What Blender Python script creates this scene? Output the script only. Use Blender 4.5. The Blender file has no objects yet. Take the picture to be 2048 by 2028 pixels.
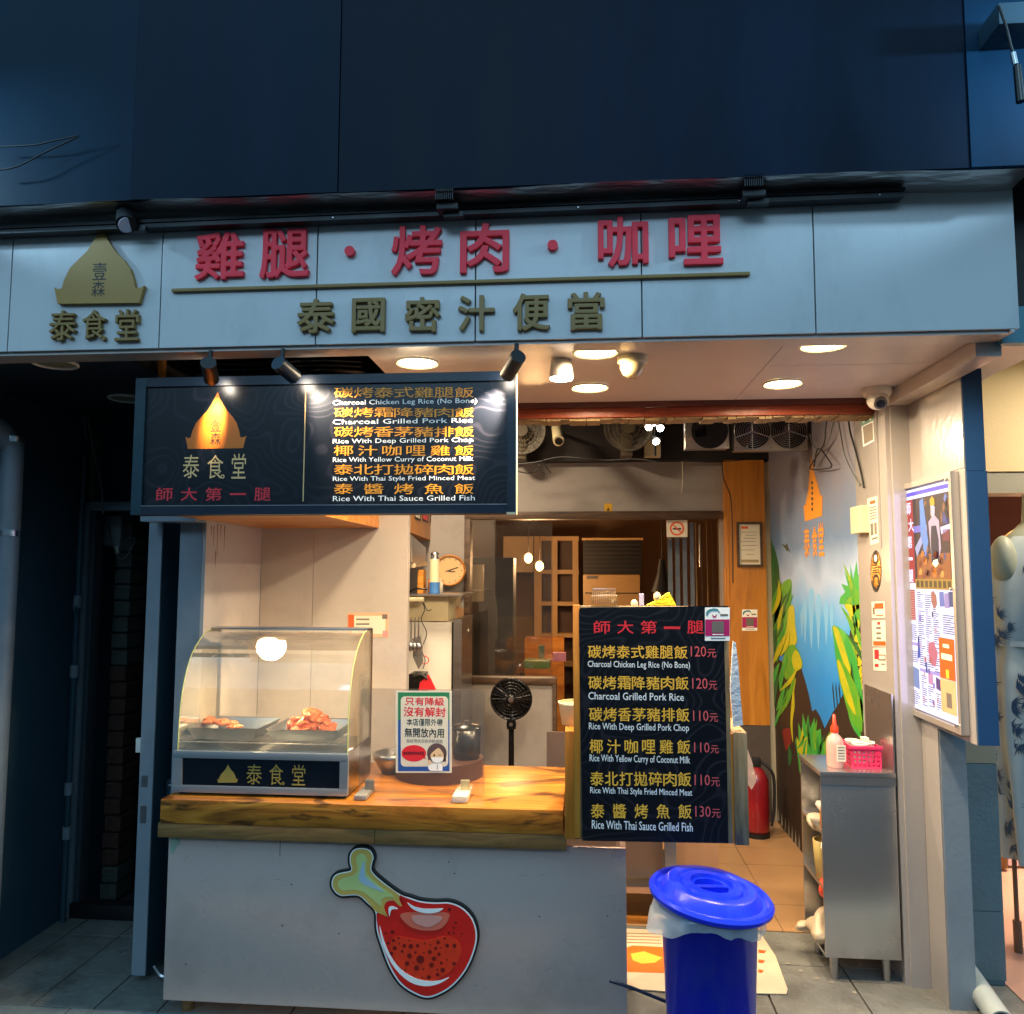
import bpy, bmesh, math, random
from mathutils import Vector, Matrix
random.seed(7)
S = bpy.context.scene
R = math.radians

# ---------------------------------------------------------------- camera, world, sun, exposure
W_PX, FPX = 2048.0, 1600.0
def cam_axes(yaw, pitch, roll):
    f = Vector((-math.sin(yaw)*math.cos(pitch), math.cos(yaw)*math.cos(pitch), math.sin(pitch)))
    r = Vector((math.cos(yaw), math.sin(yaw), 0))
    u = r.cross(f)
    return r*math.cos(roll)+u*math.sin(roll), u*math.cos(roll)-r*math.sin(roll), f
CR, CU, CF = cam_axes(.0861, .0833, .0024)
CC = Vector((0, 0, 1.7))
cd = bpy.data.cameras.new('camera')
cam = bpy.data.objects.new('camera', cd)
S.collection.objects.link(cam)
cd.sensor_fit = 'HORIZONTAL'; cd.sensor_width = 36; cd.lens = 36*FPX/W_PX
cd.clip_start = .05; cd.clip_end = 500
m = Matrix((CR, CU, -CF)).transposed().to_4x4(); m.translation = CC
cam.matrix_world = m
S.camera = cam
S.render.resolution_x, S.render.resolution_y = 1024, 1014

world = bpy.data.worlds.new('World'); S.world = world; world.use_nodes = True
wn = world.node_tree; wn.nodes.clear()
sky = wn.nodes.new('ShaderNodeTexSky'); sky.sky_type = 'NISHITA'; sky.sun_disc = False
sky.sun_elevation = R(-3); sky.sun_rotation = R(200); sky.air_density = 1.5; sky.ozone_density = 3
bg = wn.nodes.new('ShaderNodeBackground'); bg.inputs[1].default_value = 1.95
wo = wn.nodes.new('ShaderNodeOutputWorld')
mixn = wn.nodes.new('ShaderNodeMix'); mixn.data_type = 'RGBA'; mixn.inputs[0].default_value = .9
mixn.inputs[7].default_value = (.088, .172, .235, 1)      # even blue night glow of the city sky
wn.links.new(sky.outputs[0], mixn.inputs[6]); wn.links.new(mixn.outputs[2], bg.inputs[0]); wn.links.new(bg.outputs[0], wo.inputs[0])
sl = bpy.data.lights.new('sun', 'SUN'); sl.energy = .36; sl.angle = R(25); sl.color = (.45, .72, 1)
so = bpy.data.objects.new('sun', sl); S.collection.objects.link(so)
so.rotation_euler = Vector((.12, 1, -.38)).to_track_quat('-Z', 'Y').to_euler()
S.view_settings.view_transform = 'Standard'; S.view_settings.look = 'None'
S.view_settings.exposure = 1.6; S.view_settings.gamma = 1; S.view_settings.use_curve_mapping = False
try:
    S.cycles.max_bounces = 8; S.cycles.transparent_max_bounces = 16; S.cycles.sample_clamp_indirect = 6
except Exception: pass

# ---------------------------------------------------------------- helpers
def at(x, y, X=None, Y=None, Z=None):
    """the point of a world plane seen at picture position x, y (in a 1932 px wide view)"""
    d = CR*((x*1.06-1024)/FPX) - CU*((y*1.06-1014)/FPX) + CF
    t = (X-CC.x)/d.x if X is not None else (Y-CC.y)/d.y if Y is not None else (Z-CC.z)/d.z
    return CC + d*t

def lin(h):
    h = h.lstrip('#'); o = []
    for i in (0, 2, 4):
        v = int(h[i:i+2], 16)/255
        o.append(v/12.92 if v <= .04045 else ((v+.055)/1.055)**2.4)
    return (*o, 1)

def mat(name, col, rough=.5, metal=0, var=.12, scale=6, bump=.05, bscale=60, dirt=None, damt=.5, dscale=2.5, emis=None, es=0, coat=0, trans=0, stretch=(1, 1, 1), spec=None, sub=0):
    M = bpy.data.materials.new(name); M.use_nodes = True
    nt = M.node_tree; N = nt.nodes; L = nt.links
    b = N['Principled BSDF']; c = lin(col) if isinstance(col, str) else (*col, 1)
    tc = N.new('ShaderNodeTexCoord'); mp = N.new('ShaderNodeMapping'); mp.inputs['Scale'].default_value = stretch
    L.new(tc.outputs['Object'], mp.inputs['Vector'])
    n = N.new('ShaderNodeTexNoise'); n.inputs['Scale'].default_value = scale; n.inputs['Detail'].default_value = 5
    L.new(mp.outputs[0], n.inputs['Vector'])
    mx = N.new('ShaderNodeMix'); mx.data_type = 'RGBA'
    mx.inputs[6].default_value = (*[max(0, v*(1-var)) for v in c[:3]], 1)
    mx.inputs[7].default_value = (*[min(1, v*(1+var)) for v in c[:3]], 1)
    L.new(n.outputs['Fac'], mx.inputs[0]); last = mx.outputs[2]
    if dirt:
        dn = N.new('ShaderNodeTexNoise'); dn.inputs['Scale'].default_value = dscale; dn.inputs['Detail'].default_value = 8; dn.inputs['Roughness'].default_value = .7
        L.new(mp.outputs[0], dn.inputs['Vector'])
        rp = N.new('ShaderNodeValToRGB'); rp.color_ramp.elements[0].position = .5; rp.color_ramp.elements[1].position = .78
        rp.color_ramp.elements[1].color = (damt, damt, damt, 1); L.new(dn.outputs['Fac'], rp.inputs[0])
        m2 = N.new('ShaderNodeMix'); m2.data_type = 'RGBA'; L.new(rp.outputs[0], m2.inputs[0]); L.new(last, m2.inputs[6])
        m2.inputs[7].default_value = lin(dirt); last = m2.outputs[2]
    L.new(last, b.inputs['Base Color'])
    b.inputs['Metallic'].default_value = metal
    rr = N.new('ShaderNodeMapRange'); rr.inputs['To Min'].default_value = max(.02, rough*.8); rr.inputs['To Max'].default_value = min(1, rough*1.25)
    L.new(n.outputs['Fac'], rr.inputs['Value']); L.new(rr.outputs[0], b.inputs['Roughness'])
    if bump:
        bn = N.new('ShaderNodeTexNoise'); bn.inputs['Scale'].default_value = bscale; bn.inputs['Detail'].default_value = 3
        L.new(mp.outputs[0], bn.inputs['Vector'])
        bp = N.new('ShaderNodeBump'); bp.inputs['Strength'].default_value = bump; bp.inputs['Distance'].default_value = .02
        L.new(bn.outputs['Fac'], bp.inputs['Height']); L.new(bp.outputs[0], b.inputs['Normal'])
    if emis: b.inputs['Emission Color'].default_value = lin(emis); b.inputs['Emission Strength'].default_value = es
    b.inputs['Coat Weight'].default_value = coat; b.inputs['Transmission Weight'].default_value = trans
    if spec is not None: b.inputs['Specular IOR Level'].default_value = spec
    return M

def wood(name, a, b_, dark, scale=3, along='X', rough=.42, knots=0.):
    M = bpy.data.materials.new(name); M.use_nodes = True
    nt = M.node_tree; N = nt.nodes; L = nt.links; b = N['Principled BSDF']
    tc = N.new('ShaderNodeTexCoord'); mp = N.new('ShaderNodeMapping')
    mp.inputs['Scale'].default_value = {'X': (.9, 7, 7), 'Z': (7, 7, .7), 'Y': (7, .9, 7)}[along]
    L.new(tc.outputs['Object'], mp.inputs[0])
    dn = N.new('ShaderNodeTexNoise'); dn.inputs['Scale'].default_value = scale*.5; dn.inputs['Detail'].default_value = 2; L.new(mp.outputs[0], dn.inputs[0])
    ad = N.new('ShaderNodeVectorMath'); ad.operation = 'MULTIPLY_ADD'; ad.inputs[1].default_value = (1.3, 1.3, 1.3)
    L.new(dn.outputs['Color'], ad.inputs[0]); L.new(mp.outputs[0], ad.inputs[2])
    n = N.new('ShaderNodeTexNoise'); n.inputs['Scale'].default_value = scale; n.inputs['Detail'].default_value = 9; n.inputs['Roughness'].default_value = .62
    L.new(ad.outputs[0], n.inputs[0])
    rp = N.new('ShaderNodeValToRGB'); e = rp.color_ramp.elements
    e[0].position = .3; e[0].color = lin(dark); e[1].position = .72; e[1].color = lin(b_)
    k = e.new(.5); k.color = lin(a); L.new(n.outputs['Fac'], rp.inputs[0]); last = rp.outputs[0]
    if knots:
        m2 = N.new('ShaderNodeMapping'); m2.inputs['Scale'].default_value = (1.7, 3, 8); L.new(tc.outputs['Object'], m2.inputs[0])
        v = N.new('ShaderNodeTexNoise'); v.inputs['Scale'].default_value = 1.6; v.inputs['Detail'].default_value = 4; v.inputs['Distortion'].default_value = 1.2; L.new(m2.outputs[0], v.inputs[0])
        r2 = N.new('ShaderNodeValToRGB'); r2.color_ramp.elements[0].position = .55; r2.color_ramp.elements[1].position = .60
        r2.color_ramp.elements[1].color = (knots, knots, knots, 1); L.new(v.outputs['Fac'], r2.inputs[0])
        mx = N.new('ShaderNodeMix'); mx.data_type = 'RGBA'; mx.inputs[7].default_value = lin('#24150c')
        L.new(r2.outputs[0], mx.inputs[0]); L.new(last, mx.inputs[6]); last = mx.outputs[2]
    L.new(last, b.inputs['Base Color']); b.inputs['Roughness'].default_value = rough
    bp = N.new('ShaderNodeBump'); bp.inputs['Strength'].default_value = .12; bp.inputs['Distance'].default_value = .01
    L.new(n.outputs['Fac'], bp.inputs['Height']); L.new(bp.outputs[0], b.inputs['Normal'])
    return M

def contour(name, base, line, scale=5, rough=.3, amt=.6):
    """black printed sheet covered in thin wavy contour lines"""
    M = bpy.data.materials.new(name); M.use_nodes = True
    nt = M.node_tree; N = nt.nodes; L = nt.links; b = N['Principled BSDF']
    tc = N.new('ShaderNodeTexCoord')
    n = N.new('ShaderNodeTexNoise'); n.inputs['Scale'].default_value = scale; n.inputs['Detail'].default_value = 1; L.new(tc.outputs['Object'], n.inputs[0])
    w = N.new('ShaderNodeMath'); w.operation = 'MULTIPLY'; w.inputs[1].default_value = 150; L.new(n.outputs['Fac'], w.inputs[0])
    s = N.new('ShaderNodeMath'); s.operation = 'SINE'; L.new(w.outputs[0], s.inputs[0])
    r = N.new('ShaderNodeMapRange'); r.inputs['From Min'].default_value = .55; r.inputs['From Max'].default_value = 1; r.inputs['To Max'].default_value = amt; L.new(s.outputs[0], r.inputs[0])
    n2 = N.new('ShaderNodeTexNoise'); n2.inputs['Scale'].default_value = 2.2; L.new(tc.outputs['Object'], n2.inputs[0])
    mm = N.new('ShaderNodeMath'); mm.operation = 'MULTIPLY'; L.new(r.outputs[0], mm.inputs[0]); L.new(n2.outputs['Fac'], mm.inputs[1])
    mx = N.new('ShaderNodeMix'); mx.data_type = 'RGBA'; mx.inputs[6].default_value = lin(base); mx.inputs[7].default_value = lin(line)
    L.new(mm.outputs[0], mx.inputs[0]); L.new(mx.outputs[2], b.inputs['Base Color']); b.inputs['Roughness'].default_value = rough
    return M

def glassmat(name, tint=(.95, .98, .95), gloss=.08, rough=.02, haze=0., hcol=(.8, .8, .8), rim=.8):
    M = bpy.data.materials.new(name); M.use_nodes = True
    nt = M.node_tree; N = nt.nodes; L = nt.links; N.clear()
    o = N.new('ShaderNodeOutputMaterial'); t = N.new('ShaderNodeBsdfTransparent'); t.inputs[0].default_value = (*tint, 1)
    g = N.new('ShaderNodeBsdfGlossy'); g.inputs['Roughness'].default_value = rough
    fr = N.new('ShaderNodeLayerWeight'); fr.inputs[0].default_value = .35
    mr = N.new('ShaderNodeMapRange'); mr.inputs['To Min'].default_value = gloss; mr.inputs['To Max'].default_value = rim; L.new(fr.outputs['Fresnel'], mr.inputs[0])
    mx = N.new('ShaderNodeMixShader'); L.new(mr.outputs[0], mx.inputs[0]); L.new(t.outputs[0], mx.inputs[1]); L.new(g.outputs[0], mx.inputs[2])
    last = mx.outputs[0]
    if haze:
        d = N.new('ShaderNodeBsdfDiffuse'); d.inputs[0].default_value = (*hcol, 1)
        tc = N.new('ShaderNodeTexCoord'); n = N.new('ShaderNodeTexNoise'); n.inputs['Scale'].default_value = 5; n.inputs['Detail'].default_value = 6; L.new(tc.outputs['Object'], n.inputs[0])
        h = N.new('ShaderNodeMath'); h.operation = 'MULTIPLY'; h.inputs[1].default_value = haze*2; L.new(n.outputs['Fac'], h.inputs[0])
        m2 = N.new('ShaderNodeMixShader'); L.new(h.outputs[0], m2.inputs[0]); L.new(last, m2.inputs[1]); L.new(d.outputs[0], m2.inputs[2]); last = m2.outputs[0]
    L.new(last, o.inputs[0])
    return M

def emit(name, col, s):
    return mat(name, '#202020', emis=col, es=s, bump=0)

class B:
    """collects shapes in world coordinates"""
    def __init__(s): s.bm = bmesh.new()
    def box(s, x0, x1, y0, y1, z0, z1, bev=0):
        r = bmesh.ops.create_cube(s.bm, size=1)
        for v in r['verts']:
            v.co = Vector((x0+(v.co.x+.5)*(x1-x0), y0+(v.co.y+.5)*(y1-y0), z0+(v.co.z+.5)*(z1-z0)))
        if bev:
            es = list({e for v in r['verts'] for e in v.link_edges})
            bmesh.ops.bevel(s.bm, geom=es, offset=bev, segments=2, affect='EDGES', profile=.6)
        return s
    def prism(s, pts, off):
        """polygon of world points swept by the vector off"""
        off = Vector(off); a = [s.bm.verts.new(p) for p in pts]; b = [s.bm.verts.new(Vector(p)+off) for p in pts]
        n = len(pts); s.bm.faces.new(a); s.bm.faces.new(b[::-1])
        for i in range(n): s.bm.faces.new((a[i], b[i], b[(i+1) % n], a[(i+1) % n]))
        return s
    def poly(s, pts):
        s.bm.faces.new([s.bm.verts.new(p) for p in pts]); return s
    def cyl(s, p0, p1, r0, r1=None, seg=20, caps=True):
        p0 = Vector(p0); p1 = Vector(p1); r1 = r0 if r1 is None else r1
        q = (p1-p0).to_track_quat('Z', 'Y'); A = []; Bv = []
        for i in range(seg):
            a = 2*math.pi*i/seg; d = q @ Vector((math.cos(a), math.sin(a), 0))
            A.append(s.bm.verts.new(p0+d*r0)); Bv.append(s.bm.verts.new(p1+d*r1))
        for i in range(seg): s.bm.faces.new((A[i], A[(i+1) % seg], Bv[(i+1) % seg], Bv[i]))
        if caps: s.bm.faces.new(A[::-1]); s.bm.faces.new(Bv)
        return s
    def lathe(s, c, prof, axis=(0, 0, 1), seg=32, sx=1):
        """prof: list of (radius, height) along axis from c"""
        c = Vector(c); q = Vector(axis).to_track_quat('Z', 'Y'); rings = []
        for r, h in prof:
            rings.append([s.bm.verts.new(c+q @ Vector((max(r, 1e-4)*sx*math.cos(2*math.pi*i/seg), max(r, 1e-4)*math.sin(2*math.pi*i/seg), h))) for i in range(seg)])
        for a, b in zip(rings, rings[1:]):
            for i in range(seg): s.bm.faces.new((a[i], a[(i+1) % seg], b[(i+1) % seg], b[i]))
        return s
    def tube(s, pts, r, seg=6, smooth=True):
        pts = [Vector(p) for p in pts]
        if smooth and len(pts) > 2: pts = catmull(pts, False, 5)
        rings = []
        for i, p in enumerate(pts):
            t = (pts[min(i+1, len(pts)-1)]-pts[max(i-1, 0)])
            if t.length < 1e-6: t = Vector((0, 0, 1))
            q = t.to_track_quat('Z', 'Y')
            rr = r if not callable(r) else r(i/(len(pts)-1))
            rings.append([s.bm.verts.new(p+q @ Vector((rr*math.cos(2*math.pi*k/seg), rr*math.sin(2*math.pi*k/seg), 0))) for k in range(seg)])
        for a, b in zip(rings, rings[1:]):
            # keep rings aligned
            k0 = min(range(seg), key=lambda k: (a[0].co-b[k].co).length)
            for i in range(seg): s.bm.faces.new((a[i], a[(i+1) % seg], b[(i+1+k0) % seg], b[(i+k0) % seg]))
        s.bm.faces.new(rings[0][::-1]); s.bm.faces.new(rings[-1])
        return s
    def blob(s, c, r, seed=0, amp=.25, sub=2):
        rnd = random.Random(seed); g = bmesh.ops.create_icosphere(s.bm, subdivisions=sub, radius=1)
        k = [Vector((rnd.uniform(-1, 1), rnd.uniform(-1, 1), rnd.uniform(-1, 1)))*4 for _ in range(4)]
        for v in g['verts']:
            d = v.co.normalized(); w = 1+amp*sum(math.sin(d.dot(q)+i) for i, q in enumerate(k))/2.5
            v.co = Vector(c)+Vector((d.x*r[0]*w, d.y*r[1]*w, d.z*r[2]*w))
        return s

def catmull(p, closed=True, n=6):
    out = []; L = len(p); rng = range(L) if closed else range(L-1)
    for i in rng:
        g = (lambda k: p[k % L]) if closed else (lambda k: p[max(0, min(L-1, k))])
        a, b, c, d = g(i-1), g(i), g(i+1), g(i+2)
        for k in range(n):
            t = k/n
            out.append(.5*((2*b)+(c-a)*t+(2*a-5*b+4*c-d)*t*t+(3*b-a-3*c+d)*t**3))
    if not closed: out.append(p[-1])
    return out

def wloc(o):
    v = Vector((0, 0, 0))
    while o: v = v+Vector(o.location); o = o.parent
    return v

def tag(o, label=None, cat=None, group=None, kind=None):
    for k, v in (('label', label), ('category', cat), ('group', group), ('kind', kind)):
        if v: o[k] = v
    return o

def link_mesh(name, me, ma, parent, loc, smooth):
    if ma: me.materials.clear(); me.materials.append(ma)
    o = bpy.data.objects.new(name, me); S.collection.objects.link(o)
    o.location = loc
    if parent: o.parent = parent
    if smooth is True:
        for p in me.polygons: p.use_smooth = True
    elif smooth:
        me.shade_smooth() if hasattr(me, 'shade_smooth') else None
        try: me.set_sharp_from_angle(angle=R(smooth))
        except Exception: pass
    return o

def obj(name, b, ma, parent=None, smooth=35, label=None, cat=None, group=None, kind=None):
    bm = b.bm
    bmesh.ops.recalc_face_normals(bm, faces=bm.faces)
    if parent: off = wloc(parent); loc = (0, 0, 0)
    else:
        co = [v.co for v in bm.verts]
        off = Vector((sum(c.x for c in co)/len(co), sum(c.y for c in co)/len(co), min(c.z for c in co))); loc = off
    bmesh.ops.translate(bm, verts=bm.verts, vec=-off)
    me = bpy.data.meshes.new(name); bm.to_mesh(me); bm.free()
    return tag(link_mesh(name, me, ma, parent, loc, smooth), label, cat, group, kind)

def thing(name, label, cat, loc, group=None):
    o = bpy.data.objects.new(name, None); S.collection.objects.link(o); o.location = loc
    o.empty_display_size = .05
    return tag(o, label, cat, group)

def copy_tree(o, parent=None, loc=None, label=None):
    c = o.copy(); S.collection.objects.link(c); c.parent = parent
    if loc is not None: c.location = loc
    if label: c['label'] = label
    for ch in list(o.children): copy_tree(ch, c)
    return c

def struct(name, b, ma, parent=None, smooth=0):
    return obj(name, b, ma, parent, smooth, kind=None if parent else 'structure')

def cut(name, px, ma, parent, thick=.0006, smooth=0, **pl):
    """flat cut-out whose face lies on a world plane and that has its thickness behind it"""
    pts = [at(x, y, **pl) for x, y in px]
    if smooth: pts = catmull(pts, True, smooth)
    off = (0, thick, 0) if 'Y' in pl else (thick, 0, 0) if 'X' in pl else (0, 0, -thick)
    return obj(name, B().prism(pts, off), ma, parent, smooth=0)

def glyphs(body, res=2, extrude=0, bevel=0, bold=0):
    """mesh of a line of lettering; heavier strokes come from slightly shifted copies"""
    c = bpy.data.curves.new('t', 'FONT'); c.body = body; c.resolution_u = res; c.fill_mode = 'FRONT' if not extrude else 'BOTH'
    if extrude: c.extrude = extrude; c.bevel_depth = bevel; c.bevel_resolution = 1
    o = bpy.data.objects.new('t', c); S.collection.objects.link(o)
    bpy.context.view_layer.update()
    me = bpy.data.meshes.new_from_object(o.evaluated_get(bpy.context.evaluated_depsgraph_get()))
    bpy.data.objects.remove(o); bpy.data.curves.remove(c)
    if bold > 0:
        vs = [v.co.copy() for v in me.vertices]; fs = [tuple(p.vertices) for p in me.polygons]; V = []; F = []
        k = 8 if extrude else 4
        for i in range(k+1):
            a = 2*math.pi*i/k+.4; dx, dy = (0, 0) if i == k else (bold*math.cos(a), bold*math.sin(a)); n = len(V)
            sz = 1-.012*i if extrude else 0
            V += [Vector((v.x+dx, v.y+dy, v.z*sz if extrude else -.0001*i)) for v in vs]; F += [tuple(q+n for q in f) for f in fs]
        me = bpy.data.meshes.new('t'); me.from_pydata(V, [], F)
    return me

def write(body, ma, parent, x0, y0, x1, y1, thick=0, bold=0, name='lettering', res=2, bevel=0, **pl):
    """lettering that fills the picture box x0..x1, y0..y1 on a world plane"""
    me = glyphs(body, res, .04 if thick else 0, bevel, bold)
    xs = [v.co.x for v in me.vertices]; ys = [v.co.y for v in me.vertices]; zs = [v.co.z for v in me.vertices]
    ax, bx, ay, by, az, bz = min(xs), max(xs), min(ys), max(ys), min(zs), max(zs)
    xm, ym = (x0+x1)/2, (y0+y1)/2
    l = at(x0, ym, **pl); r = at(x1, ym, **pl); t = at(xm, y0, **pl); b = at(xm, y1, **pl); ce = at(xm, ym, **pl)
    n = Vector((0, -1, 0)) if 'Y' in pl else Vector((-1, 0, 0))
    org = wloc(parent)
    for v in me.vertices:
        u = (v.co.x-ax)/(bx-ax)-.5; w = (v.co.y-ay)/max(1e-6, by-ay)-.5
        d = (v.co.z-az)/(bz-az)*thick if thick else v.co.z*.4
        p = ce.copy()
        if 'Y' in pl: p.x = (l.x+r.x)/2+(r.x-l.x)*u
        else: p.y = (l.y+r.y)/2+(r.y-l.y)*u
        p.z = ce.z+(t.z-b.z)*w
        v.co = p+n*d-org
    return link_mesh(name, me, ma, parent, (0, 0, 0), 0)

def spot(name, parent, p, target, watts, angle, blend=.6, col=(1, .7, .42), size=.03):
    l = bpy.data.lights.new(name, 'SPOT'); l.energy = watts; l.spot_size = R(angle); l.spot_blend = blend; l.color = col; l.shadow_soft_size = size
    o = bpy.data.objects.new(name, l); S.collection.objects.link(o)
    o.rotation_euler = (Vector(target)-Vector(p)).to_track_quat('-Z', 'Y').to_euler()
    o.parent = parent; o.location = Vector(p)-(wloc(parent) if parent else Vector((0, 0, 0)))
    return o
def disk(name, parent, p, watts, size, col=(1, .68, .38), target=None, spread=170):
    l = bpy.data.lights.new(name, 'AREA'); l.shape = 'DISK'; l.size = size; l.energy = watts; l.color = col; l.spread = R(spread)
    o = bpy.data.objects.new(name, l); S.collection.objects.link(o)
    if target: o.rotation_euler = (Vector(target)-Vector(p)).to_track_quat('-Z', 'Y').to_euler()
    o.parent = parent; o.location = Vector(p)-(wloc(parent) if parent else Vector((0, 0, 0)))
    return o

# ---------------------------------------------------------------- materials
M = {}
M['fascia'] = mat('fascia_panel_paint', (.53, .53, .53), .34, 0, .05, 3, .02, 90, dirt='#6a6e70', damt=.3, dscale=4, stretch=(1, 1, .5))
M['navy'] = mat('navy_wall_paint', '#2b4654', .42, 0, .15, 2.5, .06, 30, dirt='#1f3448', damt=.5)
M['navy2'] = mat('navy_metal', '#1a3040', .4, 0, .15, 3, .05)
M['black'] = mat('black_paint', '#101114', .5, 0, .1, 8, .04)
M['blackgloss'] = mat('black_gloss', '#0b0b0e', .18, 0, .1, 8, .02)
M['soffit'] = mat('soffit_panel', (.52, .47, .43), .3, 0, .05, 2, .02, 40, dirt='#8a7460', damt=.25, dscale=5)
M['wall'] = mat('shop_wall_panel', (.44, .40, .37), .5, 0, .06, 3, .04, 60, dirt='#6f5a49', damt=.3, dscale=4)
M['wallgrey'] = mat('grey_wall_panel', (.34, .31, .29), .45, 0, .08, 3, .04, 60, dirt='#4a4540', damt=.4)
M['steel'] = mat('stainless_steel', (.42, .42, .43), .3, 1, .12, 3, .04, 80, stretch=(1, 1, 14), dirt='#55504c', damt=.25)
M['galv'] = mat('galvanised_ledge', (.5, .5, .5), .3, .9, .25, 4, .35, 9, stretch=(1, 3, 3))
M['counter'] = mat('counter_steel_panel', (.62, .47, .415), .28, .25, .10, 1.6, .03, 50, dirt='#6b5a50', damt=.35, dscale=3.2)
M['floor_tile'] = mat('beige_floor_tile', '#a5805a', .3, 0, .14, 5, .03, 50, dirt='#6b5036', damt=.3)
M['grout'] = mat('floor_grout', '#3a2c22', .8)
M['slab'] = mat('grey_paving_stone', '#6b6c68', .55, 0, .3, 9, .35, 35, dirt='#39332a', damt=.85, dscale=4)
M['kerb'] = mat('pale_kerb_stone', '#79807f', .6, 0, .25, 12, .3, 40, dirt='#3a3c3a', damt=.6, dscale=8)
M['asphalt'] = mat('asphalt', '#2a2b2d', .75, 0, .3, 60, .5, 120)
M['red'] = mat('red_letter_paint', '#ff4250', .5, 0, .08, 12, .03, spec=.2)
M['gold'] = mat('old_gold_letter_paint', '#8a6a30', .5, 0, .12, 12, .03)
M['golddome'] = mat('gold_emblem_paint', '#a37c36', .5, 0, .12, 6, .03)
M['ink'] = mat('black_ink', '#141414', .5, bump=0)
M['sheet'] = contour('black_contour_sheet', '#0a0d15', '#3c3842', 3.2, .3, .6)
M['orange_print'] = mat('orange_print', '#ee9a1e', .45, bump=0)
M['yellow_print'] = mat('yellow_print', '#ffb93c', .45, bump=0)
M['logo_print'] = mat('logo_print', '#c96a10', .45, bump=0)
M['cream_print'] = mat('cream_print', '#e6b878', .45, bump=0)
M['white_print'] = mat('white_print', '#f6f5f0', .45, bump=0)
M['red_print'] = mat('red_print', '#e02a34', .45, bump=0)
M['pinkred_print'] = mat('price_print', '#dc5a5c', .5, bump=0)
M['woodslab'] = wood('counter_slab_wood', '#ad6a22', '#cf8c38', '#6b3c16', 3.0, 'X', .3, .75)
M['woodunder'] = wood('counter_edge_board', '#7f5c31', '#99713e', '#5d4122', 4, 'X', .5)
M['wood'] = wood('honey_wood', '#b87424', '#c88434', '#9c5e1c', 2.4, 'Z', .38)
M['woodx'] = wood('honey_wood_across', '#b8752a', '#cf9142', '#8c5218', 2.4, 'X', .38)
M['woodgrey'] = wood('weathered_wood', '#8b7350', '#a08a66', '#5f4c33', 4, 'Z', .6)
M['dkwood'] = wood('dark_frame_wood', '#4a3524', '#5e4630', '#2c1d12', 4, 'X', .5)
M['redbeam'] = mat('red_brown_beam_paint', '#8a3c22', .42, 0, .25, 5, .2, 20, dirt='#3d1d12', damt=.6, dscale=5)
M['glass'] = glassmat('clear_glass', (.93, .97, .92), .07, .015)
M['caseglass'] = glassmat('display_case_glass', (.96, .96, .9), .06, .03, .15, (.82, .78, .64))
M['acrylic'] = glassmat('scratched_acrylic', (.93, .92, .9), .08, .06, .05, (.7, .62, .56))
M['greenedge'] = mat('glass_edge', '#b7c07a', .15, 0, .1, 3, 0, emis='#b9b25e', es=0)
M['white'] = mat('white_plastic', '#d9d4c8', .4, 0, .06, 6, .02)
M['cream'] = mat('cream_plastic', '#cfc29b', .42, 0, .06, 6, .02)
M['bulb'] = emit('lit_lamp_face', '#ffdf9a', 14)
M['bulbw'] = emit('lit_lamp_face_white', '#fff1dc', 18)
M['unlit'] = mat('unlit_diffuser', '#8d8a72', .5, 0, .05)
M['blue_can'] = mat('blue_bin_plastic', '#0a2cdc', .3, 0, .14, 4, .06, 30, dirt='#4f66c8', damt=.55, dscale=9, stretch=(1, 1, .45))
M['bag'] = glassmat('thin_plastic_bag', (.85, .87, .88), .12, .25, .42, (.62, .66, .68), .5)
M['blackplastic'] = mat('black_plastic', '#0e0d0d', .25, 0, .1, 8, .03)
M['bluepaint'] = mat('blue_metal_paint', '#2a4f78', .4, 0, .08, 3, .03, 40, dirt='#3a5a7c', damt=.3)
M['bluegrey'] = mat('blue_grey_stone', '#5d7078', .5, 0, .15, 8, .1, 60, dirt='#46564c', damt=.6, dscale=3)
M['bluegreypaint'] = mat('blue_grey_paint', '#7d8790', .42, 0, .1, 4, .06, 40, dirt='#46505a', damt=.6)
M['post'] = mat('warm_grey_metal_panel', (.36, .335, .32), .2, .15, .08, 3, .05, 30)
M['pinkbasket'] = mat('pink_plastic', '#dc3566', .35, 0, .08)
M['pvc'] = mat('pvc_pipe', '#9aa4a4', .45, 0, .1, 6, .05, 40, dirt='#4b5352', damt=.7, dscale=5)
M['cable'] = mat('grey_cable', '#6b6e70', .5, bump=0)
M['cableb'] = mat('black_cable', '#0d0d0f', .5, bump=0)
M['dark'] = mat('dark_room_surface', '#232a2e', .7, 0, .3, 3, .1)
M['brownwall'] = mat('brown_room_wall', '#84664a', .6, 0, .1, 3, .03)
M['paper'] = mat('paper', '#dcd2bd', .6, 0, .04, 6, .02)
M['orangep'] = mat('orange_paper_print', '#e0541a', .5, bump=0)
M['magenta'] = mat('magenta_print', '#a8175f', .45, bump=0)
M['greyp'] = mat('grey_print', '#6a6560', .5, bump=0)
M['chicken'] = mat('grilled_chicken', '#d0581c', .3, 0, .6, 40, .9, 60, dirt='#e8b060', damt=.9, dscale=30)
M['food'] = mat('roast_meat', '#a8562a', .4, 0, .5, 30, .8, 60, dirt='#5a2412', damt=.8, dscale=25)

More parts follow.
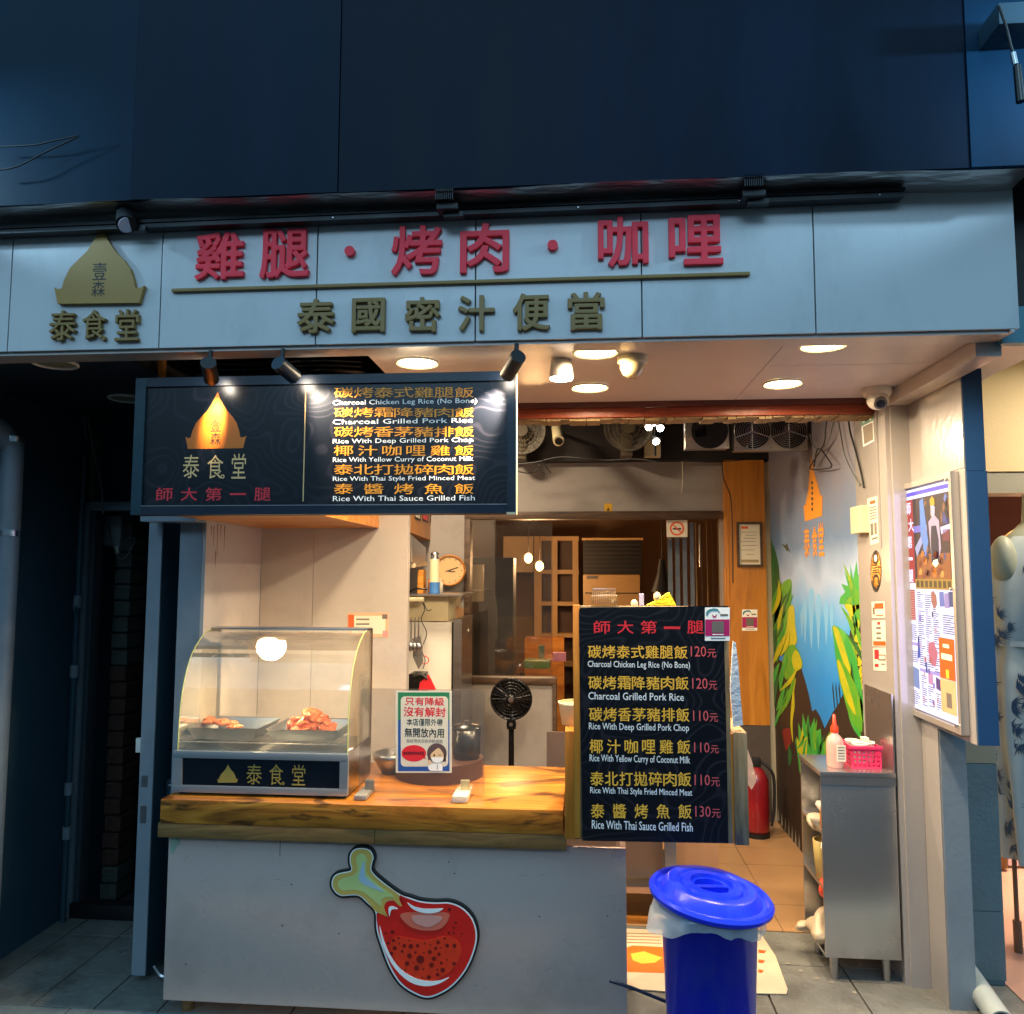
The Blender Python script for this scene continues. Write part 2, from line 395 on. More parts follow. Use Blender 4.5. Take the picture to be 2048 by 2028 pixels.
# ---------------------------------------------------------------- setting: ground, floors, shell
YF, YW, YC, YS = 2.68, 2.55, 3.10, 2.81        # fascia face, upper wall face, counter face, hanging sign face
XM, YB = 1.345, 5.90                           # mural wall, back wall
struct('road', B().box(-60, 60, -60, 2.99, -.3, -.06), M['asphalt'])
struct('ground', B().box(-60, 60, 2.99, 90, -.3, -.022), M['grout'])
pav = struct('pavement', B().box(-12, 12, 3.13, 4.07, -.02, -.012), M['grout'])
def slab(x0, x1, y0, y1, z1, ma, parent, name='paving_stone', t=.03):
    g = .0035; dz = random.uniform(-.0025, .0015)
    return obj(name, B().box(x0+g, x1-g, y0+g, y1-g, z1-t+dz*0, z1+dz, .003), ma, parent, smooth=0)
xs = [-6+.52*i for i in range(7)]+[-2.69, -2.43, -2.17, -1.91, -1.65, -1.13, -.61, -.12, .38, .75, 1.12, 1.62, 2.1]+[2.1+.5*i for i in range(1, 8)]
xs = sorted(set(round(x, 3) for x in xs if not (-3.2 < x < -2.69)))
for a, b in zip(xs, xs[1:]):
    for y0, y1 in ((3.13, 3.74), (3.74, 4.075)): slab(a, b, y0, y1, 0, M['slab'], pav)
kerb = struct('kerb', B().box(-12, 12, 2.995, 3.125, -.25, -.012), M['kerb'])
for i in range(24): slab(-12+i, -11+i, 2.99, 3.13, 0, M['kerb'], kerb, 'kerb_stone', .2)
flo = struct('shop_floor', B().box(-1.6, XM+.1, 4.08, 6.0, -.02, -.010), M['grout'])
ty = [4.08, 4.397, 4.678, 4.967, 5.26, 5.55, 5.84, 6.0]
for j, (y0, y1) in enumerate(zip(ty, ty[1:])):
    for x0, x1 in ((-1.6, -.83), (-.83, -.22), (-.22, .37), (.37, .957), (.957, XM)):
        g = .0018; obj('floor_tile', B().box(x0+g, x1-g, y0+g, y1-g, -.0098, random.uniform(-.0012, .0), .001), M['floor_tile'], flo, smooth=0)

# buildings on the far side of the street, behind the viewer
ob_ = thing('opposite_building', 'grey building row across the street, behind the viewer', 'building', (0, -12, 0))
obj('facade', B().box(-25, 25, -13, -12, -.06, 7.5), mat('opposite_wall', '#6a6f72', .7), ob_)
for i in range(10):
    obj('window', B().box(-22+i*4.6, -20+i*4.6, -11.99, -11.95, 3.6, 5.2), mat('opposite_window', '#20262c', .2), ob_); obj('shutter', B().box(-22.6+i*4.6, -19.4+i*4.6, -11.99, -11.95, .1, 2.6), mat('opposite_shutter', '#59605f', .5, .3), ob_)

gum = B(); rg_ = random.Random(8)
for i in range(60):
    x, y, r_ = rg_.uniform(-2.4, 1.7), rg_.uniform(3.15, 4.05), rg_.uniform(.003, .012)
    gum.poly([(x+r_*math.cos(k*1.047)*rg_.uniform(.7, 1.2), y+r_*math.sin(k*1.047)*rg_.uniform(.7, 1.2), .0022) for k in range(6)])
tag(obj('ground_specks', gum, mat('gum_and_specks', '#8a857a', .7, 0, .5, 40, 0), kind='stuff'), 'pale gum spots and crumbs scattered on the grey paving stones', 'litter')

# upper wall of big painted boards, with a shiny ledge under it
uw = struct('upper_wall', B().box(-8, 8, YW+.02, YW+.3, 2.99, 7.5), M['black'])
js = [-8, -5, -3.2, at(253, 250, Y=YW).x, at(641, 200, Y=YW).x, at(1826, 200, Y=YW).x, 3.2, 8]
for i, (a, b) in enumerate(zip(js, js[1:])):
    mm = mat('upper_board_paint_and_glow', ('#082434', '#082434', '#082232', '#051a2a', '#041424', '#0a2c42', '#0a2c42')[i], .45, 0, .35, 5, .08, 4, dirt='#0c1d36', damt=.7, dscale=2.2, spec=.08, stretch=(1, 1, .18))  # boards lighten towards both ends: the lamps' light pools put into their colour
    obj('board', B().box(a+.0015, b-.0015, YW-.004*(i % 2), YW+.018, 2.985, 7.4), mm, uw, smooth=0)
ledge = B()
n = 60
for i in range(n):
    x0 = -3+4.42*i/n; x1 = -3+4.42*(i+1)/n
    f = lambda x: 2.979+.004*math.sin(x*3.1)+.003*math.sin(x*7.7+1)
    ledge.poly([(x0, YW-.006, f(x0)), (x1, YW-.006, f(x1)), (x1, YF+.03, f(x1)-.008), (x0, YF+.03, f(x0)-.008)])
obj('wall_ledge', ledge, M['galv'], None, smooth=True, label='shiny crumpled metal ledge under the dark blue upper wall, above the lamp track', cat='ledge')

# fascia
fas = thing('shop_fascia', 'pale blue-grey fascia of six wide panels carrying raised red and gold characters', 'shop sign', (0, YF, 2.5))
obj('backing', B().box(-3.3, 1.398, YF+.014, YF+.09, 2.506, 2.965), M['black'], fas)
fx = [-3.3]+[at(x, 560, Y=YF).x for x in (19, 303, 597, 897, 1211, 1538)]+[at(1918, 480, Y=YF).x]
for a, b in zip(fx, fx[1:]):
    obj('fascia_panel', B().box(a+.0022, b-.0022, YF, YF+.0135, 2.5, 2.972, .0015), M['fascia'], fas, smooth=0)
obj('bottom_lip', B().box(-3.3, 1.398, YF+.0145, YF+.115, 2.488, 2.4995), M['soffit'], fas)
obj('end_panel', B().box(1.400, 1.412, YF+.002, YF+1.0, 2.49, 2.972), M['fascia'], fas)
for ch, x0, y0, x1, y1 in (('雞', 371, 440, 463, 530), ('腿', 493, 434, 586, 527), ('烤', 740, 428, 835, 521), ('肉', 869, 424, 961, 517), ('咖', 1128, 411, 1223, 506), ('哩', 1261, 409, 1363, 502)):
    write(ch, M['red'], fas, x0, y0, x1, y1, .016, .012, 'character', 3, .008, Y=YF-.001)
for cx, cy in ((662, 477), (1043, 466)):
    c = at(cx, cy, Y=YF); obj('dot', B().cyl(c, c+Vector((0, -.02, 0)), .0178, seg=24), M['red'], fas)
l = at(327, 550, Y=YF); r = at(1414, 521, Y=YF)
obj('gold_bar', B().box(l.x, r.x, YF-.015, YF-.001, l.z-.006, l.z+.006, .002), M['gold'], fas)
for ch, x0, y0, x1, y1 in (('泰', 563, 567, 634, 631), ('國', 666, 565, 728, 629), ('密', 765, 563, 832, 629), ('汁', 865, 560, 934, 627), ('便', 968, 556, 1038, 626), ('當', 1071, 554, 1141, 625)):
    write(ch, M['gold'], fas, x0, y0, x1, y1, .018, .016, 'character', 3, .006, Y=YF-.001)
for ch, x0, y0, x1, y1 in (('泰', 98, 588, 148, 645), ('食', 160, 587, 204, 642), ('堂', 222, 586, 266, 645)):
    write(ch, M['gold'], fas, x0, y0, x1, y1, .018, .005, 'character', 3, .005, Y=YF-.001)
c = at(199, 640, Y=YF); obj('dot', B().cyl(c, c+Vector((0, -.016, 0)), .0085, seg=16), M['gold'], fas)
DOME = [(385, 850), (398, 885), (415, 915), (440, 950), (470, 980), (492, 1012), (505, 1050), (512, 1086), (532, 1086), (547, 1077), (541, 1095), (534, 1120), (527, 1143), (215, 1147), (210, 1120), (205, 1097), (202, 1083), (215, 1091), (231, 1088), (240, 1055), (262, 1010), (300, 972), (328, 945), (348, 915), (365, 885)]
def dome(x0, y0, x1, y1):
    return [(x0+(x-202)/345*(x1-x0), y0+(y-850)/297*(y1-y0)) for x, y in DOME]
cut('emblem', dome(102, 427, 272, 573), M['golddome'], fas, .018, Y=YF-.019)
for ch, b in (('壹', (175, 495, 201, 528)), ('森', (173, 530, 198, 559))): write(ch, M['ink'], fas, *b, 0, .0, Y=YF-.0198)

# soffit
sof = struct('soffit', B().box(-.78, 1.34, YF+.116, 3.70, 2.515, 2.54), M['black'])
xj = at(1440, 695, Z=2.5).x
for a, b, y0, y1 in ((-.78, xj, YF+.116, 3.70), (xj, 1.34, YF+.116, 3.10), (xj, 1.34, 3.10, 3.70)):
    obj('soffit_panel', B().box(a+.0015, b-.0015, y0+.001, y1-.0015, 2.5, 2.514), M['soffit'], sof, smooth=0)
obj('side_trim', B().box(1.342, 1.428, YF+.116, 3.72, 2.44, 2.512, .004), M['soffit'], sof)
obj('corner_trim', B().box(1.429, 1.6, YF+.116, 3.3, 2.476, 2.512), M['soffit'], sof)
ls = struct('side_soffit', B().box(-4, -1.705, YF+.116, 4.2, 2.5, 2.54), mat('dark_soffit_paint', '#26303a', .4, 0, .1, 3, .03))
struct('ceiling_recess', B().box(-1.70, -.79, 3.96, 4.0, 2.4, 3.1).box(-1.70, -.79, YF+.12, 3.96, 3.06, 3.1).box(-1.704, -1.69, YF+.12, 3.96, 2.5, 3.06).box(-.795, -.783, YF+.12, 3.96, 2.541, 3.06).box(-1.69, -.8, YF+.1, YF+.115, 2.51, 3.06), M['black'])
bm_ = thing('lintel_beam', 'red-brown painted beam with a flaking lower edge across the shop opening', 'beam', (0, 3.72, 2.43))
obj('upper_strip', B().box(-.85, XM-.012, 3.703, 3.84, 2.475, 2.512), mat('dark_red_strip', '#5c2c1e', .4, 0, .3, 8, .2), bm_)
obj('beam_face', B().box(-.85, XM-.012, 3.715, 3.86, 2.43, 2.4745, .003), M['redbeam'], bm_)
fl = B(); xx = -.85
while xx < XM-.05:
    w = random.uniform(.02, .07); h = random.uniform(.004, .016); fl.box(xx, min(xx+w, XM-.013), 3.73, 3.85, 2.43-h, 2.4295); xx += w+random.uniform(0, .004)
obj('flaking_edge', fl, mat('flaked_plaster', '#8a7350', .8, 0, .5, 25, .4, dirt='#2f1d14', damt=1, dscale=9), bm_)

# left side: wall, door wall, door
struct('left_wall', B().box(-3.4, -2.56, YF+.12, 5.2, -.01, 2.499), M['navy'])
dx0, dx1 = at(168, 1400, Y=3.97).x, -1.73
dw = struct('door_wall', B().box(-2.558, dx0-.02, 3.96, 4.05, -.01, 2.498).box(dx0-.02, -1.73, 3.96, 4.05, 2.05, 2.498), M['navy2'])
fr = thing('door_frame', 'dark blue metal door frame of the side doorway with a raised sill', 'door frame', (-2.1, 3.93, 0))
obj('jamb', B().box(dx0-.055, dx0-.022, 3.91, 3.97, 0, 2.055, .004), M['bluegreypaint'], fr)
obj('jamb', B().box(dx0-.018, dx0+.01, 3.925, 4.0, 0, 2.02, .003), mat('dull_jamb', '#39434a', .5), fr)
obj('header', B().box(dx0-.055, -1.735, 3.90, 3.97, 2.02, 2.065, .004), M['bluegreypaint'], fr)
obj('sill', B().box(dx0-.02, -1.735, 3.90, 3.97, 0, .07, .004), M['black'], fr)
struct('passage', B().box(dx0-.5, -1.72, 8, 8.05, 0, 2.6).box(-1.735, -1.72, 4.0, 8, 0, 2.6).box(dx0-.5, -1.72, 4.05, 8, 2.5, 2.6).box(dx0-.5, -1.72, 4.05, 8, -.02, -.005).box(dx0-.5, dx0-.45, 4.05, 8, 0, 2.6), M['dark'])
bw = thing('brick_pier', 'weathered brick pier just inside the dark side doorway', 'brick pier', (dx0+.06, 4.2, 0))
obj('core', B().box(dx0+.02, dx0+.085, 4.13, 4.28, 0, 2.1), mat('pier_mortar', '#3b3c38', .9, 0, .4, 30, .4), bw)
mb = [mat('old_brick', '#4a3027', .85, 0, .4, 25, .5), mat('grey_block', '#474b46', .85, 0, .4, 25, .5)]
for i in range(24):
    z = .01+i*.086; j = random.uniform(-.006, .006)
    obj('brick', B().box(dx0+.012+j, dx0+.1+j, 4.11, 4.26, z, z+.076, .006), mb[0 if 1 < i < 14 else 1], bw, smooth=0)
bx = thing('meter_box', 'pale box with looping white cable inside the top of the dark doorway', 'electrical box', at(215, 1030, Y=4.15))
a = at(199, 985, Y=4.15); b = at(236, 1030, Y=4.15)
obj('box_body', B().box(a.x, b.x, 4.1, 4.2, b.z, a.z+.03, .004), M['pvc'], bx)
obj('lamp_holder', B().cyl(at(222, 1030, Y=4.12), at(222, 1045, Y=4.12), .018, .012), M['white'], bx)
obj('cable_loop', B().tube([at(x, y, Y=4.08) for x, y in ((204, 985), (212, 1025), (228, 1055), (245, 1040), (254, 1018), (240, 1012))], .0028), M['cable'], bx)
leaf = thing('open_door', 'blue-grey metal door leaf standing open beside the counter, edge to the street', 'door', (-1.845, 3.34, .02))
obj('door_panel', B().box(-1.872, -1.818, 3.345, 3.89, .03, 1.925, .003), M['navy'], leaf)
obj('door_edge', B().box(-1.875, -1.815, 3.335, 3.3445, .03, 1.925), M['bluegreypaint'], leaf)
c = at(283, 1474, Y=3.33)
obj('strike_plate', B().box(-1.862, -1.838, 3.331, 3.3349, c.z-.022, c.z+.022), M['steel'], leaf)
c = at(283, 1530, Y=3.33); obj('lock_plate', B().box(-1.862, -1.838, 3.331, 3.3349, c.z-.05, c.z+.02), M['steel'], leaf)
for yy, h in ((1480, .05), (1512, .055)):
    c = at(317, yy, X=-1.815); obj('lock_box', B().box(-1.8149, -1.79, c.y-.02, c.y+.03, c.z-h, c.z+h*.5, .006), M['steel' if h > .052 else 'navy'], leaf)
c = at(320, 1482, X=-1.79); obj('lock_knob', B().cyl(c, c+Vector((.025, 0, 0)), .012), M['steel'], leaf)
obj('pull_handle', B().tube([at(x, y, Y=3.36) for x, y in ((285, 1528), (275, 1532), (273, 1560), (275, 1598), (286, 1606))], .0055, 8), M['steel'], leaf)
c = at(281, 1408, Y=3.33); obj('hinge_plate', B().box(-1.9, -1.875, 3.34, 3.36, c.z-.03, c.z+.03, .002), M['white'], leaf)
obj('door_stop', B().tube([at(x, y, Y=3.35) for x, y in ((290, 1822), (303, 1840), (315, 1842))], .008), M['steel'], leaf)
c = at(321, 1411, X=-1.815); obj('cable_hole', B().cyl(c, c+Vector((.003, 0, 0)), .014), M['ink'], leaf)

pil = struct('left_pier', B().box(-1.715, -1.615, 3.30, 3.95, 0, 2.49), M['bluegreypaint'])
struct('alcove_side_wall', B().box(-1.6145, -1.60, 3.302, 3.898, 0, 2.49), M['wall'])
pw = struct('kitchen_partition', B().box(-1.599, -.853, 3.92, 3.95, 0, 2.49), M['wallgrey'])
for a, b in ((-1.599, -1.33), (-1.33, -.853)):
    obj('wall_panel', B().box(a+.001, b-.001, 3.90, 3.919, .0, 2.488), M['wall'], pw)
cb = thing('overhead_cabinet', 'honey wood overhead cabinet behind the hanging menu sign', 'cabinet', (-1.2, 3.5, 1.93))
obj('bottom_board', B().box(-1.598, -1.02, 3.06, 3.898, 1.925, 1.94), M['woodx'], cb)
obj('front_board', B().box(-1.598, -1.02, 3.04, 3.059, 1.925, 2.46), M['woodx'], cb)
obj('end_board', B().box(-1.019, -1.0, 3.04, 3.898, 1.925, 2.46), M['woodx'], cb)
obj('grey_cap', B().box(-1.84, -1.6, 3.2, 3.299, 1.915, 1.945), M['bluegreypaint'], cb)

# back wall of the shop, opening with glass into the rear room
ox0, ox1 = at(885, 1100, Y=YB).x, at(1362, 1100, Y=YB).x
gx = at(1042, 1100, Y=YB).x; zt = at(1100, 978, Y=YB).z; zb = at(960, 1278, Y=YB).z
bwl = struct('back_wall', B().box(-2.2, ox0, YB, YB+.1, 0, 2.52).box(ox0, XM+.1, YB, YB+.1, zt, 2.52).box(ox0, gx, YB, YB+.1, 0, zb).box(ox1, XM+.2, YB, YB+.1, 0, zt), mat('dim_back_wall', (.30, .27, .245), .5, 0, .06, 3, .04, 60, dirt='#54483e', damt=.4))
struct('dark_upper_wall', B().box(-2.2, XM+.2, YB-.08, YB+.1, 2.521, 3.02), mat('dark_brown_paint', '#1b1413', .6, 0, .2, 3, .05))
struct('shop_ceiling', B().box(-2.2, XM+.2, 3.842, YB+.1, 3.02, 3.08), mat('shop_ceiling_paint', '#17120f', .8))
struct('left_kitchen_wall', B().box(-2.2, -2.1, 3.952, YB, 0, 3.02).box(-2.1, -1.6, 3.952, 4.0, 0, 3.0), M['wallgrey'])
struct('lintel_wall', B().box(-.85, XM, 3.862, 3.9, 2.6, 3.02).box(-2.1, -.85, 3.951, 3.99, 2.5, 3.02), M['black'])
mural_wall = struct('mural_wall', B().box(XM, XM+.15, 4.0, YB+.1, 0, 3.05), M['wall'])
wf = thing('window_frame', 'dark brown timber frame round the glass opening to the rear room', 'window frame', (0, YB, zb))
o2 = .035
obj('head', B().box(ox0-o2, ox1, YB-.025, YB+.11, zt-.005, zt+.05, .003), M['dkwood'], wf)
obj('jamb', B().box(ox0-o2, ox0+.01, YB-.0245, YB+.11, zb, zt-.0055, .003), M['dkwood'], wf)
obj('sill', B().box(ox0-o2, gx+.03, YB-.025, YB+.11, zb-.045, zb-.001, .003), M['dkwood'], wf)
obj('post', B().box(gx-.0, gx+.03, YB-.024, YB+.11, 0, zb-.046, .003), M['dkwood'], wf)
obj('glass_pane', B().box(ox0+.012, gx, YB+.03, YB+.036, zb, zt-.006), glassmat('window_glass', (.86, .83, .78), .05, .03, .03, (.45, .36, .3)), wf)
for j, (xx, y0, n_) in enumerate(((985, 1158, 4), (1011, 1140, 5), (1033, 1140, 5), (1062, 1085, 5))):
    pass
# column of honey wood at the right of the opening
pc = thing('wood_column', 'honey wood clad column between the opening and the mural', 'column', (1.1, 5.6, 0))
px0, px1 = at(1379, 1200, Y=5.80).x, at(1449, 1200, Y=5.80).x; pz0, pz1 = at(1415, 1368, Y=5.80).z, at(1415, 868, Y=5.80).z
obj('front_cladding', B().box(px0, px1, 5.80, 5.82, pz0, pz1), M['wood'], pc)
obj('side_cladding', B().box(px0-.02, px0-.001, 5.805, YB-.001, pz0, pz1), M['wood'], pc)
for a in (1110, 1210): c = at(1370, a, X=px0-.02); obj('side_panel', B().box(px0-.028, px0-.0205, 5.81, YB-.004, c.z-.16, c.z+.14, .002), M['wood'], pc)
obj('white_core', B().box(px0+.002, XM-.002, 5.821, YB-.001, 0, 2.5), mat('aged_white_wall', '#b0a488', .6, 0, .15, 6, .1, dirt='#6b624c', damt=.5), pc)
struct('column_base', B().box(px0-.01, px1, 5.803, 5.82, 0, pz0-.002), mat('column_base_brown', '#4a4038', .6, 0, .2, 5, .1))

# rear room
rr = struct('rear_room', B().box(-2.4, 2.4, 8.9, 9.0, 0, 3).box(-2.4, -2.3, 6.0, 8.9, 0, 3).box(2.3, 2.4, 6.0, 8.9, 0, 3).box(-2.4, 2.4, 6.0, 9, 2.62, 2.7), M['brownwall'])
struct('rear_floor', B().box(-2.4, 2.4, 6.0, 9, -.02, -.003), M['floor_tile'])

# right side: sticker wall, strip, post, light box pillar, stone panel
stw = struct('sticker_wall', B().box(XM-.012, 1.43, 3.60, 3.998, 0, 2.50), M['post'])
struct('post_strip', B().box(1.352, 1.43, 3.585, 3.599, 0, 2.44), M['post'])
lp = thing('side_post', 'slim metal clad post between the doorway and the neighbouring shop', 'post', (1.47, 3.43, 0))
obj('side_face', B().box(1.431, 1.436, 3.43, 3.72, 0, 1.3), M['post'], lp)
obj('post_core', B().box(1.437, 1.535, 3.425, 3.72, 0, 1.3), M['bluegreypaint'], lp)
lbp = thing('light_box_pillar', 'upper pillar box with a pale side and a bright blue painted front edge', 'pillar', (1.47, 3.15, 1.0))
zpb = at(1829, 1400, X=1.43).z
yfr = 3.10
obj('upper_side_panel', B().box(1.429, 1.434, yfr+.002, 3.72, 2.10, 2.475), M['post'], lbp)
obj('side_panel', B().box(1.430, 1.434, yfr+.002, 3.72, zpb, 2.098), M['post'], lbp)
obj('blue_front', B().box(1.4345, 1.505, yfr, 3.15, 2.088, 2.475), M['bluepaint'], lbp)
obj('blue_front', B().box(1.4345, 1.507, yfr-.002, 3.15, zpb, 2.0865), M['bluepaint'], lbp)
obj('pillar_core', B().box(1.4345, 1.50, 3.151, 3.72, zpb, 2.47), M['bluepaint'], lbp)
sp = struct('stone_panel_wall', B().box(1.537, 1.75, 3.645, 3.8, 0, 2.48), M['bluegrey'])
for z0, z1 in ((.02, .295), (.298, .90), (.903, 1.5), (1.503, 2.1)):
    bb = B()
    if z0 < .1: bb.box(1.6, 1.752, 3.637, 3.644, z0, z1).box(1.538, 1.5995, 3.637, 3.644, .16, z1)
    else: bb.box(1.538, 1.752, 3.637, 3.644, z0, z1)
    obj('stone_panel', bb, M['bluegrey'] if z1 < 1 else mat('beige_panel', '#8f8672', .5), sp)
# neighbouring shop
struct('neighbour_floor', B().box(1.753, 6, 3.5, 9, -.011, .003), mat('pale_neighbour_floor', '#b98f7d', .3, 0, .1, 4, .03))
struct('neighbour_walls', B().box(1.76, 6, 5.2, 5.3, 0, 1.2).box(1.76, 6, 5.2, 5.3, 2.22, 2.9).box(1.7, 1.759, 3.8, 9, 0, 3).box(5.9, 6, 3.8, 9, 0, 3), mat('neighbour_cream_wall', '#b8a98c', .6, 0, .05))
struct('neighbour_ceiling', B().box(1.61, 6, 3.301, 9, 2.9, 3), mat('neighbour_ceiling_paint', '#b8a98c', .6, 0, .05))
struct('neighbour_back_wall', B().box(1.76, 6, 8.9, 9, 0, 2.9), mat('pink_wall_paint', '#e0a9a6', .6))
struct('neighbour_upper_wall', B().box(1.413, 8, 2.78, 3.0, 2.6, 2.984), mat('dark_neighbour_board', '#1c1512', .6))
nf = B().box(1.413, 3.4, 2.76, 2.8, 2.475, 2.6)
obj('neighbour_fascia', nf, mat('teal_panel', '#4f8290', .4), label='pale teal sign panel of the shop next door at the right edge', cat='shop sign')

# card and stains on the alcove walls
pcd = thing('wall_card', 'beige printed card with an orange corner on the wall right above the display case', 'card', at(694, 1200, Y=3.898))
def pc_(name, x0, y0, x1, y1, ma, lay): return cut(name, [(x0, y0), (x1, y0), (x1, y1), (x0, y1)], ma, pcd, .0003, 0, Y=3.8985-.0004*lay)
pc_('sheet', 656, 1156, 733, 1202, mat('peach_card', '#d8a888', .5, bump=0), 0); pc_('inner_sheet', 663, 1162, 727, 1196, M['paper'], 1)
pc_('corner_print', 657, 1160, 668, 1184, M['orangep'], 2); pc_('corner_print', 722, 1190, 732, 1201, mat('card_pink', '#c08a88', .5, bump=0), 2); pc_('round_print', 721, 1159, 731, 1168, M['greyp'], 2)
for y_ in (1167, 1176): pc_('print_line', 672, y_, 697, y_+3, M['greyp'], 2)
stn = mat('rust_drip', '#7a4a32', .6, 0, .3, 20)
for x_, y0_, y1_ in ((404, 992, 1030), (411, 988, 1052), (417, 990, 1018), (424, 992, 1040), (399, 992, 1012), (407, 1040, 1075)):
    p_ = at(x_, y0_, X=-1.5995); q_ = at(x_, y1_, X=-1.5995)
    obj('rust_drip', B().prism([(-1.5992, p_.y-.004, p_.z), (-1.5992, p_.y+.004, p_.z), (-1.5992, p_.y+.001, q_.z)], (-.0007, 0, 0)), stn, pw)

# ---------------------------------------------------------------- lamps of the shop front
WARM = (1, .765, .49)
def downlight(p, label, lit=True):
    t = thing('downlight', label, 'ceiling light', p, 'round downlights in the soffit')
    obj('rim', B().lathe(p, [(.083, 0), (.083, -.006), (.078, -.009), (.070, -.004), (.069, 0)], seg=40), M['white'], t, smooth=60)
    obj('diffuser', B().cyl(p+Vector((0, 0, -.0035)), p+Vector((0, 0, -.0015)), .0695, seg=40), M['bulb'] if lit else M['unlit'], t)
    if lit: disk('downlight_lamp', t, p+Vector((0, 0, -.012)), DOWN_W, .13, WARM)
    return t
DOWN_W = 7.6
for x, y, lb in ((-.615, 2.935, 'lit round downlight in the soffit just above the menu sign, leftmost of the lit ones'), (.056, 2.84, 'lit round downlight between the small cylinder lamp and the dome camera'), (.041, 3.39, 'lit round downlight nearest the red-brown beam, directly above the menu board'), (.845, 2.81, 'lit round downlight near the street edge of the soffit, in front of the mural'), (.845, 3.38, 'lit round downlight by the red-brown beam near the corner camera')):
    downlight(Vector((x, y, 2.4995)), lb)
for x, y, lb in ((-2.0, 2.84, 'unlit round downlight in the dark side soffit, nearest the street'), (-2.07, 3.45, 'unlit round downlight in the dark side soffit, half hidden by the menu sign')):
    downlight(Vector((x, y, 2.4995)), lb, False)
p = at(1059, 662, Y=2.95); p.z = 2.499
t = thing('cylinder_lamp', 'small grey cylinder lamp under the soffit left of the second downlight', 'ceiling light', p)
obj('housing', B().cyl(p, p+Vector((0, 0, -.07)), .038, .046, 28), M['post'], t)
obj('lens', B().cyl(p+Vector((0, 0, -.0705)), p+Vector((0, 0, -.073)), .042, seg=28), M['bulbw'], t)
disk('lamp_light', t, p+Vector((0, 0, -.085)), 2.5, .07, WARM)

# track above the fascia, three unlit heads
tr = thing('lamp_track', 'long black lamp track fixed above the fascia panels', 'light track', (0, 2.64, 2.93))
l = at(-60, 436, Y=2.635); r = at(1706, 362, Y=2.635)
for dz, h in ((0, .012), (-.019, .014)):
    obj('rail', B().prism([(l.x, 2.625, l.z+dz), (r.x-.004*(dz < 0), 2.625, r.z+dz), (r.x-.004*(dz < 0), 2.625, r.z+dz+h), (l.x, 2.625, l.z+dz+h)], (0, .045, 0)), M['black'], tr)
for xx in (1091, 1395, 1660, 628):
    c = at(xx, 425-xx*.0385, Y=2.62)
    z = l.z+(r.z-l.z)*(c.x-l.x)/(r.x-l.x)-.012
    obj('screw', B().cyl((c.x, 2.624, z), (c.x, 2.621, z), .0022, seg=8), M['steel'], tr)
def head(x, y, label, kind):
    c = at(x, y, Y=2.58)
    t = thing('track_spotlight', label, 'spotlight', c, 'unlit heads on the lamp track')
    if kind == 'ring':
        obj('housing', B().cyl(c+Vector((-.02, .03, .03)), c+Vector((.008, -.01, -.035)), .030, .034, 24), M['black'], t)
        obj('ring', B().lathe(c+Vector((-.008, .012, .035)), [(.030, -.004), (.034, 0), (.030, .004)], (.3, -.8, .2), 24), M['blackplastic'], t)
        q = c+Vector((.0085, -.0105, -.036)); obj('lens', B().cyl(q, q+Vector((.002, -.001, -.002)), .028, seg=20), mat('pale_lens', '#b9b4c4', .2, 0, .05, coat=1), t)
    else:
        for i in range(9): 
            a = -.028+i*.007
            obj('fin', B().box(c.x+a, c.x+a+.003, 2.55, 2.61, c.z-.006, c.z+.032), M['black'], t)
        obj('housing', B().box(c.x-.03, c.x+.045, 2.575, 2.625, c.z-.028, c.z-.007, .004), M['black'], t)
    obj('bracket', B().box(c.x-.01, c.x+.06, 2.6, 2.6245, c.z-.045, c.z-.025, .002), M['black'], t)
head(238, 408, 'round unlit track spotlight with its pale lens showing, above the gold emblem', 'ring')
head(840, 380, 'ribbed black unlit track spotlight in the middle of the track', 'box')
head(1418, 355, 'ribbed black unlit track spotlight above the last red character', 'box')

# three lit lamps aimed at the hanging sign
def signlamp(a, b, ya, yb, label, target, watts, ang, mt):
    pa = at(*a, Y=ya); pb = at(*b, Y=yb); d = (pb-pa).normalized()
    t = thing('sign_spotlight', label, 'spotlight', pa, 'black spotlights lighting the hanging sign')
    obj('housing', B().cyl(pa, pb, .027, seg=24), mt, t)
    obj('lens', B().cyl(pb+d*.0005, pb+d*.002, .022, seg=24), M['bulbw'], t)
    obj('stem', B().cyl(pa+d*.02+Vector((0, 0, .01)), (pa.x+d.x*.02, pa.y+.03, 2.487), .008, seg=10), M['black'], t)
    spot('lamp_light', t, pb+d*.012, target, watts, ang, .7, (1, .84, .62), .016)
signlamp((393, 684), (399, 716), 2.655, 2.74, 'black spotlight pointing down at the glowing orange emblem of the hanging sign', at(405, 780, Y=YS), 14, 36, M['black'])
signlamp((524, 684), (556, 712), 2.655, 2.74, 'grey-black tilted spotlight over the gold divider line of the hanging sign', at(640, 800, Y=YS), 16, 70, M['navy2'])
signlamp((978, 672), (957, 708), 2.655, 2.745, 'black tilted spotlight at the right end of the hanging sign', at(925, 768, Y=YS), 44, 50, M['black'])
# wiring and pipes in the recess over the sign
for k in range(3):
    a = at(330, 683+k*11, Y=3.3); b = at(590, 680+k*9, Y=3.3)
    obj('air_hose', B().tube([a+Vector((-.2, .1, 0)), a, (a+b)/2+Vector((0, 0, -.012)), b, b+Vector((.2, .1, .02))], .014, 10), M['blackplastic'], None, True, 'black corrugated hose in the dark recess above the menu sign, '+('uppermost', 'middle one', 'lowest')[k]+' of three', 'hose', 'black hoses above the sign')
a = at(306, 672, Y=3.0); obj('wood_strut', B().box(a.x-.008, a.x+.008, 2.99, 3.02, 2.43, 2.56), M['wood'], None, 0, 'short pale wooden strut above the left end of the menu sign', 'strut')

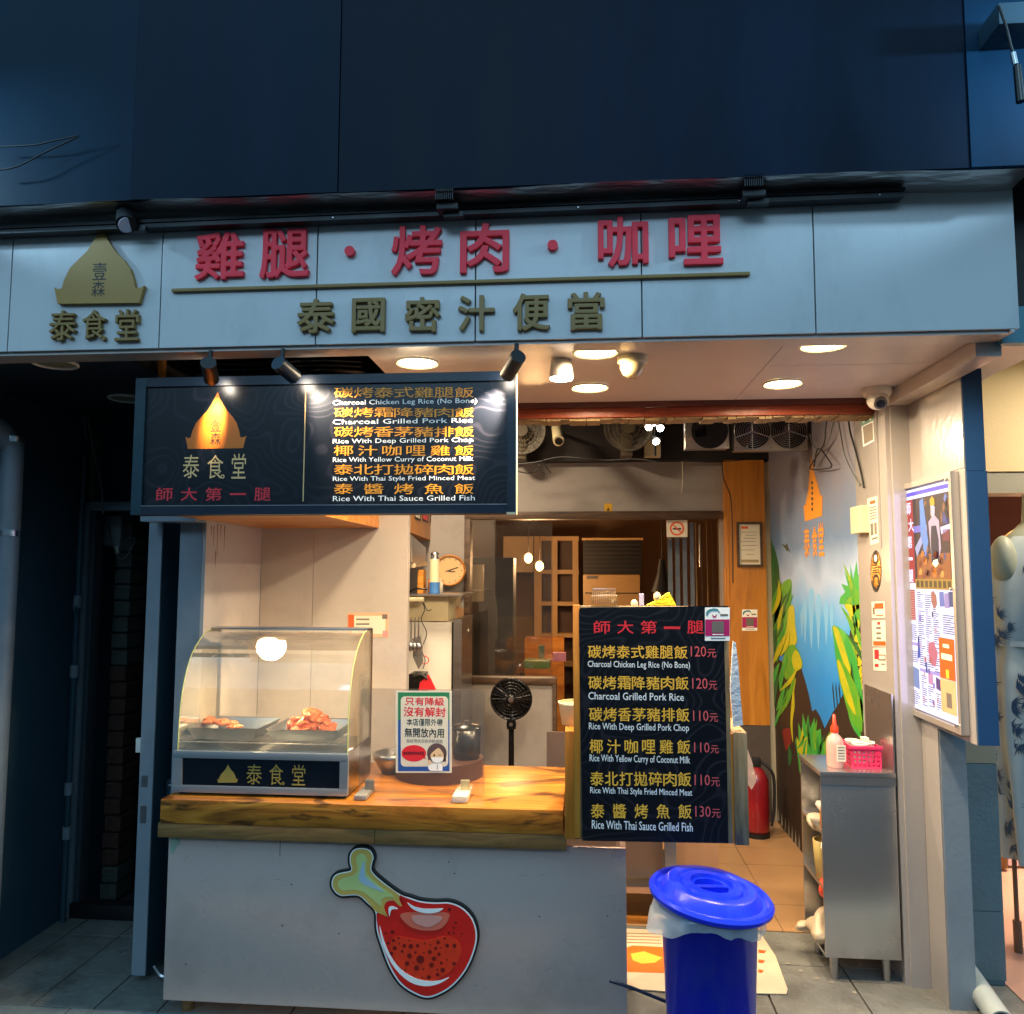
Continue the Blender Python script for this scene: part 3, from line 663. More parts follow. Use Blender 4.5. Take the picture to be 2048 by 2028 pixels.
# ---------------------------------------------------------------- hanging sign
sx0, sx1 = at(252, 850, Y=YS).x, at(975, 850, Y=YS).x; sz0, sz1 = at(620, 970, Y=YS).z, at(620, 707, Y=YS).z
sg = thing('hanging_menu_sign', 'wide black hanging menu sign with a glowing orange emblem and six dishes in yellow', 'menu sign', ((sx0+sx1)/2, YS, sz0))
obj('sign_box', B().box(sx0, sx1-.02, YS+.012, YS+.075, sz0, sz1, .003), M['black'], sg)
obj('printed_sheet', B().box(sx0+.04, sx1-.034, YS+.006, YS+.0115, sz0+.034, sz1-.034), M['sheet'], sg)
fm = mat('sign_frame_paint', '#0d1b2c', .35, 0, .1, 4, .02)
obj('top_rail', B().box(sx0+.04, sx1-.034, YS-.004, YS+.011, sz1-.0335, sz1), fm, sg)
obj('bottom_rail', B().box(sx0+.04, sx1-.034, YS-.004, YS+.011, sz0, sz0+.033), fm, sg)
obj('side_rail', B().box(sx0, sx0+.0395, YS-.004, YS+.011, sz0, sz1), mat('sign_side_rail', '#12303c', .35), sg)
obj('side_rail', B().box(sx1-.0335, sx1-.004, YS-.004, YS+.011, sz0, sz1), fm, sg)
obj('bead', B().box(sx0+.04, sx1-.034, YS-.006, YS-.0045, sz0+.031, sz0+.034), M['steel'], sg)
obj('plastic_edge', B().box(sx1-.0035, sx1, YS-.006, YS+.03, sz0-.004, sz1+.03), M['cream'], sg)
obj('plastic_edge', B().box(sx1-.035, sx1-.004, YS-.0065, YS-.0045, sz0-.004, sz0+.004), M['cream'], sg)
YP = YS+.0052
cut('emblem', dome(350, 740, 465, 847), M['logo_print'], sg, .0004, Y=YP)
for ch, b in (('壹', (397, 791, 417, 814)), ('森', (397, 816, 416, 839))): write(ch, M['ink'], sg, *b, Y=YP-.0005)
for ch, b in (('泰', (345, 858, 376, 902)), ('食', (391, 858, 421, 903)), ('堂', (437, 856, 464, 903))): write(ch, M['cream_print'], sg, *b, 0, -.008, Y=YP)
c = at(420, 899, Y=YP); obj('ring', B().lathe(c, [(.004, 0), (.0075, 0)], (0, -1, 0), 20), M['cream_print'], sg)
x = 295
for i, ch in enumerate('師大第一腿'):
    x0 = 295+i*46.2
    write(ch, M['red_print'], sg, x0, 920 if ch != '一' else 930.5, x0+31, 945 if ch != '一' else 934, 0, .01, Y=YP)
c0 = at(577, 732, Y=YP); c1 = at(575, 946, Y=YP)
obj('divider', B().box(c0.x-.002, c0.x+.002, YP-.0004, YP, c1.z, c0.z), M['cream_print'], sg)
rows = (('碳烤泰式雞腿飯', 'Charcoal Chicken Leg Rice (No Bone)', 730.5, 750.3, 753, 765, 900), ('碳烤霜降豬肉飯', 'Charcoal Grilled Pork Rice', 769, 787, 789.8, 799, 892), ('碳烤香茅豬排飯', 'Rice With Deep Grilled Pork Chop', 804.8, 824.2, 826.6, 838, 893), ('椰汁咖哩雞飯', 'Rice With Yellow Curry of Coconut Milk', 840.4, 859.8, 861.8, 873.5, 893), ('泰北打拋碎肉飯', 'Rice With Thai Style Fried Minced Meat', 876, 895.4, 898, 909.3, 896.5), ('泰醬烤魚飯', 'Rice With Thai Sauce Grilled Fish', 912.4, 932.2, 935, 945, 896))
for zh, en, y0, y1, e0, e1, ex in rows:
    n = len(zh); w = 36.5
    for i, ch in enumerate(zh):
        x0 = 630+(264-w)*i/(n-1)
        write(ch, M['orange_print'], sg, x0, y0, x0+w, y1, 0, .005, 'character', Y=YP)
    write(en, M['white_print'], sg, 628, e0, ex, e1, 0, .004, Y=YP)

# ---------------------------------------------------------------- counter
cx0, cx1 = at(314, 1700, Y=YC).x, at(1182, 1700, Y=YC).x
ct = thing('service_counter', 'service counter with a thick live-grain wooden top over a stained steel front', 'counter', (-.7, YC, 0))
zs1 = at(304, 1508, Y=3.05).z; zs0 = at(304, 1553, Y=3.05).z; zu0 = at(304, 1578, Y=3.065).z
sxr = at(1063, 1540, Y=3.05).x
obj('front_panel', B().box(cx0, cx1, YC, YC+.02, .062, zu0-.001, .003), M['counter'], ct)
obj('side_panel', B().box(cx0, cx0+.02, YC+.021, 3.72, .062, zu0-.001), M['counter'], ct)
obj('side_panel', B().box(cx1-.02, cx1, YC+.021, 3.5, .062, zu0-.001), M['counter'], ct)
obj('counter_top', B().box(at(302, 1530, Y=3.05).x, sxr, 3.05, 3.72, zs0, zs1, .004), M['woodslab'], ct)
xm_ = at(708, 1570, Y=3.065).x
obj('edge_board', B().box(at(300, 1565, Y=3.065).x, xm_-.0008, 3.055, 3.6, zu0, zs0-.0005, .002), M['woodunder'], ct)
obj('edge_board', B().box(xm_+.0008, sxr+.01, 3.055, 3.6, zu0, zs0-.0005, .002), M['woodunder'], ct)
for x in (-1.54, -.7, .1): obj('leg', B().cyl((x, 3.16, 0), (x, 3.16, .061), .022), M['woodunder'], ct)
rs = random.Random(3)
for i in range(9):
    c = at(rs.uniform(340, 1150), rs.uniform(1610, 1860), Y=YC); obj('screw', B().cyl(c, c+Vector((0, -.002, 0)), .0025, seg=8), M['ink'], ct)
c = at(330, 1590, Y=YC); obj('torn_corner', B().prism([at(x, y, Y=YC-.0015) for x, y in ((322, 1575), (338, 1576), (340, 1590), (331, 1600), (326, 1612), (321, 1608))], (0, .001, 0)), mat('bare_pale_metal', '#9fb5a2', .4, .3, .3, 20), ct)
# seam over the left third
a = at(528, 1600, Y=YC); obj('seam', B().box(a.x, a.x+.002, YC-.0008, YC, zu0-.07, zu0-.002), M['ink'], ct)

sc_ = B(); rs = random.Random(21)
for i in range(30):
    x, y = rs.uniform(330, 1170), rs.uniform(1590, 1890); a_ = rs.uniform(0, math.pi); L_ = rs.uniform(3, 14); w_ = rs.uniform(.2, .5)
    p_ = [at(x+u*math.cos(a_)*L_-v*math.sin(a_)*w_, y+u*math.sin(a_)*L_+v*math.cos(a_)*w_, Y=YC-.0004) for u, v in ((-1, 0), (0, 1), (1, 0), (0, -1))]
    p_ = [q for q in p_ if .07 < q.z < zu0-.005 and cx0+.01 < q.x < cx1-.01]
    if len(p_) == 4: sc_.poly(p_)
o_ = obj('scratches', sc_, mat('scratch_marks', '#8d8580', .4, .3, .5, 30, 0), ct); o_['kind'] = 'stuff'
# drumstick sign on the counter front
def dk(x, y): return (528.3+x*.2441, 1547.2+y*.2441)
ds = thing('drumstick_sign', 'large cut-out red drumstick sign with a pale green bone on the counter front', 'sign', at(770, 1800, Y=YC))
bone = [(925, 570), (800, 480), (715, 400), (712, 340), (725, 290), (700, 235), (640, 215), (575, 225), (540, 270), (538, 330), (548, 385), (500, 400), (440, 415), (405, 450), (398, 510), (430, 565), (480, 590), (545, 585), (610, 590), (670, 640), (735, 715)]
meat = [(735, 715), (745, 850), (790, 1000), (850, 1150), (930, 1270), (1030, 1340), (1130, 1375), (1230, 1350), (1340, 1280), (1440, 1160), (1505, 1010), (1525, 880), (1490, 760), (1410, 675), (1310, 635), (1200, 635), (1090, 625), (1010, 600), (925, 570)]
outl = bone[:-1]+meat[:-1]
def grow(p, k):
    out = []
    n = len(p); ar = sum(p[i][0]*p[(i+1) % n][1]-p[(i+1) % n][0]*p[i][1] for i in range(n)); s = 1 if ar > 0 else -1
    for i in range(n):
        dx = p[(i+1) % n][0]-p[i-1][0]; dy = p[(i+1) % n][1]-p[i-1][1]; l = math.hypot(dx, dy) or 1
        out.append((p[i][0]+s*dy/l*k, p[i][1]-s*dx/l*k))
    return out
def dcut(name, pts, ma, lay, sm=5, th=.0008, g=0):
    pts = [(p.x, p.y) for p in catmull([Vector((*q, 0)) for q in pts], True, sm)] if sm else pts
    if g: pts = grow(pts, g)
    return cut(name, [dk(*p) for p in pts], ma, ds, th, 0, Y=YC-.020-.0009*lay)
dcut('backing_board', outl, M['ink'], 0, 5, .0195, 14)
dcut('white_outline', outl, M['white_print'], 1, 5, .0008, -2)
jag = [(735, 715), (800, 745), (835, 760), (840, 740), (815, 680), (830, 640), (870, 630), (905, 660), (935, 680), (950, 660), (930, 610), (925, 570)]
redc = jag[:]+[(1010, 600), (1090, 625), (1200, 635), (1310, 635), (1410, 675), (1490, 760), (1525, 880), (1505, 1010), (1440, 1160), (1340, 1280), (1230, 1350), (1130, 1375), (1030, 1340), (930, 1270), (850, 1150), (790, 1000), (745, 850)]
dcut('meat', redc, mat('drumstick_red', '#e0241c', .35, bump=0), 2, 4, .0008, -14)
bp = bone[:-1]+[(735, 715), (800, 745), (835, 760), (840, 740), (815, 680), (830, 640), (870, 630), (905, 660), (935, 680), (950, 660), (930, 610)]
dcut('meat', [(745, 735), (800, 772), (850, 775), (955, 705), (945, 640), (870, 622), (815, 640), (790, 700)], mat('drumstick_red_notch', '#e0241c', .35, bump=0), 2.5, 2)
dcut('bone_edge', bp, mat('bone_tan', '#d2ae58', .35, bump=0), 3, 3, .0008, -10)
core = [(880, 590), (760, 500), (672, 415), (665, 345), (672, 300), (640, 262), (600, 275), (590, 320), (600, 390), (560, 430), (490, 450), (450, 480), (452, 520), (490, 545), (560, 540), (640, 555), (700, 600), (780, 665), (785, 620), (820, 595)]
dcut('bone_core', core, mat('bone_green', '#c2cc80', .35, bump=0), 4)
dcut('bone_shine', [(640, 320), (652, 340), (655, 400), (665, 440), (720, 490), (805, 555), (740, 535), (650, 500), (612, 465), (612, 420), (628, 370)], mat('shine_blue', '#a9bfcb', .35, bump=0), 5, 3)
dcut('glow_patch', [(850, 1000), (900, 900), (1100, 930), (1300, 900), (1400, 980), (1360, 1120), (1240, 1220), (1100, 1240), (960, 1170)], mat('drumstick_orange_red', '#ee3a1e', .35, bump=0), 3)
dcut('highlight', [(930, 740), (1000, 715), (1280, 715), (1300, 770), (1240, 840), (1120, 855), (1000, 820)], mat('drumstick_coral', '#e87058', .35, bump=0), 4)
dcut('highlight', [(1020, 745), (1100, 735), (1240, 745), (1240, 780), (1160, 825), (1090, 815), (1040, 790)], mat('drumstick_pink', '#e09a8c', .35, bump=0), 5)
dcut('shine', [(985, 638), (1030, 665), (1100, 683), (1190, 685), (1262, 683), (1220, 712), (1140, 722), (1060, 705), (1010, 675)], M['white_print'], 6, 3)
dcut('shine', [(770, 815), (800, 920), (850, 1040), (930, 1150), (1040, 1220), (1150, 1245), (1240, 1238), (1310, 1215), (1230, 1265), (1120, 1285), (1000, 1250), (890, 1150), (810, 1010), (778, 900)], M['white_print'], 6, 3)
dcut('shine', [(845, 745), (838, 690), (850, 668), (880, 668), (912, 688), (870, 690), (855, 710)], M['white_print'], 6, 3)
dotm = mat('drumstick_spot', '#7c1712', .4, bump=0)
for i, (x, y, r_) in enumerate([(868, 866, 14), (818, 875, 10), (877, 931, 12), (915, 910, 9), (960, 972, 14), (1012, 976, 17), (1063, 972, 13), (886, 990, 15), (1000, 1050, 18), (1085, 1077, 30), (982, 1108, 17), (1055, 1143, 19), (1158, 1018, 15), (1222, 945, 14), (1202, 992, 11), (1190, 1072, 16), (1228, 1037, 13), (1170, 1120, 17), (1247, 1105, 11), (1258, 1160, 17), (1292, 970, 14), (1348, 972, 15), (1345, 1110, 14), (1150, 1215, 16), (1218, 1195, 13), (1272, 915, 8), (1310, 692, 12), (1358, 795, 9), (1305, 872, 8), (1345, 875, 7), (1118, 955, 7), (1163, 966, 6), (1045, 1023, 9), (943, 1015, 10), (1112, 1027, 7), (1108, 1153, 7), (1030, 1100, 5), (1290, 1080, 6), (1215, 1158, 7), (833, 953, 10), (860, 1032, 13), (1000, 932, 6), (923, 955, 6), (1245, 988, 6), (1340, 830, 7), (1405, 880, 6), (965, 1160, 6), (1100, 1217, 6)]):
    c = at(*dk(x, y), Y=YC-.020-.0009*5); obj('spot', B().cyl(c, c+Vector((0, -.0004, 0)), r_*.2441*1.06/1600*3.1, seg=12), dotm, ds)

# ---------------------------------------------------------------- heated display case
cs = thing('food_display_case', 'heated food display case with curved glass and black name panel on the counter', 'display case', (-1.25, 3.3, zs1))
X0, X1 = -1.612, at(656, 1460, Y=3.11).x
zb0, zb1 = zs1+.012, at(500, 1420, Y=3.11).z
steelb = mat('case_steel', (.36, .38, .4), .35, .6, .1, 4, .03, stretch=(1, 1, 10))
for q in ((X0+.03, 3.14), (X1-.03, 3.14), (X0+.03, 3.42), (X1-.03, 3.42)): obj('foot', B().cyl((q[0], q[1], zs1), (q[0], q[1], zb0), .014), M['black'], cs)
pz1, pz0 = at(490, 1434, Y=3.11).z, at(490, 1485, Y=3.11).z
pxa, pxb = at(343, 1457, Y=3.11).x, at(640, 1463, Y=3.11).x
obj('base_frame', B().box(X0, X1, 3.11, 3.13, pz1+.001, zb1, .002).box(X0, X1, 3.11, 3.13, zb0, pz0-.001, .002).box(X0, pxa-.001, 3.1105, 3.129, pz0-.001, pz1+.001).box(pxb+.001, X1, 3.1105, 3.129, pz0-.001, pz1+.001), steelb, cs)
obj('base_box', B().box(X0+.002, X1-.002, 3.131, 3.46, zb0, zb1), M['steel'], cs)
obj('name_panel', B().box(pxa, pxb, 3.118, 3.1305, pz0, pz1), mat('black_name_panel', '#0a121c', .25), cs)
gp = mat('gilt_print', '#b79a4c', .35, .3, bump=0)
cut('emblem', dome(410, 1442, 449, 1477), gp, cs, .0005, Y=3.1172)
for ch, b in (('泰', (465, 1442, 494, 1480)), ('食', (508, 1442, 534, 1481)), ('堂', (551, 1443, 576, 1482))): write(ch, gp, cs, *b, 0, .0, Y=3.1172)
c = at(534, 1478, Y=3.117); obj('ring', B().lathe(c, [(.003, 0), (.006, 0)], (0, -1, 0), 20), gp, cs)
prof = [(3.122, zb1), (3.124, zb1+.1), (3.132, zb1+.18), (3.152, zb1+.26), (3.19, zb1+.34), (3.245, zb1+.40), (3.32, zb1+.445), (3.38, zb1+.458)]
pv = catmull([Vector((0, *q)) for q in prof], False, 4)
gx0, gx1 = X0+.012, X1-.006
g = B()
for a, b in zip(pv, pv[1:]): g.poly([(gx0, a.y, a.z), (gx1, a.y, a.z), (gx1, b.y, b.z), (gx0, b.y, b.z)])
obj('curved_glass', g, M['caseglass'], cs, True)
for xx in (gx0, gx1):
    obj('side_glass', B().poly([(xx, p_.y, p_.z) for p_ in pv]+[(xx, 3.45, pv[-1].z), (xx, 3.45, zb1)]), M['caseglass'], cs)
    obj('glass_edge', B().tube([(xx, p_.y, p_.z) for p_ in pv], .0024, 6, False), M['greenedge'], cs)
obj('top_plate', B().box(gx0-.004, gx1+.004, 3.375, 3.462, pv[-1].z, pv[-1].z+.008, .002), M['steel'], cs)
obj('rear_post', B().box(gx0-.004, gx0+.012, 3.45, 3.462, zb1, pv[-1].z), M['steel'], cs)
obj('rear_post', B().box(gx1-.008, gx1+.004, 3.45, 3.462, zb1, pv[-1].z), M['dkwood'], cs)
obj('lamp_housing', B().box(gx0+.05, gx1-.03, 3.30, 3.42, pv[-1].z-.038, pv[-1].z-.022, .003), M['steel'], cs)
lc = at(512, 1222, Y=3.33)
hb = obj('heat_bulb', B().lathe(lc+Vector((0, 0, .045)), [(.030, .0), (.044, -.004), (.056, -.016), (.062, -.032), (.062, -.046), (.057, -.062), (.048, -.076), (.036, -.088), (.020, -.096), (0, -.099)], seg=48), emit('heat_lamp_glow', '#ffdca0', 12), cs, True)
disk('lamp_light', cs, lc+Vector((0, 0, -.052)), 3.2, .05, (1, .72, .38))
# wire rack
zr = at(560, 1401, Y=3.16).z
for i in range(34):
    x = gx0+.02+i*(gx1-gx0-.04)/33; obj('rack_wire', B().cyl((x, 3.15, zr), (x, 3.44, zr), .0014, seg=5), M['steel'], cs, kind=None)
for y in (3.15, 3.29, 3.44): obj('rack_bar', B().cyl((gx0+.005, y, zr-.003), (gx1-.005, y, zr-.003), .002, seg=6), M['steel'], cs)
obj('case_floor', B().box(gx0, gx1, 3.135, 3.45, zb1+.001, zb1+.004), M['steel'], cs)
def tray(x0, x1, label):
    z0 = zr+.002; t = thing('food_tray', label, 'tray', ((x0+x1)/2, 3.28, z0), 'steel trays in the display case')
    b = B(); o_ = []
    for k, (dz, e) in enumerate(((0, .022), (.045, .002), (.048, -.004), (.045, .0), (.004, .024))):
        o_.append([b.bm.verts.new((x, y, z0+dz)) for x, y in ((x0+e, 3.16+e), (x1-e, 3.16+e), (x1-e, 3.42-e), (x0+e, 3.42-e))])
    for a, c in zip(o_, o_[1:]):
        for i in range(4): b.bm.faces.new((a[i], a[(i+1) % 4], c[(i+1) % 4], c[i]))
    b.bm.faces.new(o_[-1]); b.bm.faces.new(o_[0][::-1])
    obj('pan', b, mat('dull_tray_steel', (.32, .33, .35), .32, 1, .1, 6), t, 0)
    return z0
zt0 = tray(at(352, 1380, Y=3.16).x, at(484, 1380, Y=3.16).x, 'steel tray of flat roast meat on the left of the wire rack')
tray(at(503, 1380, Y=3.16).x, at(636, 1380, Y=3.16).x, 'steel tray piled with orange grilled chicken on the right of the wire rack')
rs = random.Random(11)
meats = []
for i in range(7):
    c = at(rs.uniform(385, 460), 1366, Y=rs.uniform(3.24, 3.38)); c.z = zt0+.036+rs.uniform(0, .010)
    mt_ = obj('roast_meat', B().blob(c, (.035, .03, .010), i, .3), M['food'], None, True, 'one of the flat roast meat slices in the left tray', 'meat', 'roast meat in the left tray'); meats.append(mt_)
meats.sort(key=lambda o: o.location.x)
for o_, w_ in zip(meats, ('leftmost', 'second from left', 'third from left', 'middle', 'third from right', 'second from right', 'rightmost')): o_['label'] = w_+' flat slice of roast meat in the left tray of the case'
LB_ = ('low piece at the left end of the grilled chicken pile','low piece second from the left in the grilled chicken pile','low piece in the middle of the grilled chicken pile','low piece second from the right in the grilled chicken pile','low piece at the right end of the grilled chicken pile','upper left piece of the grilled chicken pile','upper piece left of the peak of the grilled chicken pile','upper piece right of the peak of the grilled chicken pile','upper right piece of the grilled chicken pile','topmost piece of the grilled chicken pile','small piece behind the peak of the grilled chicken pile')
lay = [(552, .034, 3.25), (568, .036, 3.24), (585, .036, 3.24), (602, .036, 3.25), (620, .034, 3.27), (562, .058, 3.27), (578, .060, 3.26), (594, .060, 3.26), (610, .056, 3.28), (588, .084, 3.27), (600, .078, 3.31)]
for i, (x, dz, y) in enumerate(lay):
    c = at(x, 1360, Y=y); c.z = zt0+dz
    obj('grilled_chicken', B().blob(c, (.030, .036, .020), 20+i, .55, 3), M['chicken'], None, True, LB_[i], 'chicken', 'grilled chicken pieces on the right tray')

# ---------------------------------------------------------------- acrylic guard with the notice
YG = 3.19
gd = thing('acrylic_guard', 'scratched clear acrylic guard standing on the counter beside the display case', 'guard', (-.6, YG, zs1))
a = at(676, 1500, Y=YG); b = at(915, 1302, Y=YG); z0 = zs1+.012
rc = .02
pts = [(a.x, z0), (b.x, z0)]+[(b.x-rc+rc*math.cos(t), b.z-rc+rc*math.sin(t)) for t in (0, .4, .8, 1.2, 1.57)]+[(a.x+rc-rc*math.cos(t), b.z-rc+rc*math.sin(t)) for t in (1.57, 1.2, .8, .4, 0)]
obj('acrylic_sheet', B().prism([(x, YG, z) for x, z in pts], (0, .003, 0)), M['acrylic'], gd)
tape = mat('wrapping_tape', '#cfc7b2', .35, 0, .25, 14, .3, 20)
for x0, w, hh, lab in ((672, 38, .03, 0), (858, 40, .05, 1)):
    p0 = at(x0, 1506, Z=zs1); w_ = .05 if not lab else .06
    obj('taped_foot', B().box(p0.x, p0.x+w_, 3.10, 3.24, zs1+.001, zs1+.02+.008*lab, .005), tape if lab else mat('silver_tape_foot', '#9b968c', .3, .3, .3, 14, .3), gd)
    obj('clip', B().box(p0.x+.02, p0.x+.055, YG-.006, YG+.012, zs1+.02, zs1+.045+hh*.4, .002), mat('steel_clip%d' % lab, '#8b867c' if not lab else '#cbb98c', .35, .5), gd)
YN = YG-.0015
def nq(x, y): return (735.8+x*.1085, 1283+y*.1085)
nt_ = thing('notice_poster', 'small white notice with a green and blue border taped to the acrylic guard', 'notice', at(800, 1458, Y=YN))
def nrect(name, x0, y0, x1, y1, ma, lay, rr_=0):
    if rr_:
        pts = []
        for cx_, cy_, a0 in ((x1-rr_, y1-rr_, 0), (x0+rr_, y1-rr_, 90), (x0+rr_, y0+rr_, 180), (x1-rr_, y0+rr_, 270)):
            for k in range(5): t = R(a0+k*22.5); pts.append((cx_+rr_*math.cos(t), cy_+rr_*math.sin(t)))
    else: pts = [(x0, y0), (x1, y0), (x1, y1), (x0, y1)]
    return cut(name, [nq(*p_) for p_ in pts], ma, nt_, .0002, 0, Y=YN-.0003*lay)
nrect('sheet', 100, 185, 1075, 1615, M['paper'], 0)
nrect('green_border', 140, 215, 1035, 700, mat('print_green', '#2a7c50', .5, bump=0), 1)
nrect('blue_border', 140, 700, 1035, 1585, mat('print_blue', '#24539c', .5, bump=0), 1)
nrect('inner_field', 188, 285, 1012, 1505, M['paper'], 2, 70)
for s_, x0, y0, x1, y1, ma, bo in (('只有降級', 262, 300, 945, 445, 'red_print', .02), ('沒有解封', 235, 470, 970, 640, 'red_print', .02), ('本店僅限外帶', 290, 672, 915, 795, 'ink', .008), ('無開放內用', 255, 835, 940, 1000, 'ink', .015), ('視疫情狀況做滾動調整', 283, 1030, 918, 1092, 'greyp', .0)):
    (xa, ya), (xb, yb) = nq(x0, y0), nq(x1, y1); write(s_, M[ma], nt_, xa, ya, xb, yb, 0, bo, Y=YN-.0011)
def nell(name, cx_, cy_, rx, ry, ma, lay, a0=0, a1=360):
    pts = [(cx_+rx*math.cos(R(a0+(a1-a0)*k/24)), cy_+ry*math.sin(R(a0+(a1-a0)*k/24))) for k in range(25 if a1-a0 < 360 else 24)]
    return cut(name, [nq(*p_) for p_ in pts], ma, nt_, .0002, 0, Y=YN-.0003*lay)
nell('speech_bubble', 415, 1275, 215, 145, M['red_print'], 3); cut('speech_tail', [nq(560, 1340), nq(635, 1385), nq(590, 1300)], M['red_print'], nt_, .0002, Y=YN-.0009)
for k in range(9): nrect('tiny_print', 235+k*40, 1248, 265+k*40, 1298, mat('dark_red_print', '#5e1020', .5, bump=0), 4)
hair = mat('print_hair', '#5a4646', .5, bump=0); skin = mat('print_skin', '#e2bf92', .5, bump=0)
nell('hair', 815, 1275, 172, 175, hair, 3); nrect('hair', 660, 1280, 740, 1400, hair, 3); nrect('hair', 890, 1280, 975, 1420, hair, 3)
cut('face', [nq(*p_) for p_ in ((845, 1180), (900, 1240), (930, 1290), (935, 1370), (880, 1430), (780, 1440), (715, 1370), (705, 1300), (760, 1240))], skin, nt_, .0002, 2, Y=YN-.0012)
cut('mask', [nq(*p_) for p_ in ((718, 1345), (930, 1345), (915, 1410), (860, 1440), (780, 1440), (735, 1410))], M['white_print'], nt_, .0002, Y=YN-.0015)
nell('eye', 768, 1310, 14, 22, M['ink'], 5); nrect('eye', 840, 1300, 890, 1308, M['ink'], 5)
cut('coat', [nq(*p_) for p_ in ((700, 1580), (690, 1500), (740, 1460), (880, 1450), (915, 1500), (912, 1580))], M['white_print'], nt_, .0002, Y=YN-.0015)
nell('hand', 685, 1430, 30, 42, skin, 6); nell('cuff', 705, 1520, 42, 50, M['white_print'], 6)
nrect('buttons', 818, 1470, 828, 1560, M['greyp'], 6)

# things on the counter behind the guard
obj('chopping_block', B().cyl((-.62, 3.53, zs1+.001), (-.62, 3.53, zs1+.075), .19, seg=48), mat('dark_block_wood', '#4a2c1e', .5, 0, .3, 12, .1), None, 35, 'round dark brown chopping block behind the acrylic guard', 'chopping block')
c = Vector((-.50, 3.52, zs1+.076))
t = thing('black_pot', 'dark round pot standing on the chopping block behind the guard', 'pot', c)
obj('pot_body', B().lathe(c, [(0, 0), (.055, 0), (.06, .02), (.062, .13), (.056, .13), (.054, .02), (0, .015)]), M['blackplastic'], t, True)
obj('lid_knob', B().cyl(c+Vector((0, 0, .135)), c+Vector((0, 0, .16)), .012), M['steel'], t)
obj('pot_lid', B().lathe(c, [(.064, .131), (.05, .142), (0, .148)]), M['blackplastic'], t, True)
c = Vector((-.83, 3.55, zs1+.001))
obj('seasoning_bowl', B().lathe(c, [(0, 0), (.05, 0), (.085, .06), (.09, .085), (.08, .085), (.05, .015), (0, .012)]), M['steel'], None, True, 'round steel bowl on the counter behind the taped foot', 'bowl')
c = Vector((-.72, 3.6, zs1+.077))
obj('sauce_jug', B().lathe(c, [(0, 0), (.045, 0), (.05, .09), (.035, .12), (.04, .13), (.035, .13), (.03, .12)]), mat('amber_sauce', '#b06a1e', .25, 0, .2), None, True, 'amber sauce jug on the chopping block, half hidden by the notice', 'jug')

# ---------------------------------------------------------------- menu board on its wooden box
YBD = 2.955
def bq(x, y): return (1037.7+x*.2761, 1094.3+y*.2761)
wb = thing('wooden_box', 'honey and grey wooden box holding up the black menu board at the counter end', 'box', (.26, 3.1, .74))
xl, xr = at(1066, 1480, Y=2.995).x, at(1411, 1480, Y=2.995).x
zt_, zb_ = at(1400, 1385, Y=2.995).z, at(1400, 1592, Y=2.995).z
obj('left_board', B().box(xl, xl+.045, 2.985, 3.3, zb_, zt_, .002), M['wood'], wb)
obj('front_board', B().box(xl+.0455, xr-.05, 2.992, 3.01, zb_+.002, zt_), M['wood'], wb)
obj('right_board', B().box(xr-.0495, xr, 2.99, 3.3, zb_-.004, zt_+.006, .002), M['woodgrey'], wb)
obj('top_board', B().box(xl+.001, xr-.001, 3.011, 3.3, zt_-.015, zt_-.001), M['woodx'], wb)
mb_ = thing('menu_board', 'upright black menu board of six rice dishes with red prices', 'menu board', (.25, YBD, .75))
a = at(1083, 1143, Y=YBD); b = at(1383, 1592, Y=YBD)
obj('backing_board', B().box(a.x, b.x, YBD, YBD+.024, b.z, a.z, .002), M['woodgrey'], mb_)
obj('left_edge', B().box(a.x-.003, at(1094, 1300, Y=YBD).x, YBD-.003, YBD+.0245, b.z+.004, a.z+.003, .001), M['wood'], mb_)
shp = [(212, 190), (1218, 176), (1190, 400), (1205, 1000), (1220, 1800), (222, 1782), (208, 1000), (197, 230), (199, 200)]
cut('printed_sheet', [bq(*p_) for p_ in shp], M['sheet'], mb_, .001, 0, Y=YBD-.0042)
YT = YBD-.0046
for i, ch in enumerate('師大第一腿'):
    x0 = 300+i*159.5; xa, ya = bq(x0, 278 if ch != '一' else 318); xb, yb = bq(x0+112, 368 if ch != '一' else 336); write(ch, M['red_print'], mb_, xa, ya, xb, yb, 0, .012, 'character', Y=YT)
mr = (('碳烤泰式雞腿飯', '120', 'Charcoal Chicken Leg Rice (No Bone)', (258, 445, 940, 540), (962, 452, 1135, 530), (258, 555, 957, 612)),
      ('碳烤霜降豬肉飯', '120', 'Charcoal Grilled Pork Rice', (262, 655, 948, 752), (972, 670, 1142, 750), (262, 770, 915, 822)),
      ('碳烤香茅豬排飯', '110', 'Rice With Deep Grilled Pork Chop', (266, 870, 953, 970), (978, 892, 1148, 970), (266, 980, 950, 1042)),
      ('椰汁咖哩雞飯', '110', 'Rice With Yellow Curry of Coconut Milk', (270, 1088, 960, 1190), (985, 1110, 1153, 1185), (271, 1198, 957, 1262)),
      ('泰北打拋碎肉飯', '110', 'Rice With Thai Style Fried Minced Meat', (275, 1308, 965, 1412), (988, 1330, 1160, 1410), (275, 1422, 972, 1480)),
      ('泰醬烤魚飯', '130', 'Rice With Thai Sauce Grilled Fish', (280, 1528, 968, 1633), (993, 1545, 1165, 1625), (286, 1650, 975, 1710)))
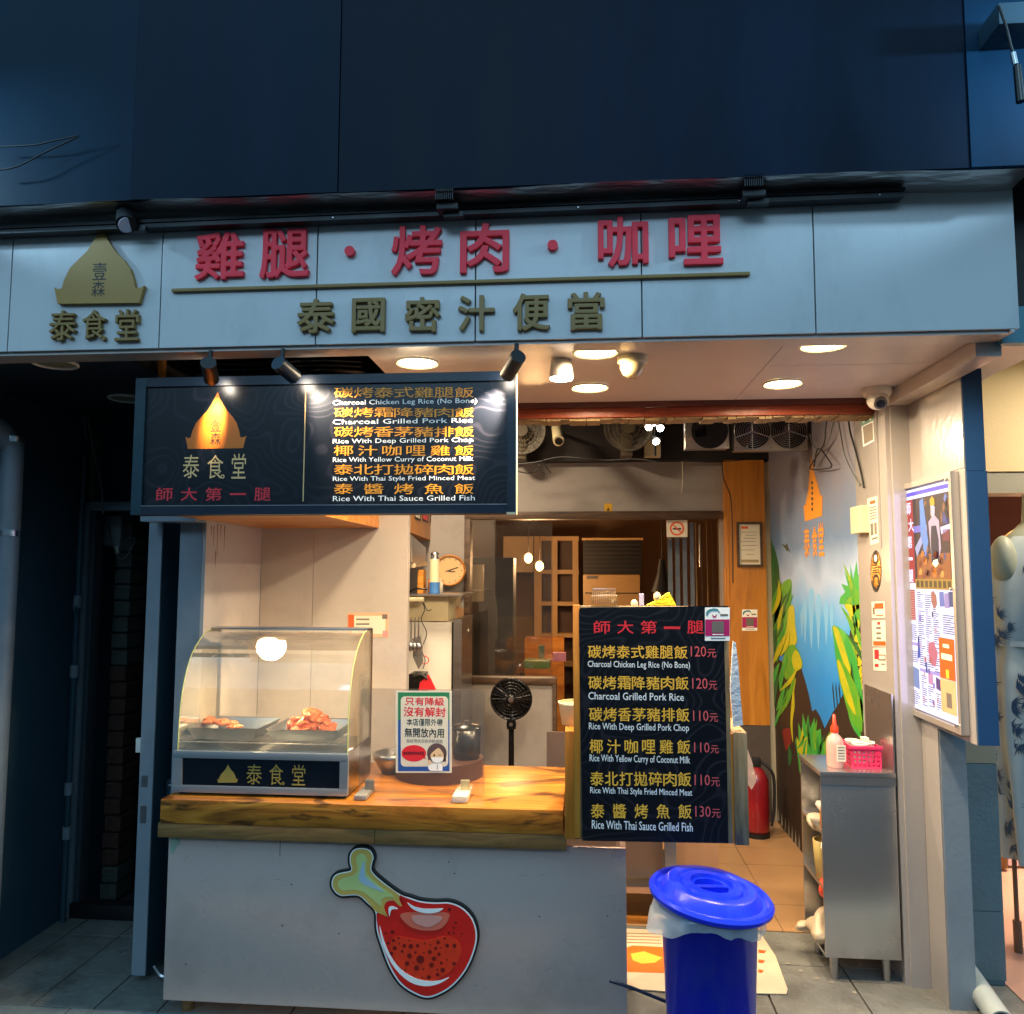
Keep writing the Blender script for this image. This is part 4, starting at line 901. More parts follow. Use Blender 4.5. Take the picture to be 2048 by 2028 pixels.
for zh, pr_, en, q1, q2, q3 in mr:
    n = len(zh); w = 92
    for i, ch in enumerate(zh):
        x0 = q1[0]+(q1[2]-q1[0]-w)*i/(n-1); dy = (i/(n-1)-.5)*4
        xa, ya = bq(x0, q1[1]+3+dy); xb, yb = bq(x0+w, q1[3]-3+dy); write(ch, M['yellow_print'], mb_, xa, ya, xb, yb, 0, .013, 'character', Y=YT)
    xa, ya = bq(q2[0], q2[1]); xb, yb = bq(q2[0]+105, q2[3]-6); write(pr_, M['pinkred_print'], mb_, xa, ya, xb, yb, 0, -.004, 'price', Y=YT)
    xa, ya = bq(q2[0]+113, q2[1]+20); xb, yb = bq(q2[2], q2[3]); write('元', M['pinkred_print'], mb_, xa, ya, xb, yb, 0, .0, 'price', Y=YT)
    xa, ya = bq(q3[0], q3[1]); xb, yb = bq(q3[2], q3[3]); write(en, M['white_print'], mb_, xa, ya, xb, yb, 0, .007, Y=YT)
def paysticker(x0, y0, x1, y1, label, **pl):
    """white and magenta payment sticker; the code itself is left blank"""
    k = 'Y'; v = pl['Y']
    t = thing('payment_sticker', label, 'sticker', at((x0+x1)/2, y1, Y=v), 'white and magenta payment stickers')
    f = lambda u, w: (x0+(x1-x0)*u, y0+(y1-y0)*w)
    R4 = lambda a, b, c, d: [f(a, b), f(c, b), f(c, d), f(a, d)]
    cut('white_sheet', R4(0, 0, 1, 1), M['white_print'], t, .0004, Y=v)
    cut('magenta_band', R4(.01, .36, .99, .86), M['magenta'], t, .0002, Y=v-.0004)
    cut('blank_square', R4(.28, .42, .76, .76), M['greyp'], t, .0002, Y=v-.0008)
    cut('print_line', R4(.3, .80, .76, .825), M['white_print'], t, .0002, Y=v-.0008)
    cut('print_line', R4(.24, .91, .82, .94), M['greyp'], t, .0002, Y=v-.0004)
    cut('swirl', [f(.08, .28), f(.05, .15), f(.2, .05), f(.5, .04), f(.62, .2), f(.5, .12), f(.25, .12), f(.15, .2)], mat('sticker_teal', '#4d8795', .5, bump=0), t, .0002, 2, Y=v-.0004)
    cut('smile', [f(.3, .2), f(.38, .27), f(.48, .2), f(.46, .28), f(.38, .32), f(.3, .27)], M['magenta'], t, .0002, 2, Y=v-.0004)
    cut('print_line', R4(.62, .2, .93, .26), M['greyp'], t, .0002, Y=v-.0004)
paysticker(1330, 1146, 1377, 1209, 'white and magenta payment sticker on the top right corner of the menu board', Y=YBD-.0056)
paysticker(1400, 1150, 1429, 1190, 'white and magenta payment sticker on the honey wood column', Y=5.7985)
# little box of toothpicks and the yellow sponge cloth on top
p = at(1138, 1141, Y=2.97)
t = thing('toothpick_box', 'small clear plastic box of toothpicks on the top edge of the menu board', 'toothpick box', (p.x, 2.97, a.z+.004))
x0, x1 = at(1115, 1130, Y=2.97).x, at(1164, 1130, Y=2.97).x; z0 = a.z+.004; z1 = at(1138, 1110, Y=2.97).z
obj('clear_body', B().box(x0+.004, x1-.004, 2.955, 2.99, z0+.036, z1, .004), M['acrylic'], t)
obj('lower_tray', B().box(x0, x1, 2.95, 2.995, z0, z0+.034, .003), glassmat('amber_plastic', (.8, .65, .4), .1, .1, .25, (.7, .5, .25)), t)
tp = mat('toothpick_wood', '#d8b070', .6, bump=0)
for i in range(12):
    x = x0+.006+i*(x1-x0-.012)/11; obj('toothpick', B().cyl((x, 2.972, z0+.004), (x+rs.uniform(-.001, .001), 2.972, z0+.044+rs.uniform(0, .008)), .0009, seg=5), tp, t)
obj('arrow_mark', B().prism([at(x, y, Y=2.949) for x, y in ((1152, 1131), (1161, 1131), (1156.5, 1139))], (0, .0005, 0)), tp, t)
obj('yellow_sponge', B().prism([at(x, y, Y=3.02) for x, y in ((1221, 1142), (1238, 1134), (1263, 1118), (1270, 1130), (1276, 1143))], (0, .04, 0)), mat('yellow_sponge', '#e5d018', .7, 0, .08, 20, .3), None, 0, 'bright yellow sponge cloth behind the top edge of the menu board', 'sponge')
for i, (x, y, w) in enumerate(((1197, 1136, .012), (1240, 1122, .012))):
    obj('egg_shaped_lid', B().blob(at(x, y+4, Y=3.03), (.014, .012, .018), i, .05), M['cream'], None, True, 'pale rounded lid poking up behind the menu board, '+('left' if i == 0 else 'right')+' of the white tag', 'lid', 'pale lids behind the menu board')
p0 = at(1206, 1120, Y=3.03); p1 = at(1214, 1143, Y=3.03)
obj('white_tag', B().box(p0.x, p1.x+.002, 3.03, 3.034, p1.z, p0.z, .002), mat('lilac_tag', '#b9b5cf', .4), None, 0, 'small lilac-white plastic tag standing behind the menu board top', 'tag')
c0 = at(1058, 1380, Y=3.12); c1 = at(1086, 1325, Y=3.12)
obj('plastic_tub', B().lathe((c0.x+.065, 3.13, zt_+.0), [(0, 0), (.062, 0), (.072, c1.z-zt_-.008), (.076, c1.z-zt_), (.07, c1.z-zt_)], seg=32), M['cream'], None, True, 'cream plastic tub on the wooden box left of the menu board', 'tub')
cl = [at(x, y, Y=3.02) for x, y in ((1383, 1210), (1388, 1212), (1393, 1255), (1397, 1310), (1402, 1368), (1384, 1372), (1378, 1300))]
obj('hanging_cloth', B().prism(cl, (0, .012, 0)), mat('pale_blue_cloth', '#a9c0d6', .8, 0, .12, 20, .3), None, 0, 'pale blue cloth hanging beside the right edge of the menu board', 'cloth')

# fan behind the counter
c = at(965, 1318, Y=5.45)
t = thing('pedestal_fan', 'black round pedestal fan in front of the grey half wall', 'fan', (c.x, 5.45, 0))
obj('cage_shell', B().lathe(c+Vector((0, .03, 0)), [(.02, -.08), (.09, -.06), (.135, 0), (.138, .035), (.13, .05)], (0, -1, 0), 36), M['blackplastic'], t, True)
for r_ in (.045, .065, .085, .105, .125): obj('guard_ring', B().lathe(c+Vector((0, -.02, 0)), [(r_, 0), (r_+.003, .004), (r_+.006, 0)], (0, -1, 0), 36), M['blackplastic'], t, True)
obj('rim', B().lathe(c+Vector((0, -.018, 0)), [(.128, 0), (.136, .012), (.142, 0), (.138, -.02)], (0, -1, 0), 40), M['blackgloss'], t, True)
for k in range(28):
    u = 2*math.pi*k/28; obj('guard_wire', B().cyl(c+Vector((math.cos(u)*.03, -.03, math.sin(u)*.03)), c+Vector((math.cos(u)*.13, -.022, math.sin(u)*.13)), .0016, seg=4), M['blackplastic'], t)
for k in range(5):
    u = 2*math.pi*k/5; q = Vector((math.cos(u), 0, math.sin(u))); w = Vector((-math.sin(u), 0, math.cos(u)))
    obj('blade', B().prism([c+q*.02+w*.02, c+q*.115+w*.05, c+q*.12-w*.02+Vector((0, .015, 0)), c+q*.02-w*.02+Vector((0, .01, 0))], (0, .003, 0)), M['blackgloss'], t)
obj('hub', B().lathe(c+Vector((0, -.03, 0)), [(.032, 0), (.03, .008), (.018, .011)], (0, -1, 0), 28), M['blackgloss'], t, True)
obj('hub_badge', B().cyl(c+Vector((0, -.041, 0)), c+Vector((0, -.044, 0)), .018, seg=20), M['steel'], t)
obj('neck', B().lathe(c+Vector((0, .0, -.20)), [(.03, 0), (.034, .03), (.026, .07), (.02, .1)], seg=20), M['blackgloss'], t, True)
obj('knob_badge', B().cyl(c+Vector((0, -.034, -.165)), c+Vector((0, -.038, -.165)), .012, seg=16), M['steel'], t)
obj('pole', B().cyl(c+Vector((0, 0, -.2)), (c.x, 5.45, .04), .018, .022), M['blackgloss'], t)
obj('base_disc', B().lathe((c.x, 5.45, 0), [(.16, 0), (.16, .02), (.05, .045)]), M['blackplastic'], t, True)

# kitchen corner seen between the partition and the back wall
def inq(x, y, Y): return at(x, y, Y=Y)
a = inq(775, 1120, 5.2); b = inq(866, 1330, 5.2)
t = thing('fridge', 'tall pale fridge with a steel edge in the kitchen corner', 'fridge', ((a.x+b.x)/2, 5.4, 0))
zf = inq(830, 1124, 5.2).z
obj('cabinet_body', B().box(a.x-.15, b.x-.04, 5.2, 5.75, .03, zf-.17, .004), M['white'], t)
obj('top_section', B().box(a.x-.15, b.x-.075, 5.19, 5.75, zf-.165, zf, .004), M['cream'], t)
obj('steel_edge', B().box(b.x-.039, b.x+.015, 5.195, 5.7, .03, zf-.15), M['steel'], t)
obj('door_seal', B().box(b.x-.05, b.x-.0395, 5.193, 5.21, .03, zf-.17), M['ink'], t)
obj('shelf_top', B().box(a.x-.15, b.x+.03, 5.1, 5.75, zf+.001, zf+.012), M['steel'], t)
c = inq(849, 1076, 5.8)
t = thing('wall_clock', 'round pale wooden wall clock in the kitchen corner', 'clock', c)
obj('rim', B().lathe(c, [(.112, -.02), (.116, 0), (.112, .02), (.104, .022), (.102, .01)], (0, -1, 0), 40), M['woodx'], t, True)
obj('dial', B().cyl(c, c+Vector((0, -.009, 0)), .103, seg=40), mat('pale_clock_dial', '#c9a271', .5, 0, .05), t)
for k in range(12):
    u = math.pi*k/6; q = c+Vector((math.sin(u)*.088, -.0105, math.cos(u)*.088)); obj('hour_mark', B().cyl(q, q+Vector((0, -.001, 0)), .005, seg=8), M['greyp'], t)
obj('hand', B().cyl(c+Vector((-.03, -.012, -.008)), c+Vector((.06, -.012, .022)), .003, seg=6), M['ink'], t)
obj('hand', B().cyl(c+Vector((-.01, -.013, -.006)), c+Vector((.04, -.013, -.008)), .003, seg=6), M['ink'], t)
p = inq(820, 1104, 5.3); 
t = thing('thermos', 'pale thermos flask with a blue base on top of the fridge', 'flask', (p.x, 5.3, zf+.013))
hh = inq(820, 1044, 5.3).z-p.z
obj('flask_body', B().cyl((p.x, 5.3, p.z+.02), (p.x, 5.3, p.z+hh*.82), .034, .031, 28), M['cream'], t)
obj('blue_base', B().cyl((p.x, 5.3, zf+.013), (p.x, 5.3, p.z+.0195), .035, seg=28), mat('blue_plastic', '#3a6ea8', .4), t)
obj('lid', B().lathe((p.x, 5.3, p.z+hh*.82), [(.030, 0), (.024, .012), (.028, .03), (.024, .045), (0, .047)], seg=24), M['steel'], t, True)
# wall cabinet with picture cards
xk = at(776, 1010, Y=4.7).x
t = thing('kitchen_wall_cabinet', 'honey wood wall cabinet carrying small picture cards in the kitchen', 'cabinet', (xk, 5, 1.98))
pa = [at(774, 970, X=-1.12), at(774, 1004, X=-1.12), at(841, 1031, X=-1.12), at(841, 970, X=-1.12)]
obj('cabinet_front', B().prism(pa, (-.3, 0, 0)), M['wood'], t)
for i in range(4):
    x0 = 783+i*14.5; k = i*3.6
    obj('picture_card', B().prism([at(x0, 940, X=-1.117), at(x0, 979+k*1.1, X=-1.117), at(x0+11, 983+k*1.1, X=-1.117), at(x0+11, 940, X=-1.117)], (-.002, 0, 0)), M['ink'], t)
    obj('card_print', B().prism([at(x0+2, 940, X=-1.1145), at(x0+2, 975+k*1.1, X=-1.1145), at(x0+9.5, 979+k*1.1, X=-1.1145), at(x0+9.5, 940, X=-1.1145)], (-.002, 0, 0)), [M['paper'], M['red_print'], M['food'], M['greyp']][i], t)
t = thing('range_hood', 'small stainless range hood under the kitchen wall cabinet', 'range hood', at(790, 1070, X=-1.15))
obj('hood_face', B().prism([at(775, 1008, X=-1.1), at(775, 1062, X=-1.1), at(804, 1062, X=-1.1), at(804, 1034, X=-1.1)], (-.35, 0, 0)), M['steel'], t)
obj('hood_lip', B().prism([at(775, 1064, X=-1.08), at(775, 1072, X=-1.08), at(806, 1067, X=-1.08), at(806, 1060, X=-1.08)], (-.35, 0, 0)), M['steel'], t)
obj('orange_carton', B().box(*sorted((at(788, 1080, Y=5.3).x, at(799, 1080, Y=5.3).x)), 5.3, 5.4, zf+.013, at(790, 1075, Y=5.3).z), M['woodx'], None, 0, 'small orange-brown carton beside the thermos on the fridge', 'carton')
a = inq(779, 1112, 5.12); obj('black_pan_handle', B().tube([inq(770, 1118, 5.05), inq(785, 1111, 5.05), inq(806, 1112, 5.05)], .007), M['blackplastic'], None, True, 'black pan handle in front of the fridge top', 'pan')
t = thing('power_strip', 'cream power strip with hanging cords on the fridge side', 'power strip', inq(785, 1128, 5.1))
a = inq(772, 1127, 5.1); b = inq(800, 1135, 5.1); obj('strip_body', B().box(a.x, b.x, 5.08, 5.12, b.z, a.z, .004), M['cream'], t)
obj('cord', B().tube([inq(x, y, 5.1) for x, y in ((797, 1135), (801, 1150), (795, 1170), (805, 1195), (796, 1225), (802, 1245), (798, 1262))], .003), M['cableb'], t)
obj('cord', B().tube([inq(x, y, 5.1) for x, y in ((800, 1138), (806, 1152), (814, 1150))], .003), M['cableb'], t)
obj('red_hook', B().tube([inq(x, y, 5.1) for x, y in ((799, 1237), (806, 1240), (809, 1246), (805, 1252), (798, 1252))], .003), M['red_print'], None, True, 'small red hook hanging on the fridge side', 'hook')
a = inq(852, 1146, 5.5); b = inq(872, 1225, 5.5)
t = thing('hanging_paper_bags', 'beige stack of paper bags hanging on the wall beside the fridge', 'paper bags', ((a.x+b.x)/2, 5.5, b.z))
obj('bag_stack', B().prism([inq(x, y, 5.5) for x, y in ((852, 1147), (856, 1144), (872, 1147), (874, 1152), (870, 1200), (864, 1240), (855, 1230))], (0, .04, 0)), mat('kraft_paper', '#b98f66', .7, 0, .12, 12, .2), t)
obj('loose_sheet', B().prism([inq(x, y, 5.49) for x, y in ((872, 1168), (886, 1190), (876, 1196), (869, 1186))], (0, .006, 0)), M['paper'], t)
obj('looped_cord', B().tube([inq(x, y, 5.7) for x, y in ((848, 1215), (857, 1240), (857, 1275), (850, 1305))], .004), M['cable'], None, True, 'pale looped cord on the wall left of the dark window frame', 'cord')
for k, x in enumerate((868, 871.5)): obj('dark_wall_cable', B().tube([inq(x, 1235, 5.8), inq(x, 1330, 5.8)], .004, smooth=False), M['cableb'], None, True, 'dark vertical cable beside the window frame, '+('left' if k == 0 else 'right')+' of two', 'cable', 'dark cables by the window frame')
a = inq(845, 1120, 5.75); b = inq(862, 1143, 5.75); obj('wire_basket', B().box(a.x, b.x, 5.7, 5.84, b.z, a.z, .003), mat('greenish_wire', '#4f5442', .5, .3, .4, 60, .5), None, 0, 'small greenish wire basket on the wall under the clock', 'basket')
t = thing('knife_block', 'black tool rack with a red handled tool below the fridge door', 'tool rack', inq(790, 1295, 4.6))
a = inq(771, 1272, 4.6); b = inq(805, 1300, 4.6); obj('rack_body', B().box(a.x, b.x-.02, 4.6, 4.75, b.z-.05, a.z, .003), M['blackplastic'], t)
obj('tool_handle', B().tube([inq(x, y, 4.58) for x, y in ((780, 1277), (795, 1273), (806, 1281))], .007), M['black'], t)
obj('red_handle', B().prism([inq(x, y, 4.59) for x, y in ((792, 1288), (808, 1273), (822, 1302), (790, 1303))], (0, .02, 0)), M['red_print'], t)

# small clutter of the kitchen corner
for i, (x, col, h_, r_) in enumerate(((-1.02, '#b9722a', .13, .022), (-.965, '#e0d8c0', .10, .026), (-1.075, '#7a2a1c', .15, .020))):
    c = Vector((x, 5.42, zf+.013)); obj('condiment_bottle', B().lathe(c, [(0, 0), (r_, 0), (r_, h_*.65), (r_*.45, h_*.8), (r_*.45, h_), (0, h_)], seg=20), mat('condiment%d' % i, col, .3), None, True, ('amber condiment bottle on the fridge behind the thermos', 'squat cream condiment jar on the fridge behind the thermos', 'dark red condiment bottle deepest in the kitchen corner')[i], 'bottle', 'condiments on the fridge top')
for i, x in enumerate((776, 783, 790)):
    p_ = inq(x, 1165, 4.9); t = thing('hanging_ladle', ('leftmost', 'middle', 'rightmost')[i]+' of three steel ladles hanging at the kitchen partition edge', 'ladle', p_, 'ladles hanging by the fridge')
    obj('handle', B().cyl(p_, p_+Vector((0, 0, -.16)), .004, seg=8), M['steel'], t); obj('bowl', B().blob(p_+Vector((0, -.01, -.18)), (.024, .012, .026), i, .05), M['steel'], t, True)
obj('folded_towel', B().prism([inq(x, y, 4.95) for x, y in ((778, 1205), (792, 1200), (797, 1250), (789, 1262), (779, 1240))], (0, .03, 0)), mat('grey_towel', '#6b6660', .9, 0, .2, 20, .3), None, 0, 'grey towel hanging below the ladles by the fridge', 'towel')
obj('carton_stack', B().box(-.62, -.48, 4.3, 4.5, .0, .95, .004).box(-.60, -.50, 4.32, 4.48, .951, 1.02, .004), mat('kraft_carton', '#8a6a48', .7, 0, .1, 8, .1), None, 0, 'stack of kraft cartons behind the acrylic guard', 'cartons') if 0 else None
# wall fans, camera, exhaust units under the shop ceiling
fanm = mat('aged_fan_plastic', '#5c523f', .5, 0, .15, 8, .03)
def wallfan(x, y, label):
    c = at(x, y, Y=5.6); t = thing('wall_fan', label, 'wall fan', c, 'beige wall fans in the dark upper part')
    for r_ in (.05, .08, .11, .14, .17): obj('cage_ring', B().lathe(c, [(r_-.003, 0), (r_, .004), (r_+.003, 0)], (0, -1, 0), 36), fanm, t, True)
    for k in range(20):
        u = 2*math.pi*k/20; obj('cage_wire', B().cyl(c+Vector((math.cos(u)*.03, -.004, math.sin(u)*.03)), c+Vector((math.cos(u)*.17, 0, math.sin(u)*.17)), .002, seg=4), fanm, t)
    obj('cage_back', B().lathe(c+Vector((0, .0, 0)), [(.17, 0), (.12, -.05), (.05, -.07)], (0, -1, 0), 28), glassmat('fan_mesh', (.7, .68, .62), .05, .3, .25, (.55, .5, .42)), t, True)
    obj('hub', B().cyl(c+Vector((0, -.02, 0)), c+Vector((0, .08, 0)), .045), fanm, t)
    obj('bracket', B().box(c.x-.05, c.x+.03, 5.62, 5.8, c.z-.2, c.z-.03, .01), fanm, t)
    return t
wallfan(984, 812, 'beige caged wall fan half hidden behind the right end of the menu sign')
wallfan(1186, 806, 'beige caged wall fan in the middle of the dark upper wall')
c = at(1052, 812, Y=5.4); c2 = at(1054, 832, Y=5.3)
t = thing('bullet_camera', 'cream bullet camera on the dark wall between the two wall fans', 'camera', c)
obj('body', B().cyl(c+Vector((-.01, .1, .035)), c2, .035, .038), M['cream'], t); d_ = (c2-c).normalized()
obj('lens', B().cyl(c2+d_*.001+Vector((0, -.004, 0)), c2+d_*.008+Vector((0, -.006, 0)), .026), M['blackgloss'], t)
obj('mount', B().cyl(c+Vector((-.01, .12, .05)), c+Vector((-.01, .4, .06)), .012), M['cream'], t)
t = thing('spotlight_cluster', 'cluster of four small lit spotlights hanging below the dark shop ceiling', 'spotlight', at(1230, 810, Y=4.9))
for i, (x, y, dx, dy) in enumerate(((1224, 806, -1, .7), (1233, 798, .5, -.3), (1246, 808, 1, .5), (1238, 833, .8, -.7))):
    p = at(x, y, Y=4.9); d_ = Vector((dx*.3, -.75, -.55)).normalized()
    obj('lamp_can', B().cyl(p-d_*.07, p, .016, .024, 20), M['black'], t)
    obj('lens', B().cyl(p+d_*.001, p+d_*.003, .021, seg=18), M['bulbw'], t)
obj('stem', B().cyl(at(1236, 800, Y=5.0), at(1236, 860, Y=5.0), .008), M['black'], t)
p = at(1234, 815, Y=4.85); disk('lamp_light', t, p+Vector((0, -.02, -.06)), 6, .12, (1, .74, .48), p+Vector((.1, -.5, -1)))
a = at(1216, 838, Y=5.75); b = at(1247, 862, Y=5.75); obj('switch_box', B().box(a.x, b.x, 5.75, 5.81, b.z, a.z+.05, .004), M['cream'], None, 0, 'cream junction box below the spotlight cluster', 'junction box')
Yv = 4.75
def fanbox(x0, y0, x1, y1, n, label, ringed):
    a = at(x0, y0, Y=Yv); b = at(x1, y1, Y=Yv)
    t = thing('exhaust_unit', label, 'exhaust fan', ((a.x+b.x)/2, Yv, b.z))
    obj('plate', B().box(a.x, b.x, Yv, Yv+.015, b.z, a.z+.05, .002), mat('bright_steel', (.6, .58, .5), .28, .9, .1, 3, .03), t)
    obj('box_body', B().box(a.x+.004, b.x-.004, Yv+.016, Yv+.10, b.z+.004, a.z+.05), M['steel'], t)
    for i in range(n):
        cx_ = a.x+(b.x-a.x)*((i+.5)/n if n > 1 else .56); cz = b.z+(a.z-b.z)*.62; c = Vector((cx_, Yv-.002, cz)); rr_ = .107 if n == 1 else .105
        obj('dark_opening', B().cyl(c, c+Vector((0, -.003, 0)), rr_, seg=36), M['ink'], t)
        if ringed:
            for k in range(6): r_ = .04+k*.0125; obj('guard_ring', B().lathe(c+Vector((0, -.006, 0)), [(r_-.0018, 0), (r_, .003), (r_+.0018, 0)], (0, -1, 0), 32), M['steel'], t, True)
            obj('hub', B().cyl(c+Vector((0, -.004, 0)), c+Vector((0, -.01, 0)), .034, seg=24), mat('motor_hub', '#6d6474', .4, .4), t)
            for u in (90, 200, 340, 270): obj('guard_arm', B().cyl(c+Vector((0, -.011, 0)), c+Vector((math.cos(R(u))*.115, -.009, math.sin(R(u))*.115)), .0028, seg=6), M['steel'], t)
        else: obj('blade_shadow', B().prism([c+Vector((x_, -.005, z_)) for x_, z_ in ((-.09, .0), (-.02, .03), (-.02, -.03), (-.08, -.04))], (0, .001, 0)), M['blackgloss'], t)
    for u, w in ((.04, .1), (.96, .1), (.5, .08)):
        q = Vector((a.x+(b.x-a.x)*u, Yv-.001, b.z+(a.z-b.z)*w)); obj('screw', B().cyl(q, q+Vector((0, -.002, 0)), .003, seg=8), M['ink'], t)
fanbox(1292, 793, 1376, 846, 1, 'square steel exhaust unit with one dark round opening', False)
fanbox(1384, 793, 1524, 849, 2, 'wide steel exhaust unit with two ringed fans beside the mural', True)

# loose wires
def wire(name, pts, Y, r_, ma, label, X=None, cat='wire', group=None):
    return obj(name, B().tube([at(x, y, X=X) if X else at(x, y, Y=Y) for x, y in pts], r_), ma, None, True, label, cat, group)
wire('hanging_cable', [(975, 875), (1010, 872), (1060, 862), (1140, 868), (1200, 866), (1240, 872)], 5.55, .003, M['cable'], 'thin pale wire sagging along the dark upper wall')
wire('hanging_cable', [(972, 888), (1000, 893), (1018, 882), (1024, 868), (1030, 880), (1040, 893)], 5.5, .004, M['cableb'], 'tangle of black wire ends beside the menu sign', cat='wire')
wire('hanging_cable', [(1028, 895), (1015, 880), (1022, 872)], 5.48, .003, M['cableb'], 'short black wire end in the tangle beside the menu sign')
wire('hanging_cable', [(1296, 868), (1340, 872), (1400, 868), (1440, 860)], 5.4, .003, M['cableb'], 'black wire under the exhaust units')
wire('hanging_cable', [(1362, 872), (1366, 905), (1379, 940), (1382, 1010), (1383, 1100)], 5.58, .004, M['cableb'], 'black cable running down the honey wood column')
wire('pull_cord', [(1287, 870), (1288, 900), (1286, 930)], 5.5, .002, M['cream'], 'thin pull cord hanging in front of the white back wall', cat='cord')
xw = XM-.02
wire('mural_cable', [(1562, 785), (1558, 805), (1556, 832), (1548, 850), (1535, 870), (1529, 885), (1560, 884), (1569, 878), (1558, 860), (1548, 848), (1541, 850), (1536, 880)], 0, .004, M['cableb'], 'looped black cable dangling over the painted mural spire', X=xw-.02)
wire('mural_cable', [(1574, 785), (1569, 810), (1563, 832), (1550, 846), (1540, 846), (1533, 836), (1528, 818)], 0, .004, M['cable'], 'pale cable tied to the black loop on the mural', X=xw-.01)
wire('mural_cable', [(1580, 785), (1587, 825), (1594, 860), (1610, 895), (1622, 915)], 0, .004, M['cable'], 'pale cable running diagonally down the mural to the socket', X=xw)
wire('mural_cable', [(1600, 785), (1604, 815), (1614, 850), (1624, 890), (1630, 920)], 0, .005, M['cableb'], 'dark cable running down the mural beside the sticker wall', X=xw)
a = at(1614, 958, X=xw-.004); b = at(1636, 1005, X=xw-.004)
obj('socket_box', B().box(xw-.03, xw+.018, min(a.y, b.y), max(a.y, b.y), b.z, a.z, .004), M['cream'], None, 0, 'beige socket box on the mural at the end of the cables', 'socket')

# stickers and frame on the back wall
a = at(1258, 981, Y=YB-.004); b = at(1298, 1013, Y=YB-.004)
t = thing('no_smoking_sign', 'square white no smoking sticker with a red ring at the opening', 'sticker', ((a.x+b.x)/2, YB, b.z))
obj('sheet', B().box(a.x, b.x, YB+.016, YB+.018, b.z, a.z), M['paper'], t)
c = Vector(((a.x+b.x)/2, YB+.0155, (a.z+b.z)/2))
obj('ring', B().lathe(c, [(.040, 0), (.052, 0)], (0, -1, 0), 28), M['orangep'], t)
obj('cigarette', B().box(c.x-.03, c.x+.03, c.y-.001, c.y, c.z-.008, c.z+.004), M['ink'], t)
obj('bar', B().prism([c+Vector((x, -.0015, z)) for x, z in ((-.038, .03), (-.032, .036), (.038, -.03), (.032, -.036))], (0, .0004, 0)), M['orangep'], t)
a = at(1140, 950, Y=YB-.004); b = at(1155, 971, Y=YB-.004)
t = thing('warning_sticker', 'small yellow warning sticker on the white wall above the opening', 'sticker', ((a.x+b.x)/2, YB, b.z))
obj('sheet', B().box(a.x, b.x, YB-.002, YB-.0005, b.z, a.z), mat('yellow_sticker', '#c99a1c', .5), t)
obj('mark', B().prism([((a.x+b.x)/2+x, YB-.0025, (a.z+b.z)/2+z) for x, z in ((-.012, -.012), (.012, -.012), (0, .014))], (0, .0003, 0)), M['ink'], t)
t = thing('framed_certificate', 'framed certificate in a dark wood frame on the honey wood column', 'picture frame', at(1418, 1070, Y=5.6))
a = at(1390, 985, Y=5.78); b = at(1451, 1069, Y=5.6)
obj('frame', B().box(a.x, b.x, 5.778, 5.797, b.z, b.z+.016).box(a.x, b.x, 5.778, 5.797, a.z-.016, a.z).box(a.x, a.x+.016, 5.778, 5.797, b.z+.016, a.z-.016).box(b.x-.016, b.x, 5.778, 5.797, b.z+.016, a.z-.016), M['dkwood'], t)
obj('sheet', B().box(a.x+.016, b.x-.016, 5.786, 5.796, b.z+.016, a.z-.016), M['paper'], t)
W_ = b.x-a.x; H_ = a.z-b.z
for i, (u, v, w) in enumerate(((.5, .22, .6), (.55, .29, .42), (.5, .36, .5), (.45, .43, .55), (.5, .52, .6), (.42, .62, .5), (.5, .72, .3))):
    obj('print_line', B().box(a.x+W_*(u-w/2), a.x+W_*(u+w/2), 5.7852, 5.7858, a.z-H_*v-.003, a.z-H_*v), M['greyp'], t)
obj('print_block', B().box(a.x+W_*.15, a.x+W_*.85, 5.7852, 5.7858, a.z-H_*.9, a.z-H_*.84), mat('tan_print', '#a08a60', .5, bump=0), t)
obj('print_flourish', B().box(a.x+W_*.18, a.x+W_*.45, 5.7852, 5.7858, a.z-H_*.15, a.z-H_*.1), M['orangep'], t)

# rear room contents
def rbox(name, x0, y0, x1, y1, Y, d, ma, par, bev=0):
    a = at(x0, y0, Y=Y); b = at(x1, y1, Y=Y); return obj(name, B().box(a.x, b.x, Y, Y+d, b.z, a.z, bev), ma, par)
t = thing('floor_air_conditioner', 'tall beige floor standing air conditioner in the rear room', 'air conditioner', at(1155, 1300, Y=7.9))
acm = mat('beige_ac_panel', '#b8925c', .45, 0, .05)
rbox('body', 1100, 1084, 1211, 1400, 7.9, .4, acm, t, .01)
rbox('grille', 1100, 1020, 1211, 1083, 7.9, .4, M['ink'], t)
for i in range(7): rbox('slat', 1102, 1026+i*8, 1209, 1028.5+i*8, 7.885, .012, mat('dark_slat', '#2c241e', .5), t)
rbox('top_bar', 1098, 1015, 1213, 1019, 7.89, .42, acm, t); rbox('panel_gap', 1104, 1118, 1208, 1120, 7.892, .006, M['ink'], t)
rbox('display', 1107, 1086, 1128, 1092, 7.892, .006, M['greyp'], t)
t = thing('shelf_cabinet', 'brown shelf cabinet with a pale frame behind the glass in the rear room', 'cabinet', at(1020, 1300, Y=8.2))
rbox('back_panel', 1005, 1012, 1090, 1290, 8.4, .05, mat('dark_cabinet', '#4a2e1c', .5), t)
for x0, x1 in ((1008, 1022), (1040, 1052), (1080, 1092)): rbox('upright', x0, 1012, x1, 1290, 8.2, .19, acm, t)
for y in (1012, 1075, 1135, 1195, 1250): rbox('shelf', 1008, y, 1092, y+8, 8.19, .2, acm, t)
rbox('lit_poster', 950, 1012, 1006, 1080, 8.1, .02, mat('pale_board', '#b39a78', .5), t)
t = thing('dining_table', 'wooden dining table with a green tray in the rear room', 'table', at(1010, 1300, Y=6.5))
zt2 = .74
tb_ = at(1020, 1262, Y=6.4)
